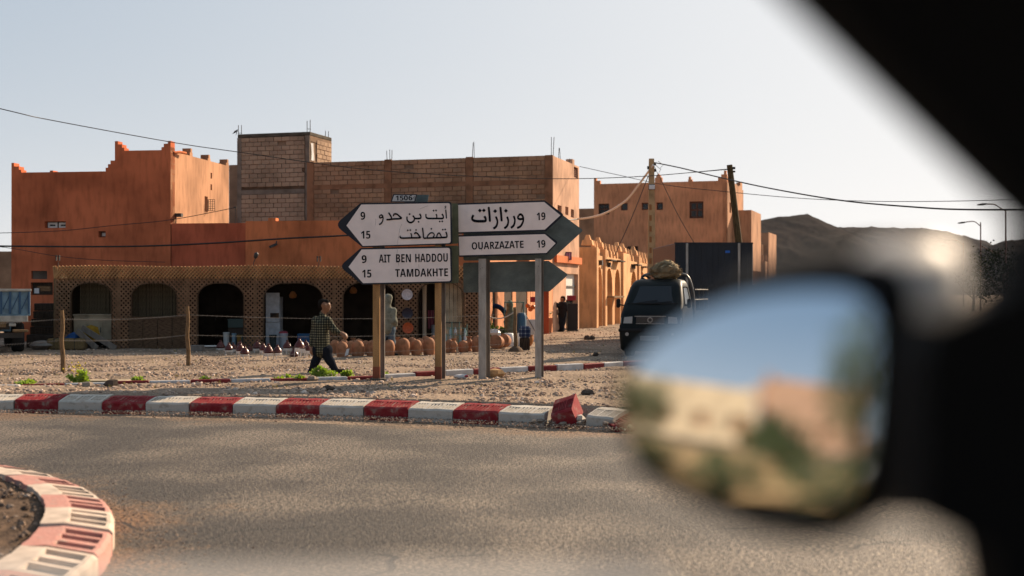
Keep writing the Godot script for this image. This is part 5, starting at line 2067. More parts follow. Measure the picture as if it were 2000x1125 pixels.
# lettering fitted to a box in the photograph, tilted like the board
func lettering(parent: Node3D, text: String, x0: float, x1: float, y0: float, y1: float, tilt: float, s: float, ox: float, z: float, bold := true, mat: Material = null) -> void:
	var t := TextMesh.new()
	var sf := SystemFont.new()
	sf.font_names = PackedStringArray(["Droid Sans"])
	if bold:
		sf.font_weight = 700
	t.font = sf
	t.text = text
	t.font_size = 64
	t.depth = 0.002
	t.curve_step = 1.0
	t.pixel_size = 0.01
	var pts := t.get_faces()
	var lo := Vector3(1e9, 1e9, 0)
	var hi := -lo
	for p in pts:
		lo = Vector3(minf(lo.x, p.x), minf(lo.y, p.y), 0)
		hi = Vector3(maxf(hi.x, p.x), maxf(hi.y, p.y), 0)
	var w := (x1 - x0) * s
	var h := (y1 - y0) * s
	var kx := w / (hi.x - lo.x)
	var ky := h / (hi.y - lo.y)
	var c := Vector3(((x0 + x1) / 2 - ox) * s, EYE.y - ((y0 + y1) / 2 - 570.0) * s - GY, z)
	var b := rot(0, 0, tilt)
	var mid := (lo + hi) / 2
	# one mesh for each letter: the runs of faces that do not overlap sideways
	var spans := []
	for i in range(0, pts.size(), 3):
		var u := Vector2(minf(pts[i].x, minf(pts[i + 1].x, pts[i + 2].x)), maxf(pts[i].x, maxf(pts[i + 1].x, pts[i + 2].x)))
		var k := 0
		while k < spans.size():
			if u.x <= spans[k].y and u.y >= spans[k].x:
				u = Vector2(minf(u.x, spans[k].x), maxf(u.y, spans[k].y))
				spans.remove_at(k)
				k = -1
			k += 1
		spans.append(u)
	var letters := []
	for u in spans:
		letters.append(MB.new())
	for i in range(0, pts.size(), 3):
		var m := (pts[i].x + pts[i + 1].x + pts[i + 2].x) / 3.0
		var q := []
		for k in 3:
			var p := pts[i + k] - mid
			q.append(c + b * Vector3(p.x * kx, p.y * ky, p.z))
		for k in spans.size():
			if m >= spans[k].x and m <= spans[k].y:
				letters[k].tri(q[0], q[2], q[1])
	for g: MB in letters:
		put("letter", g, mat if mat else M.sign_ink, parent)


# brush strokes for the Arabic lines, each a list of points in an enlargement of the photograph
func strokes(parent: Node3D, list: Array, zoom: float, offx: float, offy: float, s: float, ox: float, z: float) -> void:
	var n := 0
	for st in list:
		var g := MB.new()
		var w: float = st[0] * 1.18 / zoom * s / 2
		var pts := []
		for q in st[1]:
			pts.append(Vector3((offx + q[0] / zoom - ox) * s, EYE.y - (offy + q[1] / zoom - 570.0) * s - GY, z + 0.0004 * n))
		n += 1
		if pts.size() == 1:  # a diamond dot
			var c: Vector3 = pts[0]
			g.quad(c + Vector3(-w, 0, 0), c + Vector3(0, -w, 0), c + Vector3(w, 0, 0), c + Vector3(0, w, 0))
			put("letter", g, M.sign_ink, parent)
			continue
		pts = smooth_line(pts, 5)
		var k := pts.size()
		var L := []
		var R := []
		for i in k:
			var d: Vector3 = ((pts[mini(i + 1, k - 1)] as Vector3) - (pts[maxi(i - 1, 0)] as Vector3)).normalized()
			var side := Vector3(-d.y, d.x, 0)
			var ww := w * (0.75 if i == 0 or i == k - 1 else 1.0) * (0.85 + 0.35 * absf(d.x))
			L.append((pts[i] as Vector3) + side * ww)
			R.append((pts[i] as Vector3) - side * ww)
		for i in k - 1:
			g.fquad(R[i], R[i + 1], L[i + 1], L[i], pts[0] - Vector3(0, 0, 1))
		put("letter", g, M.sign_ink, parent)


func i_post(parent: Node3D, x0: float, x1: float, x2: float, x3: float, top: float, s: float, ox: float, z: float, mat: Material, mat2: Material) -> void:
	# front flange x0..x1, rear flange further back (x2..x3 on the photograph), web between
	var g := MB.new()
	var k := (1.0 + 0.30 / SIGN_D)
	var a := Vector2((x0 - ox) * s, (x1 - ox) * s)
	g.span(Vector3(a.x, -0.25, z - 0.012), Vector3(a.y, top, z))
	g.span(Vector3(a.x + 0.02, -0.25, z - 0.1), Vector3(a.x + 0.032, top, z - 0.012))
	g.span(Vector3(a.y - 0.014, -0.25, z - 0.07), Vector3(a.y, top, z - 0.012))
	var p := put("post", g, mat, parent)
	if mat == M.rust_post:
		g = MB.new()
		g.span(Vector3(a.x - 0.003, -0.2, z - 0.05), Vector3(a.y + 0.003, 0.27, z + 0.003))
		put("rusted_foot", g, M.rust_low, p)
	g = MB.new()
	var rx0 := (x2 - 2.0 - ox) * s * k
	var rx1 := (x3 - ox) * s * k
	g.span(Vector3(rx0, -0.25, z - 0.30), Vector3(rx1, top, z - 0.285))
	g.span(Vector3(rx1 - 0.013, -0.25, z - 0.285), Vector3(rx1, top, z - 0.22))
	g.span(Vector3(rx0 - 0.04, -0.25, z - 0.36), Vector3(rx0, top, z - 0.285))
	put("post", g, mat2, parent)


func road_signs() -> void:
	var s := SIGN_D / 2500.0
	var ox := 775.0
	var L := thing("direction_sign", "twin panel direction sign pointing left on rusty posts, small number plate on top", "road sign", Vector3((ox - 1000.0) * s, GY, -SIGN_D))
	i_post(L, 727.5, 741, 744.5, 748.6, EYE.y + 160 * s - GY, s, ox, -0.06, M.rust_post, M.grey_metal)
	i_post(L, 849, 861.5, 863.5, 867.2, EYE.y + 160 * s - GY, s, ox, -0.06, M.rust_post, M.grey_metal)
	var foot := MB.new()
	foot.cbox(Vector3((737 - ox) * s, -0.03, -0.15), Vector3(30 * s, 0.15, 0.32), 0.012)
	put("footing", foot, M.concrete_dark, L)
	# boards behind, facing the other road
	for q in [[[668, 440], [716, 396.5], [893, 394], [894, 474], [720, 481]], [[675, 520], [718, 483], [894, 478], [894.5, 553], [720, 556]]]:
		board(L, "rear_panel", rounded(px_poly(q, s, ox), [0.05, 0.02, 0.05, 0.05, 0.02]), -0.42, 0.035, M.sign_back_green)
	var up := board(L, "panel", rounded(px_poly([[653.5, 439], [704, 396.5], [882, 393.5], [883.5, 477], [707.6, 482.8]], s, ox), [0.16, 0.02, 0.06, 0.06, 0.02]), 0.0, 0.035, M.sign_navy,
		rounded(px_poly([[676, 440.5], [705.2, 399], [879.4, 396.2], [880.6, 475.3], [708.4, 480.9]], s, ox), [0.0, 0.0, 0.05, 0.05, 0.0]), M.sign_white)
	var lo := board(L, "panel", rounded(px_poly([[663, 520.4], [704.4, 484.4], [882, 481.6], [883.4, 551.8], [707.4, 556.2]], s, ox), [0.12, 0.02, 0.06, 0.06, 0.02]), 0.0, 0.035, M.sign_navy,
		rounded(px_poly([[680, 521.4], [706, 486.8], [879.2, 483.6], [881, 549.6], [709, 553.6]], s, ox), [0.0, 0.0, 0.05, 0.05, 0.0]), M.sign_white)
	var z := 0.006
	lettering(up, "9", 704.2, 713.2, 413.8, 429.2, 1.0, s, ox, z)
	lettering(up, "15", 705.2, 723.4, 451.0, 466.2, 1.0, s, ox, z)
	lettering(lo, "9", 706.4, 716.0, 498.4, 513.8, 1.0, s, ox, z)
	lettering(lo, "15", 707.4, 725.4, 526.8, 542.2, 1.0, s, ox, z)
	lettering(lo, "AIT", 740, 763, 497.0, 512.8, 0.9, s, ox, z)
	lettering(lo, "BEN", 773.5, 802.5, 496.4, 512.3, 0.9, s, ox, z)
	lettering(lo, "HADDOU", 811, 874.5, 495.2, 511.6, 0.9, s, ox, z)
	lettering(lo, "TAMDAKHTE", 772, 875, 524.6, 540.2, 0.9, s, ox, z)
	strokes(up, [
		[20, [[1838, 328], [1844, 395], [1850, 474]]], [9, [[1850, 276], [1832, 272], [1824, 284], [1838, 296]]], [9, [[1846, 296], [1820, 310]]],
		[21, [[1776, 398], [1796, 430], [1798, 462], [1775, 473], [1700, 473], [1600, 473], [1545, 470], [1518, 448], [1516, 398]]], [19, [[1680, 400], [1692, 430], [1690, 468]]],
		[30, [[1641, 345]]], [30, [[1680, 343]]], [30, [[1741, 522]]], [30, [[1781, 520]]],
		[21, [[1412, 396], [1432, 432], [1432, 462], [1405, 473], [1335, 473]]], [21, [[1302, 425], [1328, 465], [1320, 508], [1280, 538], [1240, 532], [1210, 498], [1208, 440]]], [30, [[1396, 527]]], [30, [[1250, 402]]],
		[20, [[985, 436], [1000, 402], [1040, 402], [1085, 436], [1124, 470]]], [20, [[1124, 470], [1070, 478], [1000, 480], [945, 487]]], [20, [[908, 376], [938, 425], [955, 462], [938, 488], [872, 492]]],
		[17, [[816, 448], [770, 464], [760, 440], [776, 418]]], [17, [[776, 418], [798, 418], [818, 450], [812, 510], [788, 552], [754, 573]]],
		[21, [[1840, 690], [1856, 735], [1852, 775], [1800, 782], [1770, 782]]], [28, [[1790, 655]]], [28, [[1830, 651]]],
		[17, [[1772, 782], [1752, 735], [1735, 704]]], [17, [[1735, 704], [1704, 730], [1690, 782]]], [19, [[1772, 786], [1690, 786], [1600, 790], [1528, 792]]],
		[16, [[1532, 782], [1560, 735], [1602, 706], [1640, 712]]], [16, [[1640, 712], [1652, 745], [1630, 782]]], [28, [[1604, 641]]],
		[20, [[1460, 624], [1470, 700], [1478, 794]]], [19, [[1528, 792], [1478, 794]]],
		[19, [[1330, 728], [1345, 705], [1378, 718], [1410, 760], [1432, 786]]], [19, [[1432, 786], [1340, 788], [1220, 790], [1130, 792], [1100, 780], [1096, 752]]], [28, [[1356, 660]]],
		[18, [[1268, 712], [1282, 745], [1282, 784]]], [28, [[1221, 665]]], [28, [[1262, 662]]],
	], 8.3333, 650, 370, s, ox, 0.0045)
	# scratches on the faces
	var sc := MB.new()
	for q in [[[785, 437.5], [781, 447], [777, 470], [776.5, 481]], [[777, 484], [775, 497], [779, 520]], [[821, 407.5], [836, 402]], [[733, 440], [734, 427]], [[854, 545], [870, 545.5]], [[818, 516], [818.5, 530]]]:
		var pts := []
		for e in q:
			pts.append(Vector3((e[0] - ox) * s, EYE.y - (e[1] - 570.0) * s - GY, 0.0035))
		sc.tube(pts, 0.0022, 3)
	put("scratches", sc, M.scratch, L)
	# route number plate on top
	var np := board(L, "number_plate", px_poly([[762.6, 394], [767.8, 379.2], [814.6, 379.2], [810.6, 394]], s, ox), -0.02, 0.02, M.sign_navy, px_poly([[764.8, 393.2], [769.2, 380.4], [812.6, 380.4], [809.2, 393.2]], s, ox), M.plate_grey)
	lettering(np, "1506", 772.6, 805, 381.6, 391.4, 1.0, s, ox, -0.014)
	strokes(np, [[6, [[1295, 160], [1330, 105]]], [5, [[1320, 165], [1336, 120]]]], 8.3333, 650, 370, s, ox, -0.016)
	board(L, "rear_plate", px_poly([[788, 394], [788, 378], [836, 378.4], [833.2, 394]], s, ox), -0.25, 0.02, M.sign_back)

	var D2 := 24.9
	s = D2 / 2500.0
	ox = 1000.0
	var R := thing("direction_sign", "twin panel direction sign pointing right on grey posts, bare backs of other boards behind it", "road sign", Vector3(0, GY, -D2))
	i_post(R, 934.5, 949, 951.5, 957.2, EYE.y + 65 * s - GY, s, ox, -0.06, M.galv, M.grey_metal)
	i_post(R, 1045.2, 1057.4, 1058.6, 1061.8, EYE.y + 65 * s - GY, s, ox, -0.06, M.galv, M.grey_metal)
	board(R, "rear_panel", rounded(px_poly([[903.5, 402], [1068, 393.5], [1141.5, 448], [1077.5, 507], [903.5, 508]], s, ox), [0.04, 0.02, 0.04, 0.02, 0.04]), -0.40, 0.03, M.sign_back)
	board(R, "rear_panel", rounded(px_poly([[902.7, 512], [1073, 508.3], [1111.8, 536], [1074.7, 569.3], [903.8, 571.5]], s, ox), [0.04, 0.02, 0.04, 0.02, 0.04]), -0.40, 0.03, M.sign_back)
	up = board(R, "panel", rounded(px_poly([[892, 397.3], [1063.6, 391], [1102, 419.4], [1067, 451.6], [894, 456.6]], s, ox), [0.02, 0.02, 0.06, 0.02, 0.02]), 0.0, 0.035, M.sign_navy,
		px_poly([[894.3, 399.8], [1063, 393.9], [1095.3, 420.4], [1064.4, 448.9], [895.3, 453.9]], s, ox), M.sign_white)
	lo = board(R, "panel", rounded(px_poly([[894.3, 459.4], [1065, 454.4], [1090.6, 473.2], [1068, 496.6], [896.3, 501.8]], s, ox), [0.02, 0.02, 0.06, 0.02, 0.02]), 0.0, 0.035, M.sign_navy,
		px_poly([[895.6, 461.8], [1064.3, 456.8], [1085.9, 475.1], [1067.4, 494.4], [896.8, 499.3]], s, ox), M.sign_white)
	lettering(up, "19", 1048.4, 1065.2, 414.8, 429.8, 2.0, s, ox, z)
	lettering(lo, "19", 1048.4, 1065.2, 468.8, 483.6, 2.0, s, ox, z)
	lettering(lo, "OUARZAZATE", 921.4, 1022.6, 471.6, 485.8, 2.0, s, ox, z)
	strokes(up, [
		[24, [[1046, 350], [1000, 356], [974, 335], [986, 300]]], [24, [[986, 300], [1016, 286], [1046, 318], [1052, 380], [1015, 455], [962, 485]]],
		[25, [[912, 308], [930, 365], [922, 425], [902, 460], [872, 482]]], [25, [[818, 318], [835, 378], [828, 430], [808, 466], [776, 488]]], [50, [[801, 235]]],
		[30, [[720, 178], [730, 270], [740, 388]]], [25, [[654, 318], [678, 380], [670, 440], [648, 474], [618, 491]]], [50, [[645, 240]]], [30, [[551, 178], [562, 280], [570, 394]]],
		[27, [[488, 312], [508, 350], [502, 382], [440, 386], [365, 384], [325, 368], [312, 340], [332, 296]]], [48, [[424, 231]]], [48, [[482, 229]]],
	], 7.407, 880, 380, s, ox, 0.0045)
	var bolts := MB.new()
	for q in [[941, 488], [1051, 487], [942, 523], [1052, 520], [938, 525]]:
		bolts.box(Vector3((q[0] - ox) * s, EYE.y - (q[1] - 570.0) * s - GY, -0.058 if q[1] > 500 else 0.004), Vector3(0.012, 0.012, 0.01))
	put("bolts", bolts, M.iron, R)
	# sunlit clips where boards meet
	var clips := MB.new()
	clips.box(Vector3((899 - ox) * s, EYE.y - (457.8 - 570.0) * s - GY, -0.01), Vector3(0.06, 0.012, 0.03))
	put("clips", clips, M.galv, R)


# ---- fence ----
func wire_fence() -> void:
	var posts := [[-330, 752, 620, 640], [122.5, 729, 606, 640], [367.5, 714.5, 598.5, 640], [1007, 687, 600, 640]]
	var t := thing("wire_fence", "sagging barbed wire fence on thin rough wooden posts", "fence", on_ground(368, 714.5))
	var tops := []
	for q in posts:
		var base := on_ground(q[0], q[1])
		var d := -base.z
		var top := at(q[0] - 2, q[2], d)
		var pts := [base - Vector3(0, 0.25, 0), base.lerp(top, 0.25) + Vector3(0.012, 0, 0), base.lerp(top, 0.5) + Vector3(-0.01, 0, 0.01), base.lerp(top, 0.75) + Vector3(0.014, 0, 0), top]
		for i in pts.size():
			pts[i] -= t.position
		var g := MB.new()
		g.tube(smooth_line(pts, 3), 0.062 if q[0] > 900 else 0.052, 8, 0.042)
		put("post", g, M.wood, t)
		tops.append([base, top])
		if q[0] > 900:
			g = MB.new()
			g.lathe([Vector2(0.24, 0.0), Vector2(0.17, 0.1), Vector2(0.07, 0.16)], 9, Transform3D(Basis.IDENTITY, base - t.position))
			put("earth_mound", g, M.soil, t)
	for span_ in [[0, 1], [1, 2], [2, 3]]:
		for h in [0.2, 0.52, 0.86]:
			var a: Vector3 = (tops[span_[0]][0] as Vector3).lerp(tops[span_[0]][1], h)
			var b: Vector3 = (tops[span_[1]][0] as Vector3).lerp(tops[span_[1]][1], h)
			var pts := sag(a - t.position, b - t.position, 0.05 if span_[1] < 3 else 0.12, 40)
			var g := MB.new()
			g.tube(pts, 0.003, 4)
			for i in range(1, pts.size() - 1):
				for k in 2:
					var p: Vector3 = (pts[i] as Vector3).lerp(pts[i + 1], k * 0.5)
					g.bar(p + Vector3(-0.012, -0.022, 0), p + Vector3(0.012, 0.022, 0), 0.004, 0.004)
			put("barbed_wire", g, M.wire, t)
	var a: Vector3 = (tops[3][0] as Vector3).lerp(tops[3][1], 0.9)
	var rp := MB.new()
	rp.tube(sag(a - t.position, at(955, 618, 39.0) - t.position, 0.12, 12), 0.018, 5)
	put("rope", rp, M.cable_pale, t)


# ---- pots, tagines and what stands in the porch ----
func ordinal(i: int) -> String:
	return ["first", "second", "third", "fourth", "fifth", "sixth", "seventh", "eighth", "ninth", "tenth", "eleventh", "twelfth", "thirteenth", "fourteenth", "fifteenth", "sixteenth"][i]


func goods() -> void:
	# big clay jars stood upside down in rows
	var proto: Node3D = null
	var front := [[668.6, 697.5, 24.5, 31, "paper at its right"], [699, 696.6, 26, 32.5, ""], [727, 696.5, 24, 33, "behind the rusty post"], [760, 696, 24, 33.5, "behind hooded man's legs"], [788, 694.5, 27.5, 35, "tallest"], [813.5, 693.5, 23, 31, ""], [838, 692.5, 26, 34, "at second rusty post"], [878, 688.5, 20.5, 26, "squat"], [905, 687.5, 21.5, 23, "low and round"], [932, 687, 22, 32, "left of grey post"]]
	var back := [[654, 691, 21, 28, "beside the walking man"], [671.5, 690, 20, 28, ""], [685, 691, 18, 26, ""], [700.5, 689, 22, 28, ""], [714, 690.5, 20, 26, ""], [804.5, 688, 21, 30, ""], [820, 688, 20, 28, ""], [832, 686.5, 23, 31, ""], [846, 686, 22, 31, ""]]
	var prof := []
	for k in 15:
		var t := k / 14.0
		prof.append(Vector2(0.5 * (0.86 + 0.14 * sin(t * PI * 0.6)) * pow(maxf(1.0 - pow(t, 4.2), 0.0), 0.5), t))
	prof[0] = Vector2(0.42, 0.0)
	var n := 0
	for q in front + back:
		var p := on_ground(q[0], q[1])
		var s := -p.z / 2500.0
		var ord := ordinal(n) if n < 10 else ordinal(n - 10)
		var where := "front row of upturned clay jars" if n < 10 else "back row of upturned jars"
		var lab: String = "%s jar from left, %s" % [ord, where]
		if q[4]:
			lab += ", " + q[4]
		if proto == null:
			proto = thing("clay_jar", lab, "clay jar", p, 0.0, "upturned terracotta jars in front of the porch")
			var g := MB.new()
			g.lathe(prof, 24)
			put("jar", g, M.terracotta, proto)
			proto.scale = Vector3(q[2] * s, q[3] * s, q[2] * s)
		else:
			var c := copy_of(proto, "clay_jar", lab, p, rng.randf() * TAU)
			c.scale = Vector3(q[2] * s, q[3] * s, q[2] * s)
		n += 1
	var paper := MB.new()
	var pp := on_ground(681, 697.5) + Vector3(0.0, 0.0, 0.12)
	paper.quad(pp + Vector3(-0.1, 0.02, 0.0), pp + Vector3(0.0, 0.07, 0), pp + Vector3(0.03, 0.23, -0.02), pp + Vector3(-0.04, 0.21, 0))
	tag(put("paper", paper, M.white_plastic), "pale torn paper leaning between the first two front jars", "paper")
	# slender vases among them
	var vase := [Vector2(0.0, 0.0), Vector2(0.07, 0.0), Vector2(0.075, 0.03), Vector2(0.055, 0.07), Vector2(0.10, 0.16), Vector2(0.115, 0.22), Vector2(0.09, 0.29), Vector2(0.05, 0.33), Vector2(0.05, 0.36), Vector2(0.085, 0.40), Vector2(0.08, 0.405), Vector2(0.04, 0.36)]
	var i := 0
	for q in [[886, 689, 1.0, "right of the squat jar"], [916, 686, 1.05, "between the low round jar and the jar by the grey post"], [776, 690, 1.12, "behind the tallest front jar"], [690, 688, 1.0, "between jars of the back row"]]:
		var t := thing("clay_vase", "slim flared terracotta vase " + q[3], "vase", on_ground(q[0], q[1]), 0.0, "terracotta vases among the jars")
		var g := MB.new()
		g.lathe(vase, 16)
		put("vase", g, M.terracotta, t)
		t.scale = Vector3.ONE * q[2]
		i += 1
	# jars lying on their sides, discs of their mouths to the camera
	for q in [[970, 683.5, 0.19, "nearer of two jars lying on their sides, round mouth towards the road"], [984, 680, 0.19, "farther of two jars lying on their sides beside the white tubs"]]:
		var p := on_ground(q[0], q[1])
		var t := thing("clay_jar", q[3], "clay jar", p, deg_to_rad(-18))
		var g := MB.new()
		g.lathe([Vector2(0, 0.0), Vector2(0.13, 0.02), Vector2(0.19, 0.14), Vector2(0.2, 0.28), Vector2(0.195, 0.40), Vector2(0.205, 0.43), Vector2(0.18, 0.45), Vector2(0.0, 0.44)], 22, Transform3D(rot(84, 0, 0), Vector3(0, 0.2, -0.3)))
		put("jar", g, M.terracotta, t)
	# the wide orange bowl jar
	var bj := thing("clay_jar", "wide mouthed orange clay jar standing alone right of the fence post", "clay jar", on_ground(1031, 676.5))
	var g := MB.new()
	g.lathe([Vector2(0, 0.0), Vector2(0.08, 0.005), Vector2(0.14, 0.06), Vector2(0.175, 0.17), Vector2(0.178, 0.26), Vector2(0.165, 0.32), Vector2(0.19, 0.345), Vector2(0.185, 0.36), Vector2(0.15, 0.33), Vector2(0.12, 0.15), Vector2(0, 0.1)], 20)
	put("jar", g, M.clay_orange, bj)
	for q in [[993, 678, 0.165, 0.43, "large white plastic tub left of the fence post"], [1017, 677, 0.12, 0.42, "narrow white plastic tub half behind the fence post"]]:
		var t := thing("plastic_tub", q[4], "tub", on_ground(q[0], q[1]))
		g = MB.new()
		g.lathe([Vector2(0, 0), Vector2(q[2] * 0.86, 0.0), Vector2(q[2] * 0.95, 0.05), Vector2(q[2] * 1.05, q[3] * 0.5), Vector2(q[2], q[3] * 0.93), Vector2(q[2] * 0.8, q[3]), Vector2(0, q[3])], 20)
		put("tub", g, M.white_plastic, t)
	var sack := thing("white_sack", "crumpled white sack on the lying jars", "sack", on_ground(966, 682) + Vector3(0, 0.40, -0.35))
	g = rock(71, 0.24, 0.5)
	put("sack", g, M.white_plastic, sack, Transform3D(Basis.IDENTITY, Vector3(0, 0.08, 0)))

	# tagines on small white stands
	var tag_p: Node3D = null
	var st_p: Node3D = null
	# px, lid bottom, feet, size, where
	var list := [[431, 677.5, 685, 1.15, "on the low white tray at the far left"], [447, 681.5, 693, 1.0, "left end of the tight cluster"], [455.5, 680, 690, 0.95, "behind the left cluster, slim lid"], [469, 676, 689, 1.0, "back of the left cluster"], [469.5, 683, 698, 1.05, "middle of the left cluster"], [478, 689, 702, 1.05, "front of the left cluster, nearest the road"], [502.5, 678, 690, 1.2, "large one at the back, centre"], [514.5, 682, 696, 0.95, "right of the large back one"], [524.5, 686.5, 703, 1.15, "left of the two front centre ones"], [542, 686.5, 702.5, 1.0, "right of the two front centre ones, tall lid"], [561, 677.5, 692, 1.1, "alone right of centre"], [585, 676, 697, 1.2, "large one near the walking man"], [597, 674, 692, 0.9, "small one behind the large one near the walking man"], [601.5, 682.5, 699, 0.9, "beside the back of the walking man"]]
	for q in list:
		var p := on_ground(q[0], q[2])
		var s := -p.z / 2500.0
		var rim_y: float = EYE.y - (q[1] - 570.0) * s - GY
		var k: float = q[3]
		var lab := "glazed red brown cone lid tagine, " + (q[4] as String)
		if tag_p == null:
			st_p = thing("brazier", "", "brazier", p, 0.3, "white metal braziers under the tagines")
			g = MB.new()
			g.lathe([Vector2(0, -0.19), Vector2(0.095, -0.19), Vector2(0.1, -0.18), Vector2(0.104, 0.0), Vector2(0.096, 0.0), Vector2(0.09, -0.16)], 18)
			put("pan", g, M.silver, st_p)
			for a in 4:
				g = MB.new()
				var dir := Vector3(cos(a * PI / 2 + 0.5), 0, sin(a * PI / 2 + 0.5))
				g.tube([dir * 0.1 + Vector3(0, -0.02, 0), dir * 0.115 + Vector3(0, -0.40, 0)], 0.008, 5)
				put("leg", g, M.silver, st_p)
			tag_p = thing("tagine", lab, "tagine", p, 0.2, "tagines set out on the stony ground")
			g = MB.new()
			g.lathe([Vector2(0, 0.0), Vector2(0.09, 0.0), Vector2(0.118, 0.03), Vector2(0.124, 0.035), Vector2(0.115, 0.045), Vector2(0, 0.045)], 20)
			put("dish", g, M.tagine, tag_p)
			g = MB.new()
			g.lathe([Vector2(0.11, 0.045), Vector2(0.105, 0.06), Vector2(0.085, 0.10), Vector2(0.05, 0.145), Vector2(0.026, 0.168), Vector2(0.022, 0.178), Vector2(0.034, 0.192), Vector2(0.03, 0.205), Vector2(0, 0.208)], 20)
			put("lid", g, M.tagine, tag_p)
		else:
			st_p = copy_of(st_p, "brazier", "", p, rng.randf() * TAU)
			tag_p = copy_of(tag_p, "tagine", lab, p, rng.randf() * TAU)
		st_p.set_meta("label", "small white brazier under the tagine " + (q[4] as String))
		st_p.position = p + Vector3(0, rim_y - 0.035 * k, 0)
		st_p.scale = Vector3(k, maxf((rim_y - 0.035 * k) / 0.40, 0.3), k)
		tag_p.position = p + Vector3(0, rim_y - 0.035 * k, 0)
		tag_p.scale = Vector3(k, k, k)
	var lone := copy_of(tag_p, "tagine", "single tagine standing directly on the ground right of the braziers", on_ground(574.6, 696.5), 0.4)
	lone.scale = Vector3.ONE * 1.1
	var dark := copy_of(tag_p, "tagine", "small dark tagine low on the ground between cluster and centre", on_ground(487, 685.5), 0.4)
	dark.scale = Vector3.ONE * 0.9
	var plate := thing("clay_plate", "flat brown clay plate on a brazier without lid, by the walking man", "plate", on_ground(593.5, 699) + Vector3(0, 0.24, 0))
	g = MB.new()
	g.lathe([Vector2(0, 0), Vector2(0.1, 0.0), Vector2(0.135, 0.03), Vector2(0.13, 0.035), Vector2(0, 0.02)], 18)
	put("plate", g, M.tagine, plate)
	var st := copy_of(st_p, "brazier", "small white brazier under the flat clay plate", plate.position + Vector3(0, 0.002, 0))
	st.scale = Vector3(1.0, 0.62, 1.0)
	var tray := thing("metal_tray", "long low white tray table at the left end of the tagines", "tray", on_ground(413, 684))
	g = MB.new()
	g.cbox(Vector3(0, 0.12, 0), Vector3(0.66, 0.03, 0.3), 0.008)
	put("top", g, M.silver, tray)
	for x in [-0.3, 0.3]:
		for z in [-0.12, 0.12]:
			g = MB.new()
			g.box(Vector3(x, 0.05, z), Vector3(0.02, 0.12, 0.02))
			put("leg", g, M.silver, tray)
	var crate := thing("grey_box", "flat pale grey box on the ground left of the tagines", "box", on_ground(385, 685.5))
	g = MB.new()
	g.cbox(Vector3(0, 0.08, 0), Vector3(0.36, 0.17, 0.3), 0.01)
	put("box", g, M.grey_metal, crate)

	# in the porch
	var PF := 38.9
	var fr := thing("fridge", "tall white shop fridge standing just inside the fourth arch", "fridge", Vector3(at(530, 0, PF).x, GY, -PF - 0.4))
	var fh := EYE.y - 10.0 / 2500 * PF - GY
	g = MB.new()
	g.cbox(Vector3(0, fh / 2, -0.1), Vector3(0.44, fh, 0.5), 0.012)
	put("cabinet", g, M.fridge, fr)
	g = MB.new()
	g.cbox(Vector3(0, 1.22, 0.165), Vector3(0.42, fh - 1.22 + 0.58, 0.035), 0.01)
	put("upper_door", g, M.fridge, fr)
	g = MB.new()
	g.box(Vector3(0.06, 0.98, 0.185), Vector3(0.27, 0.15, 0.01))
	put("display", g, M.glass_dark, fr)
	g = MB.new()
	g.box(Vector3(0, 0.80, 0.16), Vector3(0.44, 0.02, 0.02))
	put("handle", g, M.iron, fr)
	var items := [
		# name, label, category, px, base y, width px, height px, colour, round?, metres back from the lattice
		["bucket", "white plastic bucket inside the third arch", "bucket", 442, 673, 12, 24, lin(0.42, 0.44, 0.43), true, 0.2],
		["bucket", "bluish plastic bucket inside the third arch", "bucket", 457, 673, 9, 22, lin(0.2, 0.32, 0.4), true, 0.3],
		["bucket", "mustard bucket inside the third arch", "bucket", 469, 674, 12, 20, lin(0.24, 0.14, 0.03), true, 0.25],
		["drum", "white drum with pink lid inside the fourth arch", "drum", 553.5, 674, 17.5, 23, lin(0.40, 0.42, 0.46), true, 0.25],
		["crate", "dark blue crate inside the fourth arch", "crate", 594, 675, 26, 23, lin(0.01, 0.09, 0.22), false, 0.5],
		["crate", "ribbed green crate stacked on a box inside the third arch", "crate", 460, 640, 30, 17, lin(0.05, 0.085, 0.08), false, 0.9],
		["box", "dark carton under the green crate", "box", 462, 684, 32, 44, lin(0.035, 0.025, 0.018), false, 1.0],
		["barrel", "dark barrel beside the fridge", "barrel", 533, 676, 14, 22, lin(0.02, 0.03, 0.03), true, -0.15],
		["basket", "dark planter box against the lattice post", "box", 488, 676, 34, 20, lin(0.02, 0.035, 0.03), false, -0.2],
		["cloth", "dark red cloth hanging beside the cream post", "cloth", 842, 642, 12, 36, lin(0.10, 0.012, 0.03), false, 0.5],
		["stack", "grey stack of bowls in the sixth arch", "bowls", 846.5, 664, 8, 30, lin(0.12, 0.13, 0.14), true, 0.3],
		["post", "cream round post standing in the sixth arch", "post", 829, 668, 8, 112, lin(0.42, 0.34, 0.25), true, 0.5],
	]
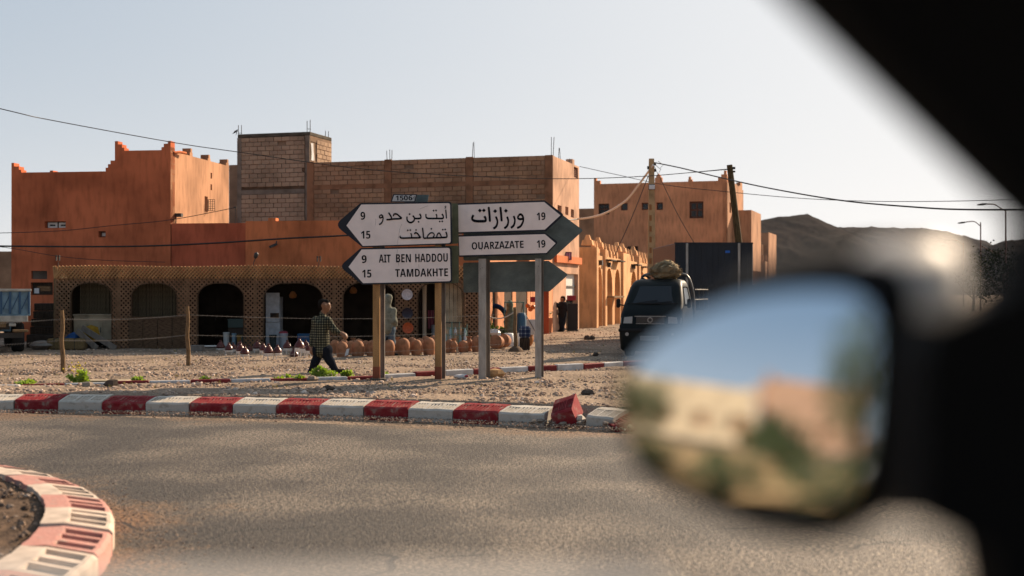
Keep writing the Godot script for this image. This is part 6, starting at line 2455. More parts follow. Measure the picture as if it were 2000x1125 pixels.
	for q in items:
		var d: float = PF + q[9] - 0.5
		var s := d / 2500.0
		var base := at(q[3], q[4], d)
		var y := maxf(base.y, GY)
		if (q[0] as String) in ["bucket", "drum", "barrel", "box", "basket", "stack", "post"]:
			y = GY
		if q[0] == "crate" and q[4] > 660:
			y = GY
		var t := thing(q[0] if q[0] != "stack" else "bowl_stack", q[1], q[2], Vector3(base.x, y, -d))
		var w: float = q[5] * s
		var top: float = base.y + q[6] * s - y
		g = MB.new()
		var m := std(q[7], 0.6)
		if q[8]:
			if q[0] == "stack":
				var pr := [Vector2(0, 0)]
				for k in 6:
					pr.append(Vector2(w * 0.4, top * k / 6.0))
					pr.append(Vector2(w * 0.55, top * (k + 0.8) / 6.0))
				pr.append(Vector2(0, top))
				g.lathe(pr, 14)
			else:
				var b: float = 0.42 if q[0] == "bucket" else 0.48
				g.lathe([Vector2(0, 0), Vector2(w * b, 0), Vector2(w * 0.5, top * 0.9), Vector2(w * 0.53, top * 0.92), Vector2(w * 0.53, top), Vector2(w * 0.46, top), Vector2(0, top * 0.97)], 16)
		elif q[0] == "cloth":
			var rows := []
			for a in 6:
				var row := []
				for b in 8:
					row.append(Vector3(w * (b / 7.0 - 0.5), top * a / 5.0, 0.03 * sin(b * 2.0 + a * 0.3)))
				rows.append(row)
			g.patch(rows)
		else:
			g.cbox(Vector3(0, top / 2, -0.15), Vector3(w, top, 0.3), 0.01)
			if q[0] == "crate":
				for k in 7:
					g.box(Vector3(w * ((k + 0.5) / 7 - 0.5), top / 2, 0.004), Vector3(w * 0.06, top * 0.9, 0.02))
				g.box(Vector3(0, top * 0.95, 0.006), Vector3(w * 1.03, top * 0.1, 0.03))
		put("body", g, m, t)
		if q[0] == "drum":
			g = MB.new()
			g.lathe([Vector2(w * 0.5, 0), Vector2(w * 0.5, 0.04), Vector2(w * 0.25, 0.07), Vector2(0, 0.07)], 14)
			put("lid", g, std(lin(0.35, 0.06, 0.08), 0.6), t, Transform3D(Basis.IDENTITY, Vector3(0, top, 0)))
	# plates hung on the lattice
	for q in [[795.5, 575.5, lin(0.62, 0.52, 0.50), "round white tray hung on the lattice pillar, topmost of three"], [796, 612, lin(0.025, 0.018, 0.03), "round dark tray hung on the lattice pillar, middle of three"], [797, 640.5, lin(0.60, 0.10, 0.022), "round orange tray hung on the lattice pillar, lowest of three"]]:
		var c := at(q[0], q[1], 37.9)
		var t := thing("hanging_tray", q[3], "tray", c + Vector3(0, 0, 0.03), 0.0, "round trays hung on the lattice")
		g = MB.new()
		g.lathe([Vector2(0, 0.0), Vector2(0.13, 0.0), Vector2(0.155, 0.02), Vector2(0.165, 0.02), Vector2(0.16, 0.03), Vector2(0.13, 0.012), Vector2(0, 0.012)], 24, Transform3D(rot(88, 0, 0), Vector3.ZERO))
		put("tray", g, rich(q[2], 0.5, T.soft, Vector3(3, 3, 3)), t)
	# hanging baskets and lamps in the dark arches
	for q in [[690, 566, "orange lamp hanging in the fifth arch"], [572, 575, "woven lamp hanging in the fourth arch"]]:
		var c := at(q[0], q[1], 38.9)
		var t := thing("hanging_lamp", q[2], "lamp", c)
		g = MB.new()
		g.lathe([Vector2(0.03, -0.12), Vector2(0.10, -0.1), Vector2(0.12, -0.02), Vector2(0.06, 0.08), Vector2(0.0, 0.1)], 12)
		put("shade", g, M.basket, t)
		g = MB.new()
		g.tube([Vector3(0, 0.1, 0), Vector3(0, 0.28, 0)], 0.006, 4)
		put("cord", g, M.cable, t)
	# rack of glass bottles at right
	var rk := thing("bottle_rack", "green wire rack of pale bottles and cans left of the grey post", "rack", Vector3(at(889, 0, 37.0).x, GY, -37.0))
	for x in [-0.32, -0.1, 0.12, 0.34]:
		g = MB.new()
		g.tube([Vector3(x, 0.0, 0), Vector3(x, 0.85 - 0.25 * absf(x), 0)], 0.008, 5)
		g.tube([Vector3(x, 0.0, -0.25), Vector3(x, 0.85 - 0.25 * absf(x), -0.25)], 0.008, 5)
		put("upright", g, M.green_wire, rk)
	for y in [0.25, 0.45, 0.65]:
		g = MB.new()
		g.box(Vector3(0, y, 0), Vector3(0.7, 0.012, 0.012))
		g.box(Vector3(0, y, -0.25), Vector3(0.7, 0.012, 0.012))
		put("crossbar", g, M.green_wire, rk)
	for k in 10:
		g = MB.new()
		var h := rng.randf_range(0.15, 0.28)
		g.lathe([Vector2(0, 0), Vector2(0.04, 0), Vector2(0.04, h * 0.6), Vector2(0.018, h * 0.8), Vector2(0.018, h), Vector2(0, h)], 10, Transform3D(Basis.IDENTITY, Vector3(-0.28 + 0.14 * (k % 5), 0.25 if k < 5 else 0.45, -0.1 - 0.08 * (k % 2))))
		put("bottle", g, std([lin(0.25, 0.36, 0.36), lin(0.5, 0.5, 0.5), lin(0.4, 0.25, 0.15)][k % 3], 0.2), rk)
	# the left end: cabinet, planks, bale, stacked crates
	var cab := thing("cream_cabinet", "cream metal counter with hinged doors under the first arch", "cabinet", Vector3(at(181, 0, 38.6).x, GY, -38.7))
	g = MB.new()
	g.cbox(Vector3(0, 0.6, -0.2), Vector3(1.22, 0.8, 0.4), 0.01)
	put("body", g, M.cream, cab)
	g = MB.new()
	g.cbox(Vector3(0, 1.0, -0.19), Vector3(1.26, 0.05, 0.44), 0.01)
	put("top", g, M.cream, cab)
	for x in [0.12, 0.44]:
		g = MB.new()
		g.cbox(Vector3(x, 0.52, 0.012), Vector3(0.29, 0.52, 0.02), 0.006)
		var dr := put("door", g, M.cream, cab)
		g = MB.new()
		g.box(Vector3(x + 0.1, 0.55, 0.03), Vector3(0.02, 0.16, 0.02))
		put("hinge", g, M.iron, dr)
	for x in [-0.55, 0.55]:
		g = MB.new()
		g.box(Vector3(x, 0.1, -0.2), Vector3(0.05, 0.22, 0.3))
		put("leg", g, M.iron, cab)
	for q in [[160, 640, 226, 684, 38.0, "upper of the two grey boards leaning against the first lattice pillar"], [150, 646, 190, 684, 37.9, "lower grey board leaning below the cream counter"]]:
		var a := at(q[0], q[1], q[4])
		var b := at(q[2], q[3], q[4] - 0.3)
		var t := thing("leaning_board", q[5], "board", Vector3((a.x + b.x) / 2, GY, -q[4]))
		g = MB.new()
		g.bar(a - t.position, Vector3(b.x, GY + 0.03, b.z) - t.position, 0.03, 0.17)
		put("board", g, M.grey_metal, t)
	var bale := thing("straw_bale", "dark straw bale lying left of the leaning boards", "bale", Vector3(at(129, 0, 37.6).x, GY, -37.7))
	g = MB.new()
	g.cbox(Vector3(0, 0.16, 0), Vector3(1.06, 0.34, 0.5), 0.05)
	put("straw", g, M.straw_dark, bale)
	for x in [-0.3, 0.3]:
		g = MB.new()
		g.box(Vector3(x, 0.165, 0), Vector3(0.015, 0.35, 0.51))
		put("string", g, M.cable, bale)
	var yc := thing("yellow_sack", "yellow sack slumped against the cream counter", "sack", Vector3(at(178, 0, 38.2).x, GY, -38.2))
	g = rock(33, 0.27, 1.1)
	put("sack", g, M.yellow_cloth, yc, Transform3D(Basis.IDENTITY, Vector3(0, 0.42, 0)))
	var bc := thing("blue_tarp", "crumpled blue tarpaulin behind the straw bale", "tarpaulin", Vector3(at(143, 0, 38.2).x, GY, -38.2))
	g = rock(34, 0.26, 0.7)
	put("tarp", g, M.blue_tarp, bc, Transform3D(Basis.IDENTITY, Vector3(0, 0.32, 0)))
	var n2 := 0
	for q in [[89, 0, 0.0, 0.82], [88, 1, 0.03, 0.74], [90, 2, -0.02, 0.66], [89, 3, 0.0, 0.58]]:
		var t := thing("dark_crate", "dark crate in the stack against the left house, %s from the ground" % ordinal(n2), "crate", Vector3(at(q[0], 0, 38.8).x, GY + 0.42 + 0.235 * n2, -38.9), q[2], "dark crates stacked beside the porch")
		g = MB.new()
		g.cbox(Vector3(0, 0.115, 0), Vector3(q[3], 0.225, 0.5), 0.01)
		put("box", g, M.crate_dark, t)
		for k in 3:
			g = MB.new()
			g.box(Vector3(0, 0.05 + 0.065 * k, 0.255), Vector3(q[3], 0.045, 0.012))
			put("slat", g, M.dark_wood, t)
		n2 += 1
	var pal := thing("pallet", "low grey platform of sacks under the stacked dark crates", "pallet", Vector3(at(88, 0, 38.8).x, GY, -38.9))
	g = MB.new()
	g.cbox(Vector3(0, 0.2, 0), Vector3(1.0, 0.43, 0.6), 0.03)
	put("platform", g, M.crate_dark, pal)
	var sk := thing("grey_sack", "pale grey sack lying beside the platform of crates", "sack", Vector3(at(84, 0, 37.6).x, GY, -37.6))
	g = rock(35, 0.3, 0.5)
	put("sack", g, M.grey_metal, sk, Transform3D(Basis.from_scale(Vector3(1.4, 1, 1)), Vector3(0, 0.13, 0)))


func shop_front() -> void:
	var d := 46.0
	for q in [[981.5, 47.0, "white round post of the shop awning, left one"], [1005.5, 47.0, "white round post of the shop awning, right one"]]:
		var p := at(q[0], 0, q[1])
		var t := thing("awning_post", q[2], "post", Vector3(p.x, GY, -q[1]))
		var g := MB.new()
		g.tube([Vector3(0, -0.1, 0), Vector3(0, 2.9, 0)], 0.05, 10)
		put("post", g, M.white_plastic, t)
	var aw := thing("awning", "flat shop awning on white posts, mostly hidden by the signs", "awning", Vector3(at(990, 0, 47.5).x, 3.0, -47.8))
	var g := MB.new()
	g.cbox(Vector3(0.3, 0.04, 0), Vector3(2.6, 0.06, 2.2), 0.01)
	put("roof", g, M.frame_white, aw)
	# round blue hoop of cloth
	var hp := thing("blue_hoop", "dark blue cloth hoop leaning beside the shrub behind the grey sign post", "hoop", Vector3(at(968, 0, 43.0).x, GY, -43.0))
	g = MB.new()
	var pts := []
	for k in 13:
		var a := lerpf(2.7, -0.25, k / 12.0)
		pts.append(Vector3(0.42 * cos(a) - 0.05, 0.75 + 0.48 * sin(a), 0.05 * k / 12.0))
	pts.append(Vector3(0.55, 0.1, 0.1))
	g.tube(smooth_line(pts, 3), 0.085, 8)
	put("hoop", g, M.blue_cloth, hp)
	var mt := thing("market_table", "small green framed market table with goods under the awning", "table", Vector3(at(1004, 0, 42.0).x, GY, -42.0))
	g = MB.new()
	g.box(Vector3(0, 1.36, 0), Vector3(0.66, 0.03, 0.4))
	put("top", g, M.green_wire, mt)
	for x in [-0.31, 0.31]:
		for z in [-0.18, 0.18]:
			g = MB.new()
			g.box(Vector3(x, 0.68, z), Vector3(0.03, 1.38, 0.03))
			put("leg", g, M.green_wire, mt)
	var mn := thing("wrapped_bundle", "tall wrapped olive bundle on the ground under the market table", "bundle", Vector3(at(996, 0, 42.3).x, GY, -42.4))
	g = MB.new()
	g.lathe([Vector2(0, 0), Vector2(0.17, 0.0), Vector2(0.2, 0.4), Vector2(0.17, 0.9), Vector2(0.1, 1.15), Vector2(0.12, 1.3), Vector2(0.05, 1.42), Vector2(0, 1.43)], 14)
	put("bundle", g, M.olive_cloth, mn)
	var pb := thing("plaid_bundle", "blue and white plaid bundle above the orange jar", "bundle", Vector3(at(1025, 0, 37.5).x, GY, -37.6))
	g = MB.new()
	g.cbox(Vector3(0, 0.52, 0), Vector3(0.34, 0.34, 0.3), 0.05)
	put("cloth", g, M.plaid_blue, pb)
	g = MB.new()
	g.cbox(Vector3(0, 0.17, -0.02), Vector3(0.3, 0.36, 0.26), 0.02)
	put("stand", g, M.dark_wood, pb)
	var bl := thing("blue_barrel", "blue plastic barrel under the market table", "barrel", Vector3(at(1018, 0, 41.4).x, GY, -41.3))
	g = MB.new()
	g.lathe([Vector2(0, 0), Vector2(0.15, 0), Vector2(0.16, 0.1), Vector2(0.165, 0.9), Vector2(0.12, 1.02), Vector2(0, 1.03)], 14)
	put("barrel", g, M.blue_barrel, bl)
	var wb := thing("white_board", "pale board leaning on a slanting stick right of the plaid bundle", "board", Vector3(at(1036, 0, 43.5).x, GY, -43.6))
	g = MB.new()
	g.cbox(Vector3(0, 0.38, 0), Vector3(0.42, 0.76, 0.04), 0.008)
	put("board", g, M.white_plastic, wb)
	g = MB.new()
	g.bar(Vector3(-0.2, 1.0, 0.05), Vector3(0.25, 0.2, 0.12), 0.025, 0.025)
	put("stick", g, M.grey_metal, wb)
	var rs := thing("red_sign", "small plain red square sign on the pink shop wall", "sign", at(1038, 585, 48.2) + Vector3(0.05, 0, 0.1), deg_to_rad(20))
	g = MB.new()
	g.cbox(Vector3(0, 0, 0), Vector3(0.21, 0.2, 0.03), 0.004)
	put("board", g, M.red_paint, rs)
	for q in [[1031, 597, "orange lantern hanging left of the red square sign"], [1036, 604, "cluster of orange gourds below the red square sign"], [1041, 600, "small orange lantern hanging right below the red sign"]]:
		var c := at(q[0], q[1], 46.5)
		var t := thing("orange_lantern", q[2], "lantern", c)
		g = MB.new()
		g.lathe([Vector2(0, -0.09), Vector2(0.07, -0.06), Vector2(0.09, 0.0), Vector2(0.07, 0.06), Vector2(0, 0.09)], 10)
		put("body", g, M.orange_glaze, t)
		g = MB.new()
		g.tube([Vector3(0, 0.08, 0), Vector3(0, 2.7 - c.y + GY, 0)], 0.006, 4)
		put("cord", g, M.cable, t)
	var ow := thing("orange_pillar", "flat orange pillar between the dark doorway and the first white post", "pillar", Vector3(at(972, 0, 48.5).x, GY, -48.5), deg_to_rad(60))
	g = MB.new()
	g.span(Vector3(-0.14, -0.2, -0.1), Vector3(0.14, 2.9, 0.12))
	put("pillar", g, M.plaster_far, ow)
	var rp := thing("red_pillar", "dark red and orange striped pillar right of the second grey post", "pillar", Vector3(at(1066, 0, 51.5).x, GY, -51.5))
	g = MB.new()
	g.span(Vector3(-0.12, -0.2, -0.12), Vector3(0.12, 2.75, 0.12))
	put("pillar", g, M.plaster_red, rp)
	var cr := thing("cream_wall", "short cream wall end behind the man in dark clothes", "wall", Vector3(at(1083, 0, 54.6).x, GY, -55.0), deg_to_rad(30))
	g = MB.new()
	g.span(Vector3(-0.22, -0.2, -0.1), Vector3(0.22, 2.8, 0.1))
	put("wall", g, M.cream, cr)
	for q in [[1069, 650, "tall tan planter with a green plant below the sign's right post"], [1109, 641, "small tan planter beside the man in dark clothes"]]:
		var p := on_ground(q[0], q[1])
		var t := thing("planter", q[2], "planter", p)
		g = MB.new()
		g.hexa([Vector3(-0.17, 0, 0.17), Vector3(0.17, 0, 0.17), Vector3(0.17, 0, -0.17), Vector3(-0.17, 0, -0.17), Vector3(-0.21, 0.62, 0.21), Vector3(0.21, 0.62, 0.21), Vector3(0.21, 0.62, -0.21), Vector3(-0.21, 0.62, -0.21)])
		put("box", g, M.plaster_lit, t)
		put("leaves", leaf_mass(int(q[0]), 120, Vector3(0.22, 0.25, 0.22), 0.07), M.leaf_olive, t, Transform3D(Basis.IDENTITY, Vector3(0, 0.78, 0)))
	for q in [[1085, 647, 0.42, 0.35, "pale boulder at the feet of the man in dark clothes"], [1113, 645, 0.22, 0.6, "brown stone right of the man in dark clothes"], [1147, 663.5, 0.13, 0.8, "left of two small dark stones on the gravel"], [1155.5, 663.5, 0.12, 0.8, "right of two small dark stones on the gravel"], [1163, 695, 0.09, 0.7, "small grey stone before the pickup"]]:
		var p := on_ground(q[0], q[1])
		var t := thing("stone", q[4], "stone", p)
		put("stone", rock(int(q[0]), q[2], q[3]), M.stone if q[1] < 660 else M.stone_dark, t, Transform3D(Basis.IDENTITY, Vector3(0, q[2] * q[3] * 0.6, 0)))
	# sign over the shop door, goods in the doorway
	var pur := thing("shop_sign", "small purple and pink sign board over the shop door", "sign", at(1109.5, 500, 56.0), deg_to_rad(10))
	g = MB.new()
	g.cbox(Vector3.ZERO, Vector3(0.32, 0.36, 0.05), 0.006)
	put("board", g, M.purple, pur)
	for x in [-0.055, 0.055]:
		g = MB.new()
		g.cbox(Vector3(x, 0, 0.028), Vector3(0.075, 0.24, 0.012), 0.003)
		put("mark", g, M.pink_mark, pur)
	for q in [[1118, 606, 0.45, 0.9, lin(0.02, 0.015, 0.015), "dark grill box in the shop doorway"], [1116, 582, 0.38, 0.22, lin(0.25, 0.02, 0.03), "red box standing on the dark grill box"]]:
		var c := at(q[0], q[1], 55.6)
		var t := thing("shop_box", q[5], "box", Vector3(c.x, c.y - q[3] / 2 if q[1] < 600 else GY, c.z))
		g = MB.new()
		var h: float = q[3] if q[1] < 600 else c.y + 0.3 - GY
		g.cbox(Vector3(0, h / 2, 0), Vector3(q[2], h, 0.4), 0.01)
		put("box", g, std(q[4], 0.6), t)


# ---- plants ----
func leaf_mass(seed: int, n: int, ext: Vector3, leaf: float, stems := 0, base := -1.0) -> MB:
	var r := RandomNumberGenerator.new()
	r.seed = seed
	var g := MB.new()
	var clumps := []
	for k in maxi(4, n / 40):
		var v := Vector3(r.randfn(), r.randfn() * 0.8, r.randfn()).limit_length(1.6) * 0.55
		clumps.append([v * ext, r.randf_range(0.22, 0.5)])
	for i in n:
		var c: Array = clumps[r.randi() % clumps.size()]
		var p: Vector3 = c[0] + Vector3(r.randfn(), r.randfn(), r.randfn()).limit_length(2.0) * 0.5 * c[1] * ext
		var dir := (Vector3(r.randfn(), r.randfn() * 0.7 + 0.5, r.randfn())).normalized()
		var side := dir.cross(Vector3(r.randfn(), r.randfn(), r.randfn())).normalized()
		var s := leaf * r.randf_range(0.6, 1.3)
		var nn := side.cross(dir)
		g.stri(p, p + dir * s * 0.55 + side * s * 0.3, p + dir * s, nn, nn, nn)
		g.stri(p, p + dir * s, p + dir * s * 0.55 - side * s * 0.3, nn, nn, nn)
	for k in stems:
		var c: Array = clumps[k % clumps.size()]
		g.tube([Vector3(0, base, 0) + Vector3(r.randfn(), 0, r.randfn()) * 0.02, (c[0] as Vector3) * 0.6 + Vector3(0, base * 0.3, 0), c[0]], leaf * 0.12, 4)
	return g


func plants() -> void:
	var list := [
		# px, base y, width px, height px, leaves, material, label
		[153, 751, 40, 30, 420, "leaf", "green weed with yellow flower heads left of the first fence post"],
		[262, 749, 34, 20, 260, "leaf", "low green weed by the flat white slab"],
		[632, 741, 52, 25, 620, "leaf", "bushy bright green weed at the feet of the walking man"],
		[672, 738, 40, 14, 260, "leaf", "low green weed right of the walking man's front foot"],
		[570, 744, 60, 10, 220, "leaf", "flat patch of weed left of the walking man"],
		[40, 754, 80, 9, 220, "leaf", "flat green weed at the left end of the low kerb"],
		[400, 743, 24, 6, 60, "leaf", "tiny weed at the low kerb between the fence posts"],
		[745, 733, 30, 6, 60, "leaf", "tiny yellowish weed behind the low kerb by the rusty post"],
		[975, 648, 44, 38, 600, "leaf_olive", "dark green shrub growing behind the white tubs"],
		[961, 640, 14, 46, 160, "leaf", "thin yellow green bush beside the grey sign post"],
	]
	for q in list:
		var p := on_ground(q[0], q[1])
		if q[1] < 655:
			p = Vector3(at(q[0], 0, 41.0).x, GY, -41.0)
		var s := -p.z / 2500.0
		var t := thing("shrub" if q[1] < 655 else "weed", q[6], "plant", p, 0.0, "green weeds along the low kerb" if q[1] > 655 else "")
		var ext := Vector3(q[2] * s * 0.42, q[3] * s * 0.5, q[2] * s * 0.3)
		var up: float = q[3] * s * 0.5
		put("leaves", leaf_mass(int(q[0] + q[1]), q[4], ext, 0.07 if q[1] > 655 else 0.11, 8, -up), M[q[5]], t, Transform3D(Basis.IDENTITY, Vector3(0, up * 0.9, 0)))
	for q in [[153, 742, 22], [690, 735, 10]]:  # yellow flowers
		pass
	var fl := MB.new()
	var r := RandomNumberGenerator.new()
	r.seed = 3
	for i in 34:
		var p := on_ground(153 + r.randfn() * 9, 750) + Vector3(0, r.randf_range(0.15, 0.42), r.randf_range(-0.15, 0.15))
		fl.box(p, Vector3(0.022, 0.018, 0.022), rot(r.randf() * 90, r.randf() * 90, 0))
	tag(put("flowers", fl, M.yellow_flower), "small yellow flower heads on the weed left of the first fence post", "", "", "stuff")
	var slab := thing("concrete_slab", "flat pale slab lying behind the low kerb between two weeds", "slab", on_ground(205, 750))
	var g := MB.new()
	g.cbox(Vector3(0, 0.03, -0.2), Vector3(0.75, 0.06, 0.4), 0.01)
	put("slab", g, M.cream, slab)
	for q in [[965, 735.5, 0.17, 0.62, "tan boulder at the foot of the first grey sign post", "stone_tan"], [610, 744, 0.1, 0.7, "brown stone beside the bushy weed", "stone"], [217, 757, 0.11, 0.9, "dark red brown stone on the low kerb", "stone_dark"], [172, 757, 0.1, 0.7, "reddish stone leaning on the low kerb", "stone"], [150, 772, 0.08, 0.6, "black stone on the gravel below the low kerb", "stone_dark"], [640, 762, 0.1, 0.6, "dark stone in the shadow on the verge", "stone_dark"], [1151, 772, 0.1, 0.7, "dark round stone behind the broken kerb", "stone_dark"]]:
		var p := on_ground(q[0], q[1], 0.12)
		var t := thing("stone", q[4], "stone", p)
		put("stone", rock(int(q[0]), q[2], q[3]), M[q[5]], t, Transform3D(Basis.from_scale(Vector3(1.25, 1, 1)), Vector3(0, q[2] * q[3] * 0.55, 0)))
	var lit := thing("litter", "crumpled white and red wrapper on the verge between the signs", "litter", on_ground(901, 739, 0.12))
	put("wrapper", rock(77, 0.09, 0.5), M.white_plastic, lit, Transform3D(Basis.from_scale(Vector3(1.5, 1, 1)), Vector3(0, 0.04, 0)))
	put("red_print", rock(78, 0.04, 0.5), M.red_paint, lit, Transform3D(Basis.IDENTITY, Vector3(0.1, 0.05, 0.04)))
	# trees at the far right, before the dark hill
	tree("dark leafy tree beside the street lamps at the right edge", at(1962, 570, 80.0), 4.6, 1.9, 91, 0.16, 2600, M.leaf_dark)
	tree("low tree right of the dark leafy tree, mostly behind the car", at(2030, 570, 78.0), 4.4, 2.4, 92, 0.16, 2600, M.leaf_dark)
	for q in [[1540, 130, 2.6], [1580, 132, 2.0], [1630, 128, 2.6], [1690, 126, 2.2], [1750, 128, 2.6], [1900, 110, 3.6]]:
		tree("small dark tree of the line at the foot of the hill, %s" % {1540: "nearest the houses", 1580: "second from the houses", 1630: "third from the houses", 1690: "fourth from the houses", 1750: "fifth from the houses", 1900: "below the street lamps"}[q[0]], at(q[0], 570, q[1]), q[2], 2.2, int(q[0]), 0.3, 260, M.leaf_dark)


func tree(label: String, foot: Vector3, h: float, rad: float, seed: int, leaf: float, n := 1500, mat: Material = null) -> void:
	var t := thing("tree", label, "tree", Vector3(foot.x, GY, foot.z))
	var g := MB.new()
	g.tube([Vector3(0, -0.3, 0), Vector3(0.1, h * 0.3, 0), Vector3(-0.05, h * 0.62, 0)], 0.04 * h, 8, 0.02 * h)
	for k in 4:
		g.tube([Vector3(0.08, h * 0.3, 0), Vector3(cos(k * 1.7) * rad * 0.35, h * 0.5, sin(k * 1.7) * rad * 0.35), Vector3(cos(k * 1.7) * rad * 0.6, h * 0.72, sin(k * 1.7) * rad * 0.6)], 0.018 * h, 6, 0.008 * h)
	put("trunk", g, M.bark, t)
	put("crown", leaf_mass(seed, n, Vector3(rad, h * 0.42, rad), leaf), mat if mat else M.leaf_olive, t, Transform3D(Basis.IDENTITY, Vector3(0, h * 0.62, 0)))


# ---- loose stones ----
func gravel() -> void:
	for kind in 3:
		var r := RandomNumberGenerator.new()
		r.seed = 500 + kind
		var mm := MultiMesh.new()
		mm.transform_format = MultiMesh.TRANSFORM_3D
		mm.use_colors = true
		var st := rock(900 + kind, 1.0, 0.6)
		mm.mesh = st.mesh()
		var spots := []
		for i in 11000:  # verge between the two kerbs
			var x := r.randf_range(-11.5, 10.0)
			var d := kerb_d(x) + 0.55 + r.randf() * 11.5
			var k := pow(r.randf(), 4.0)
			spots.append([x, d, 0.007 + 0.026 * k])
		for i in 260:  # larger stones
			var x := r.randf_range(-11.0, 5.0)
			spots.append([x, kerb_d(x) + 0.6 + r.randf() * 8.0, r.randf_range(0.03, 0.06)])
		for i in 10500:  # yard
			var d := r.randf_range(26, 62)
			var x := r.randf_range(-0.42, 0.34) * d
			spots.append([x, d, 0.011 + 0.032 * pow(r.randf(), 4.0)])
		for i in 2600:  # grit on the road by the kerb and round the island
			var x := r.randf_range(-9.5, 4.0)
			spots.append([x, kerb_d(x) - 0.03 - absf(r.randfn()) * 0.42, 0.003 + 0.014 * pow(r.randf(), 3.0)])
		for i in 420:
			var a := r.randf_range(-0.5, 0.8)
			var rr := 6.68 + absf(r.randfn()) * 0.28
			spots.append([-9.2 + cos(a) * rr, 7.2 + sin(a) * rr, r.randf_range(0.003, 0.012)])
		for i in 700:  # clods in the island
			var a := r.randf_range(-0.6, 0.9)
			var rr := 6.15 * sqrt(r.randf_range(0.5, 1.0))
			spots.append([-9.2 + cos(a) * rr, 7.2 + sin(a) * rr, 0.006 + 0.03 * pow(r.randf(), 3.0), 0.20])
		for i in 260:
			spots.append([r.randf_range(-6, 4), r.randf_range(8, 18), r.randf_range(0.002, 0.006)])
		mm.instance_count = spots.size()
		for i in spots.size():
			var s: Array = spots[i]
			var h: float = maxf(height(s[0], s[1]), 0.0) + 0.12 * s[2]
			var b := Basis.from_euler(Vector3(r.randf_range(-0.3, 0.3), r.randf() * TAU, r.randf_range(-0.3, 0.3))).scaled(Vector3.ONE * s[2])
			mm.set_instance_transform(i, Transform3D(b, Vector3(s[0], h, -s[1])))
			if s.size() > 3:
				b = b.scaled(Vector3.ONE)
				mm.set_instance_transform(i, Transform3D(b, Vector3(s[0], s[3], -s[1])))
			var k := r.randf_range(0.55, 1.25) * (0.5 if s.size() > 3 else 0.7 if s[1] < kerb_d(s[0]) else 1.0)
			var c := Color(0.44, 0.315, 0.23) if r.randf() < 0.7 else Color(0.27, 0.2, 0.16) if r.randf() < 0.5 else Color(0.58, 0.46, 0.37)
			mm.set_instance_color(i, Color(c.r * k, c.g * k, c.b * k))
		var o := MultiMeshInstance3D.new()
		o.multimesh = mm
		o.material_override = M.gravel
		o.name = "gravel" if kind == 0 else "gravel_%03d" % kind
		add_child(o)
		tag(o, "loose brown gravel and small stones strewn over the dirt", "", "", "stuff")
	# dry tufts between the stones
	var r := RandomNumberGenerator.new()
	r.seed = 77
	var g := MB.new()
	for k in 9:
		var dir := Vector3(r.randfn() * 0.5, 1.0, r.randfn() * 0.5).normalized()
		var side := dir.cross(Vector3(r.randfn(), 0, r.randfn())).normalized() * 0.06
		g.tri(-side, side, dir * r.randf_range(0.6, 1.1))
	var mm := MultiMesh.new()
	mm.transform_format = MultiMesh.TRANSFORM_3D
	mm.mesh = g.mesh()
	mm.instance_count = 420
	for i in 420:
		var d := r.randf_range(22, 40)
		var x := r.randf_range(-0.4, 0.12) * d
		d = maxf(d, kerb_d(x) + 1.0)
		mm.set_instance_transform(i, Transform3D(Basis(Vector3.UP, r.randf() * TAU).scaled(Vector3.ONE * r.randf_range(0.03, 0.085)), Vector3(x, height(x, d), -d)))
	var o := MultiMeshInstance3D.new()
	o.multimesh = mm
	o.material_override = M.dry_grass
	o.name = "dry_grass"
	add_child(o)
	tag(o, "thin dry yellow grass tufts among the gravel", "", "", "stuff")


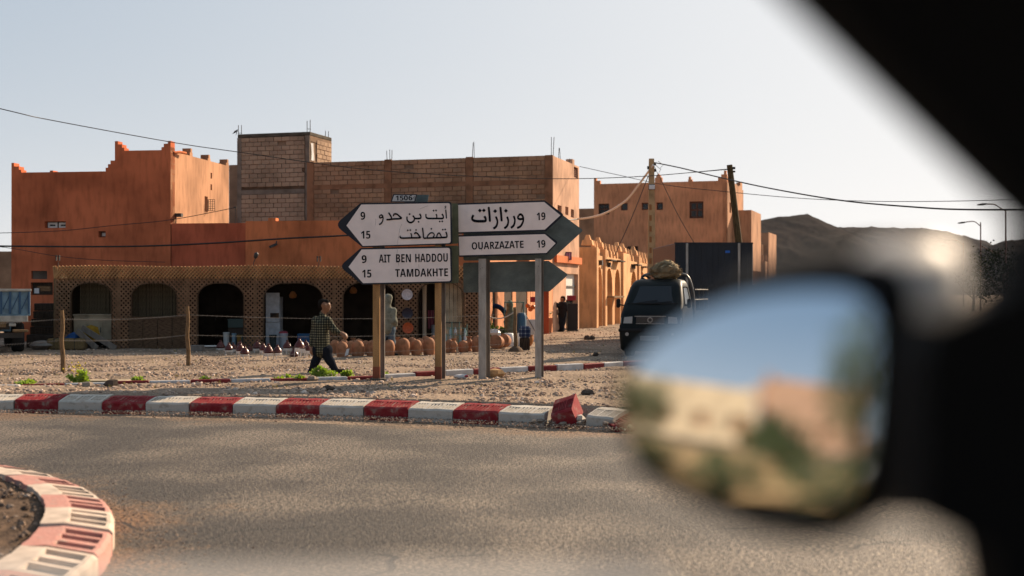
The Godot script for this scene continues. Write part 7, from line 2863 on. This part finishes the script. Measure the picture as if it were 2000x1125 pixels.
# ---- people: one smooth skin over a skeleton of tapered bones ----
# bones: [from, to, radius from, radius to, squash (x, y, z)]
func skin(bones: Array, cell: float, blend: float) -> MB:
	var lo := Vector3.ONE * 1e9
	var hi := -lo
	for b in bones:
		for k in 2:
			var r: float = b[2 + k] + 3.0 / blend
			lo = lo.min((b[k] as Vector3) - Vector3.ONE * r)
			hi = hi.max((b[k] as Vector3) + Vector3.ONE * r)
	var nx := int((hi.x - lo.x) / cell) + 2
	var ny := int((hi.y - lo.y) / cell) + 2
	var nz := int((hi.z - lo.z) / cell) + 2
	var sum := PackedFloat32Array()
	sum.resize(nx * ny * nz)
	for b in bones:
		var A: Vector3 = b[0]
		var B: Vector3 = b[1]
		var sq: Vector3 = b[4] if b.size() > 4 else Vector3.ONE
		var R := maxf(b[2], b[3]) * maxf(sq.x, maxf(sq.y, sq.z)) + 4.0 / blend
		var p0 := ((A.min(B) - Vector3.ONE * R - lo) / cell).max(Vector3.ZERO)
		var p1 := (A.max(B) + Vector3.ONE * R - lo) / cell
		var inv := Vector3.ONE / sq
		var a := A * inv
		var ab := B * inv - a
		var L2 := maxf(ab.length_squared(), 1e-9)
		var smin := minf(sq.x, minf(sq.y, sq.z))
		for z in range(int(p0.z), mini(int(p1.z) + 2, nz)):
			for y in range(int(p0.y), mini(int(p1.y) + 2, ny)):
				for x in range(int(p0.x), mini(int(p1.x) + 2, nx)):
					var p := (lo + Vector3(x, y, z) * cell) * inv
					var t := clampf((p - a).dot(ab) / L2, 0, 1)
					var d := (p.distance_to(a + ab * t) - lerpf(b[2], b[3], t)) * smin
					if d * blend < 5.0:
						sum[(z * ny + y) * nx + x] += exp(-d * blend)
	var val := func(x: int, y: int, z: int) -> float: return log(maxf(sum[(z * ny + y) * nx + x], 1e-6))
	var cell_v := {}
	var pos := PackedVector3Array()
	var nor := PackedVector3Array()
	var off := [Vector3i(0, 0, 0), Vector3i(1, 0, 0), Vector3i(0, 1, 0), Vector3i(1, 1, 0), Vector3i(0, 0, 1), Vector3i(1, 0, 1), Vector3i(0, 1, 1), Vector3i(1, 1, 1)]
	var edges := [[0, 1], [2, 3], [4, 5], [6, 7], [0, 2], [1, 3], [4, 6], [5, 7], [0, 4], [1, 5], [2, 6], [3, 7]]
	for z in nz - 1:
		for y in ny - 1:
			for x in nx - 1:
				var i0 := (z * ny + y) * nx + x
				var m := 0
				if sum[i0] > 1.0: m += 1
				if sum[i0 + 1] > 1.0: m += 1
				if sum[i0 + nx] > 1.0: m += 1
				if sum[i0 + nx + 1] > 1.0: m += 1
				i0 += nx * ny
				if sum[i0] > 1.0: m += 1
				if sum[i0 + 1] > 1.0: m += 1
				if sum[i0 + nx] > 1.0: m += 1
				if sum[i0 + nx + 1] > 1.0: m += 1
				if m == 0 or m == 8:
					continue
				var f := []
				for o: Vector3i in off:
					f.append(val.call(x + o.x, y + o.y, z + o.z))
				var c := Vector3.ZERO
				var k := 0
				for e in edges:
					if (f[e[0]] > 0.0) != (f[e[1]] > 0.0):
						c += Vector3(off[e[0]]).lerp(Vector3(off[e[1]]), f[e[0]] / (f[e[0]] - f[e[1]]))
						k += 1
				c /= k
				cell_v[Vector3i(x, y, z)] = pos.size()
				pos.append(lo + (Vector3(x, y, z) + c) * cell)
				nor.append(-Vector3(f[1] + f[3] + f[5] + f[7] - f[0] - f[2] - f[4] - f[6], f[2] + f[3] + f[6] + f[7] - f[0] - f[1] - f[4] - f[5], f[4] + f[5] + f[6] + f[7] - f[0] - f[1] - f[2] - f[3]).normalized())
	var g := MB.new()
	for key: Vector3i in cell_v:
		for ax in 3:
			var d := Vector3i(1, 0, 0) if ax == 0 else Vector3i(0, 1, 0) if ax == 1 else Vector3i(0, 0, 1)
			var u := Vector3i(0, 1, 0) if ax == 0 else Vector3i(0, 0, 1) if ax == 1 else Vector3i(1, 0, 0)
			var w := Vector3i(0, 0, 1) if ax == 0 else Vector3i(1, 0, 0) if ax == 1 else Vector3i(0, 1, 0)
			var e := key + d
			if e.x >= nx or e.y >= ny or e.z >= nz:
				continue
			var s0 := sum[(key.z * ny + key.y) * nx + key.x] > 1.0
			var s1 := sum[(e.z * ny + e.y) * nx + e.x] > 1.0
			if s0 == s1:
				continue
			var q := [key - u - w, key - w, key, key - u]
			if not (cell_v.has(q[0]) and cell_v.has(q[1]) and cell_v.has(q[3])):
				continue
			var i := []
			for c: Vector3i in q:
				i.append(cell_v[c])
			if not s0:
				i.reverse()
			g.stri(pos[i[0]], pos[i[1]], pos[i[2]], nor[i[0]], nor[i[1]], nor[i[2]])
			g.stri(pos[i[0]], pos[i[2]], pos[i[3]], nor[i[0]], nor[i[2]], nor[i[3]])
	return g


func wrinkled(g: MB, amp: float, freq: float, seed: int) -> MB:  # folds in cloth
	var f := FastNoiseLite.new()
	f.seed = seed
	f.frequency = freq
	f.fractal_octaves = 2
	var e := 0.01
	for i in g.v.size():
		var p := g.v[i] * Vector3(1.0, 0.55, 1.0)
		var h := f.get_noise_3dv(p)
		var gr := Vector3(f.get_noise_3dv(p + Vector3(e, 0, 0)) - h, (f.get_noise_3dv(p + Vector3(0, e, 0)) - h) * 0.55, f.get_noise_3dv(p + Vector3(0, 0, e)) - h) / e
		var n := g.n[i]
		g.v[i] += n * h * amp
		g.n[i] = (n - (gr - n * gr.dot(n)) * amp).normalized()
	return g


func hand(wrist: Vector3, dir: Vector3, palm: Vector3, curl: float, s := 1.0) -> Array:  # bones of a relaxed hand
	var side := dir.cross(palm).normalized()
	var out := [[wrist, wrist + dir * 0.075 * s, 0.026 * s, 0.03 * s], [wrist + side * 0.018 * s, wrist + dir * 0.08 * s + side * 0.026 * s, 0.018 * s, 0.016 * s], [wrist - side * 0.018 * s, wrist + dir * 0.075 * s - side * 0.03 * s, 0.018 * s, 0.014 * s]]
	var lens := [0.075, 0.085, 0.08, 0.06]
	for k in 4:
		var b := wrist + dir * 0.08 * s + side * (0.03 - 0.02 * k) * s
		var mid: Vector3 = b + (dir * cos(curl) + palm * sin(curl)) * lens[k] * 0.5 * s
		var tip: Vector3 = mid + (dir * cos(curl * 2.2) + palm * sin(curl * 2.2)) * lens[k] * 0.5 * s
		out.append([b, mid, 0.0095 * s, 0.009 * s])
		out.append([mid, tip, 0.009 * s, 0.007 * s])
	var th := wrist + dir * 0.025 * s + side * 0.03 * s
	var tm := th + (dir * 0.6 + side * 0.6 + palm * 0.4).normalized() * 0.04 * s
	out.append([th, tm, 0.013 * s, 0.011 * s])
	out.append([tm, tm + (dir * 0.85 + palm * 0.4).normalized() * 0.035 * s, 0.011 * s, 0.008 * s])
	return out


func grown(bones: Array, r: float) -> Array:
	var out := []
	for b in bones:
		var c: Array = b.duplicate()
		c[2] += r
		c[3] += r
		out.append(c)
	return out


func head_bones(c: Vector3, face: Vector3, s: float) -> Array:  # c the middle of the head, face the way it looks
	var side := Vector3.UP.cross(face).normalized()
	return [
		[c + Vector3(0, 0.035, 0) * s - face * 0.022 * s, c + Vector3(0, 0.03, 0) * s + face * 0.03 * s, 0.078 * s, 0.068 * s],
		[c + Vector3(0, -0.02, 0) * s + face * 0.03 * s, c + Vector3(0, -0.085, 0) * s + face * 0.052 * s, 0.052 * s, 0.03 * s],
		[c + Vector3(0, 0.0, 0) * s + face * 0.09 * s, c + Vector3(0, -0.028, 0) * s + face * 0.112 * s, 0.009 * s, 0.014 * s],
		[c + Vector3(0, -0.058, 0) * s + face * 0.082 * s - side * 0.014 * s, c + Vector3(0, -0.058, 0) * s + face * 0.082 * s + side * 0.014 * s, 0.013 * s, 0.013 * s],
		[c + Vector3(0, 0.022, 0) * s + face * 0.078 * s - side * 0.03 * s, c + Vector3(0, 0.022, 0) * s + face * 0.078 * s + side * 0.03 * s, 0.014 * s, 0.014 * s],
		[c + side * 0.078 * s + Vector3(0, 0.015, 0) * s - face * 0.005 * s, c + side * 0.074 * s + Vector3(0, -0.025, 0) * s, 0.017 * s, 0.012 * s],
		[c - side * 0.078 * s + Vector3(0, 0.015, 0) * s - face * 0.005 * s, c - side * 0.074 * s + Vector3(0, -0.025, 0) * s, 0.017 * s, 0.012 * s],
	]


func eyes(parent: Node3D, c: Vector3, face: Vector3, s: float) -> void:
	var side := Vector3.UP.cross(face).normalized()
	for k in [-1.0, 1.0]:
		var g := MB.new()
		var m := SphereMesh.new()
		m.radius = 0.011 * s
		m.height = 0.02 * s
		m.radial_segments = 10
		m.rings = 6
		put("eye", m, M.eye, parent, Transform3D(Basis.IDENTITY, c + side * 0.032 * k * s + face * 0.083 * s + Vector3(0, 0.003 * s, 0)))


func people() -> void:
	M.plaster_cream = rich(lin(0.74, 0.55, 0.36), 0.9, T.blotch, Vector3(0.1, 0.1, 0.1))
	M.skin = std(lin(0.21, 0.105, 0.06), 0.6)
	M.eye = std(lin(0.03, 0.02, 0.016), 0.3)
	M.hair = std(lin(0.012, 0.010, 0.009), 0.7)
	M.trousers = std(lin(0.012, 0.014, 0.02), 0.9)
	M.jeans = rich(lin(0.13, 0.17, 0.21), 0.9, T.blotch, Vector3(3, 3, 3), T.grain, Vector3(9, 9, 9))
	M.hoodie = rich(lin(0.25, 0.245, 0.19), 0.95, T.blotch, Vector3(2, 2, 2), T.grain, Vector3(8, 8, 8))
	M.jacket = std(lin(0.018, 0.016, 0.017), 0.9)
	M.shoe = std(lin(0.02, 0.018, 0.017), 0.7)
	# 1: the walker in the checked shirt, striding right
	var p := on_ground(631, 729)
	var s := -p.z / 2500.0
	var P := func(px: float, py: float, z := 0.0) -> Vector3: return Vector3((px - 631) * s, (729 - py) * s, z)
	var t := thing("person", "person in a black and cream checked shirt and dark trousers walking right past the weeds", "person", p)
	var hc: Vector3 = P.call(633.5, 597.5, 0.0)
	var face := Vector3(0.93, -0.06, -0.32).normalized()
	var hs := 1.13
	var nk: Vector3 = P.call(630, 613, -0.01)
	var shF: Vector3 = P.call(642, 627, 0.05)  # arm on the camera's side swings forward
	var elF: Vector3 = P.call(654, 645, 0.10)
	var wrF: Vector3 = P.call(668, 651, 0.10)
	var shB: Vector3 = P.call(615.5, 627, -0.06)
	var elB: Vector3 = P.call(610, 656, -0.08)
	var wrB: Vector3 = P.call(609, 680, -0.02)
	var hipB: Vector3 = P.call(624, 684, -0.05)
	var hipF: Vector3 = P.call(634, 684, 0.05)
	var knB: Vector3 = P.call(616, 706, -0.03)
	var anB: Vector3 = P.call(607, 724.5, -0.06)
	var knF: Vector3 = P.call(645, 705, 0.05)
	var anF: Vector3 = P.call(656.5, 722.5, 0.06)
	var chest: Vector3 = P.call(629, 636, 0)
	var belly: Vector3 = P.call(628, 664, 0)
	var head := head_bones(hc, face, hs)
	var arms := [[shF, elF, 0.05, 0.042], [elF, wrF, 0.04, 0.028], [shB, elB, 0.05, 0.042], [elB, wrB, 0.04, 0.028]]
	var torso := [[P.call(620, 626, -0.03), P.call(638, 627, 0.03), 0.085, 0.085], [chest, belly, 0.15, 0.135], [belly, P.call(629, 683, 0), 0.135, 0.14]]
	var legs := [[hipB, knB, 0.085, 0.06], [knB, anB, 0.056, 0.042], [hipF, knF, 0.085, 0.06], [knF, anF, 0.056, 0.042]]
	var feet := [[anB + Vector3(-0.03, -0.03, 0), anB + Vector3(0.13, -0.045, 0.0), 0.04, 0.03], [anF + Vector3(-0.03, -0.02, 0), anF + Vector3(0.17, -0.02, 0.02), 0.04, 0.03]]
	var hF := hand(wrF, Vector3(0.85, -0.5, 0.1).normalized(), Vector3(-0.45, -0.8, -0.2).normalized(), 0.6)
	var hB := hand(wrB, Vector3(0.05, -1, 0.1).normalized(), Vector3(0.9, 0.1, -0.3).normalized(), 0.5)
	var body := skin(grown(torso + arms + legs, -0.02) + [[nk + Vector3(0, -0.05, 0), hc + Vector3(0, -0.05, 0), 0.055, 0.055]] + head + hF + hB, 0.014, 55.0)
	put("body", body, M.skin, t)
	eyes(t, hc, face, hs)
	put("hair", skin([[hc + Vector3(-0.02, 0.065, 0) - face * 0.02, hc + Vector3(0, 0.07, 0) + face * 0.035, 0.088, 0.075], [hc - face * 0.065 + Vector3(0, 0.02, 0), hc - face * 0.06 + Vector3(0, -0.05, 0), 0.062, 0.045]], 0.014, 70.0), M.hair, t)
	put("shirt", wrinkled(skin([
		[P.call(617, 625.5, -0.04), P.call(640, 627, 0.04), 0.085, 0.085], [chest, belly, 0.148, 0.15], [belly, P.call(628.5, 684, 0), 0.15, 0.165],
		[shF, elF, 0.075, 0.062], [elF, P.call(664, 650, 0.10), 0.06, 0.055], [shB, elB, 0.075, 0.062], [elB, P.call(609, 674, -0.03), 0.06, 0.055],
		[nk + Vector3(0, -0.02, 0), nk + Vector3(0, 0.0, 0), 0.07, 0.068]], 0.016, 45.0), 0.016, 5.0, 7), M.shirt, t)
	put("trousers", wrinkled(skin([[P.call(621, 684, 0), P.call(637, 684, 0), 0.13, 0.13], [hipB, knB, 0.105, 0.085], [knB, anB + Vector3(0.005, 0.0, 0), 0.08, 0.068], [hipF, knF, 0.105, 0.085], [knF, anF, 0.08, 0.068]], 0.016, 45.0), 0.016, 5.0, 7), M.trousers, t)
	for k in 2:
		put("shoe", skin(grown([feet[k]], 0.012), 0.014, 60.0), M.shoe, t)

	# 2: the hooded man behind the rusty post, back to the road
	p = on_ground(764, 695.5)
	s = -p.z / 2500.0
	P = func(px: float, py: float, z := 0.0) -> Vector3: return Vector3((px - 764) * s, (695.5 - py) * s, z)
	t = thing("person", "person in pale hooded jacket and jeans among the jars behind the rusty post", "person", p)
	hc = P.call(758.5, 585, 0)
	face = Vector3(0.55, -0.15, -0.82).normalized()
	nk = P.call(757.5, 598, 0)
	var shR: Vector3 = P.call(768, 608, 0.0)
	var elR: Vector3 = P.call(771, 627, 0.08)
	var wrR: Vector3 = P.call(771.5, 636, -0.08)
	var shL: Vector3 = P.call(746, 608, 0.0)
	var elL: Vector3 = P.call(742, 629, 0.06)
	var wrL: Vector3 = P.call(745, 640, -0.06)
	hipB = P.call(751, 642, 0)
	hipF = P.call(763, 642, 0)
	knB = P.call(746, 668, 0.03)
	anB = P.call(741, 689, 0.06)
	knF = P.call(765.5, 668, 0.0)
	anF = P.call(765, 690, 0.04)
	torso = [[P.call(748, 606, 0), P.call(767, 606, 0), 0.08, 0.08], [P.call(757.5, 612, 0), P.call(757.5, 634, 0), 0.15, 0.15]]
	legs = [[hipB, knB, 0.09, 0.062], [knB, anB, 0.058, 0.045], [hipF, knF, 0.09, 0.062], [knF, anF, 0.058, 0.045]]
	body = skin(grown(torso + legs + [[shR, elR, 0.055, 0.045], [elR, wrR, 0.045, 0.03], [shL, elL, 0.055, 0.045], [elL, wrL, 0.045, 0.03]], -0.02) + [[nk, hc, 0.055, 0.055]] + head_bones(hc, face, 1.0) + hand(wrR, Vector3(-0.2, -0.9, -0.3).normalized(), Vector3(-0.9, 0.1, 0).normalized(), 0.7) + hand(wrL, Vector3(0.2, -0.9, -0.3).normalized(), Vector3(0.9, 0.1, 0).normalized(), 0.7), 0.016, 55.0)
	put("body", body, M.skin, t)
	eyes(t, hc, face, 1.0)
	put("hoodie", wrinkled(skin([
		[P.call(747, 607, 0), P.call(768, 607, 0), 0.085, 0.085], [P.call(757.5, 612, 0), P.call(757.5, 642, 0), 0.165, 0.175],
		[shR, elR, 0.078, 0.066], [elR, wrR, 0.064, 0.055], [shL, elL, 0.078, 0.066], [elL, wrL, 0.064, 0.055],
		[hc - face * 0.02 + Vector3(0, 0.03, 0), hc - face * 0.03 + Vector3(0, -0.05, 0), 0.115, 0.11], [hc + Vector3(0, 0.055, 0), hc + face * 0.04 + Vector3(0, 0.05, 0), 0.09, 0.08], [nk - face * 0.03, nk - face * 0.05 + Vector3(0, -0.06, 0), 0.1, 0.1]], 0.018, 45.0), 0.016, 5.0, 7), M.hoodie, t)
	put("jeans", wrinkled(skin([[P.call(752, 643, 0), P.call(763, 643, 0), 0.125, 0.125], [hipB, knB, 0.11, 0.085], [knB, anB, 0.08, 0.07], [hipF, knF, 0.11, 0.085], [knF, anF, 0.08, 0.07]], 0.018, 45.0), 0.016, 5.0, 7), M.jeans, t)
	for a: Vector3 in [anB, anF]:
		put("shoe", skin([[a + Vector3(-0.02, -0.03, 0.03), a + Vector3(0.14, -0.045, -0.06), 0.052, 0.04]], 0.016, 60.0), M.shoe, t)

	# 3: far off, in dark clothes, one arm raised
	p = on_ground(1097.5, 648)
	s = -p.z / 2500.0
	P = func(px: float, py: float, z := 0.0) -> Vector3: return Vector3((px - 1097.5) * s, (648 - py) * s, z)
	t = thing("person", "person in dark clothes far off by the shop door, one arm raised to the left", "person", p)
	hc = P.call(1099.5, 584.5, 0)
	face = Vector3(-0.85, 0.0, -0.5).normalized()
	nk = P.call(1099, 590, 0)
	shL = P.call(1093.5, 594.5, 0)
	elL = P.call(1089, 597, 0.06)
	wrL = P.call(1085, 592, 0.08)
	shR = P.call(1104, 594.5, 0)
	elR = P.call(1105.5, 604, 0.05)
	wrR = P.call(1104, 610, -0.08)
	hipB = P.call(1095.5, 613, 0)
	hipF = P.call(1101, 613, 0)
	knB = P.call(1095.5, 629, 0)
	anB = P.call(1096, 644, 0)
	knF = P.call(1100.5, 629, 0)
	anF = P.call(1098.5, 645, 0.05)
	torso = [[P.call(1095, 594, 0), P.call(1103, 594, 0), 0.09, 0.09], [P.call(1098.5, 597, 0), P.call(1098.5, 612, 0), 0.16, 0.15]]
	legs = [[hipB, knB, 0.09, 0.065], [knB, anB, 0.06, 0.045], [hipF, knF, 0.09, 0.065], [knF, anF, 0.06, 0.045]]
	body = skin(grown(torso + legs + [[shR, elR, 0.055, 0.045], [elR, wrR, 0.045, 0.032], [shL, elL, 0.055, 0.045], [elL, wrL, 0.045, 0.032]], -0.02) + [[nk, hc, 0.055, 0.055]] + head_bones(hc, face, 1.05) + hand(wrL, Vector3(-0.8, 0.5, 0.1).normalized(), Vector3(-0.3, -0.8, 0).normalized(), 0.4) + hand(wrR, Vector3(-0.2, -0.9, -0.3).normalized(), Vector3(-0.9, 0.1, 0).normalized(), 0.7), 0.018, 55.0)
	put("body", body, M.skin, t)
	eyes(t, hc, face, 1.05)
	put("hair", skin([[hc + Vector3(0, 0.06, 0) - face * 0.02, hc + Vector3(0, 0.065, 0) + face * 0.035, 0.085, 0.072], [hc - face * 0.06, hc - face * 0.055 + Vector3(0, -0.05, 0), 0.06, 0.045]], 0.016, 70.0), M.hair, t)
	put("jacket", wrinkled(skin([[P.call(1094.5, 594.5, 0), P.call(1103.5, 594.5, 0), 0.095, 0.095], [P.call(1098.5, 597, 0), P.call(1098.5, 614, 0), 0.175, 0.17], [shR, elR, 0.08, 0.07], [elR, wrR, 0.065, 0.055], [shL, elL, 0.08, 0.07], [elL, wrL, 0.065, 0.055]], 0.02, 45.0), 0.016, 5.0, 7), M.jacket, t)
	put("trousers", wrinkled(skin([[P.call(1096, 614, 0), P.call(1101, 614, 0), 0.13, 0.13], [hipB, knB, 0.11, 0.09], [knB, anB, 0.085, 0.075], [hipF, knF, 0.11, 0.09], [knF, anF, 0.085, 0.075]], 0.02, 45.0), 0.016, 5.0, 7), M.trousers, t)
	for a: Vector3 in [anB, anF]:
		put("shoe", skin([[a + Vector3(0.02, -0.03, 0.03), a + Vector3(-0.12, -0.05, -0.05), 0.055, 0.04]], 0.018, 60.0), M.shoe, t)


# ---- what the wing mirror shows: the street to the left of the car ----
func behind_the_car() -> void:
	var defs := [
		["sunlit pale orange house across the street, seen only in the wing mirror, the widest", -46.0, -6.0, 15.0, 4.1, 0.05],
		["taller ochre house seen only in the wing mirror, right of the widest house", -50.0, 7.5, 10.0, 5.6, -0.04],
		["distant tan house seen only in the wing mirror, left of the widest house", -62.0, -22.0, 10.0, 6.0, 0.1],
	]
	var i := 0
	for q in defs:
		var t := thing("street_house", q[0], "house", Vector3(q[1], 0, q[2]), PI / 2 + q[5])
		var g := MB.new()
		var w: float = q[3]
		var h: float = q[4]
		var holes := []
		for k in 4:
			holes.append(Rect2(-w / 2 + w * (k + 0.3) / 4, 1.0, w * 0.09, 1.2))
		holes.append(Rect2(-w / 2 + w * 0.05, -0.1, 1.0, 2.2))
		g.cut_wall([Rect2(-w / 2, -0.2, w, h + 0.2), Rect2(-w / 2, h - 0.1, 0.5, 0.6), Rect2(w / 2 - 0.5, h - 0.1, 0.5, 0.6)], holes, -0.3, 0.0)
		put("wall", g, [M.plaster_cream, M.plaster_pink, M.plaster_lit][i], t)
		g = MB.new()
		g.span(Vector3(-w / 2 + 0.01, -0.2, -7), Vector3(w / 2 - 0.01, h - 0.3, -0.5))
		put("house_body", g, M.plaster_lit, t)
		i += 1
	tree("big bushy tree seen only in the wing mirror, beside the houses", Vector3(-21, 0, 4.4), 6.0, 1.5, 301, 0.16, 3200)
	tree("low green tree seen only in the wing mirror, in front of the widest house", Vector3(-17, 0, 0.9), 1.9, 1.35, 302, 0.13, 2600)
	tree("green bush seen only in the wing mirror, left of the low tree", Vector3(-24, 0, -5.6), 2.9, 1.5, 303, 0.15, 2600)
	for q in [[-9.5, 1.2, 0.9, 1.0, 311, "dark shrub nearest the car, seen only in the wing mirror"], [-10.5, -1.0, 0.7, 0.9, 312, "round shrub beside the nearest one, seen only in the wing mirror"], [-11.0, 3.0, 1.1, 1.0, 313, "taller dark shrub seen only in the wing mirror, near its right rim"], [-12.0, -3.2, 0.7, 0.8, 314, "low shrub seen only in the wing mirror, near its left rim"]]:
		tree(q[5], Vector3(q[0], 0, q[1]), q[2] * 1.5, q[3], q[4], 0.09, 1500)
	for q in [[-16.0, -3.5, 0.7, "ochre boulder on the bank seen only in the wing mirror, largest"], [-15.0, -0.5, 0.5, "pale boulder on the bank seen only in the wing mirror"], [-18.0, -6.0, 0.6, "brown boulder on the bank seen only in the wing mirror"]]:
		var t := thing("boulder", q[3], "boulder", Vector3(q[0], 0, q[1]))
		put("boulder", rock(int(q[0] * -10), q[2], 0.75), M.stone_tan, t, Transform3D(Basis.IDENTITY, Vector3(0, q[2] * 0.4, 0)))
	var bank := MB.new()
	var rows := []
	for a in 9:
		var row := []
		for b in 40:
			var x := -13.0 - a * 1.6
			row.append(Vector3(x, 0.02 + 0.55 * sin(PI * minf(a / 5.0, 0.6)) + 0.06 * sin(b * 1.3 + a), -20.0 + b * 1.0))
		rows.append(row)
	bank.patch(rows, false, true)
	struct("bank", bank, M.plaster_ochre, "low sandy bank beside the road, seen in the wing mirror")


# ---- the car the photograph is taken from ----
func own_car() -> void:
	M.black_trim = std(lin(0.006, 0.006, 0.006), 0.75)
	M.black_trim.metallic_specular = 0.2
	M.car_paint = std(lin(0.40, 0.385, 0.365), 0.58, 0.1)
	M.car_dark = std(lin(0.012, 0.012, 0.012), 0.9)
	M.mirror = std(lin(0.56, 0.66, 0.76), 0.0, 1.0)
	var c := thing("car", "dark inside of the car the picture is taken from, with door, pillar and wing mirror", "car", Vector3(0.3, 0, -0.6))
	var o := Vector3(0.3, 0, -0.6)
	# windscreen pillar: a sloping beam with depth, in the plane of the car's side
	var g := MB.new()
	var a := at(1312, -300, 0.62)
	var b := at(2068, 450, 0.68)
	var wide := Vector3(0.30, 0.05, 0.0)
	var deep := Vector3(0.012, -0.012, -0.05)
	a -= o
	b -= o
	g.hexa([b, b + wide, b + wide + deep, b + deep, a, a + wide, a + wide + deep, a + deep])
	put("windscreen_pillar", g, M.black_trim, c)
	# the front corner of the door, where the mirror is fixed
	g = MB.new()
	var poly := PackedVector2Array()
	var d := 0.68
	for q in [[2054, 430], [2005, 455], [1995, 535], [1940, 578], [1810, 622], [1778, 700], [1775, 1000], [1840, 1040], [1905, 1055], [1930, 1200], [2600, 1200], [2600, 330]]:
		var w := at(q[0], q[1], d) - o
		poly.append(Vector2(w.x, w.y))
	g.prism(poly, -0.03, 0.02, Transform3D(Basis.IDENTITY, Vector3(0, 0, -d - o.z)))
	put("door_corner", g, M.black_trim, c)
	# door: painted skin outside, dark trim inside, its sill just under the picture
	g = MB.new()
	g.cbox(Vector3(-0.105, 1.13, -0.60) - o, Vector3(0.69, 1.0, 0.09), 0.03)
	put("door_skin", g, M.car_dark, c)
	g = MB.new()
	g.cbox(Vector3(-0.185, 1.652, -0.585) - o, Vector3(0.53, 0.03, 0.07), 0.012)
	put("window_sill", g, M.car_paint, c)
	g = MB.new()
	g.cbox(Vector3(-0.05, 1.15, -0.50) - o, Vector3(0.80, 1.0, 0.09), 0.02)
	put("door_trim", g, M.black_trim, c)
	g = MB.new()
	g.cbox(Vector3(-0.2, 2.42, 0.25) - o, Vector3(2.4, 0.06, 1.5), 0.02)
	put("roof", g, M.black_trim, c)
	# wing mirror
	var Mc := Vector3(0.158, 1.7269, -0.85) - o
	var n := Vector3(-0.755857, 0.075339, 0.650388)
	var up := Vector3(0.057108, 0.997158, -0.049139)
	var X := up.cross(n)
	var rim := []
	for q in [[-0.1241, 0.0013], [-0.1204, 0.0147], [-0.1037, 0.0323], [-0.0800, 0.0477], [-0.0480, 0.0637], [-0.0129, 0.0740], [0.0204, 0.0790], [0.0558, 0.0805], [0.0820, 0.0787], [0.0974, 0.0717], [0.1044, 0.0578], [0.1063, 0.0331], [0.1053, 0.0022], [0.1022, -0.0288], [0.0938, -0.0513], [0.0782, -0.0626], [0.0444, -0.0679], [0.0039, -0.0671], [-0.0401, -0.0604], [-0.0781, -0.0522], [-0.1009, -0.0435], [-0.1107, -0.0277], [-0.1194, -0.0134]]:
		rim.append(Vector2(q[0] * (0.86 if q[0] > 0.0 else 1.0), q[1] * (0.93 if q[1] > 0.0 else 0.94)))
	rim.reverse()
	var R := 1.25
	var sm := Node3D.new()
	sm.name = "wing_mirror"
	c.add_child(sm)
	g = MB.new()
	var cen := Vector2(-0.005, 0.006)
	var S := func(p: Vector2) -> Vector3: return Mc + X * p.x + up * p.y - n * (p.length_squared() / (2 * R))
	var N := func(p: Vector2) -> Vector3: return (n + (X * p.x + up * p.y) / R).normalized()
	var rings := 14
	for i in rings:
		for j in rim.size():
			var e0: Vector2 = rim[j]
			var e1: Vector2 = rim[(j + 1) % rim.size()]
			var f0 := float(i) / rings
			var f1 := float(i + 1) / rings
			var p := [cen.lerp(e0, f0), cen.lerp(e1, f0), cen.lerp(e1, f1), cen.lerp(e0, f1)]
			if i > 0:
				g.stri(S.call(p[0]), S.call(p[2]), S.call(p[1]), N.call(p[0]), N.call(p[2]), N.call(p[1]))
			g.stri(S.call(p[0]), S.call(p[3]), S.call(p[2]), N.call(p[0]), N.call(p[3]), N.call(p[2]))
	put("mirror_glass", g, M.mirror, sm)
	var shell := []
	for q in [[1.0, 0.002, 0.0], [1.04, 0.005, 0.0], [1.075, -0.004, 0.001], [1.10, -0.025, 0.016], [1.12, -0.06, 0.032], [1.04, -0.095, 0.040], [0.80, -0.125, 0.036], [0.42, -0.142, 0.026], [0.02, -0.148, 0.02]]:
		var row := []
		for p: Vector2 in rim:
			var e: Vector2 = cen + (p - cen) * Vector2(q[0], q[0] if p.y > cen.y else 1.0 + (q[0] - 1.0) * 4.5 if q[0] >= 1.0 else q[0])
			row.append(Mc + X * e.x + up * (e.y + q[2]) + n * (q[1] - 0.006))
		shell.append(row)
	g = MB.new()
	g.patch(shell.slice(0, 4), true, true)
	put("mirror_bezel", g, M.black_trim, sm)
	var top := []
	var low := []
	for row in shell.slice(3):
		top.append(row.slice(11, 16))
		low.append(row.slice(15) + row.slice(0, 12))
	g = MB.new()
	g.patch(top, false, true)
	put("mirror_cap", g, M.car_paint, sm)
	g = MB.new()
	g.patch(low, false, true)
	put("mirror_shell", g, M.black_trim, sm)
	g = MB.new()
	g.hexa([at(1740, 900, 0.9) - o, at(1960, 930, 0.95) - o, at(1960, 1010, 1.0) - o, at(1740, 1000, 0.95) - o, at(1740, 780, 0.9) - o, at(1960, 780, 0.95) - o, at(1960, 780, 1.0) - o, at(1740, 780, 0.97) - o])
	put("mirror_arm", g, M.black_trim, sm)
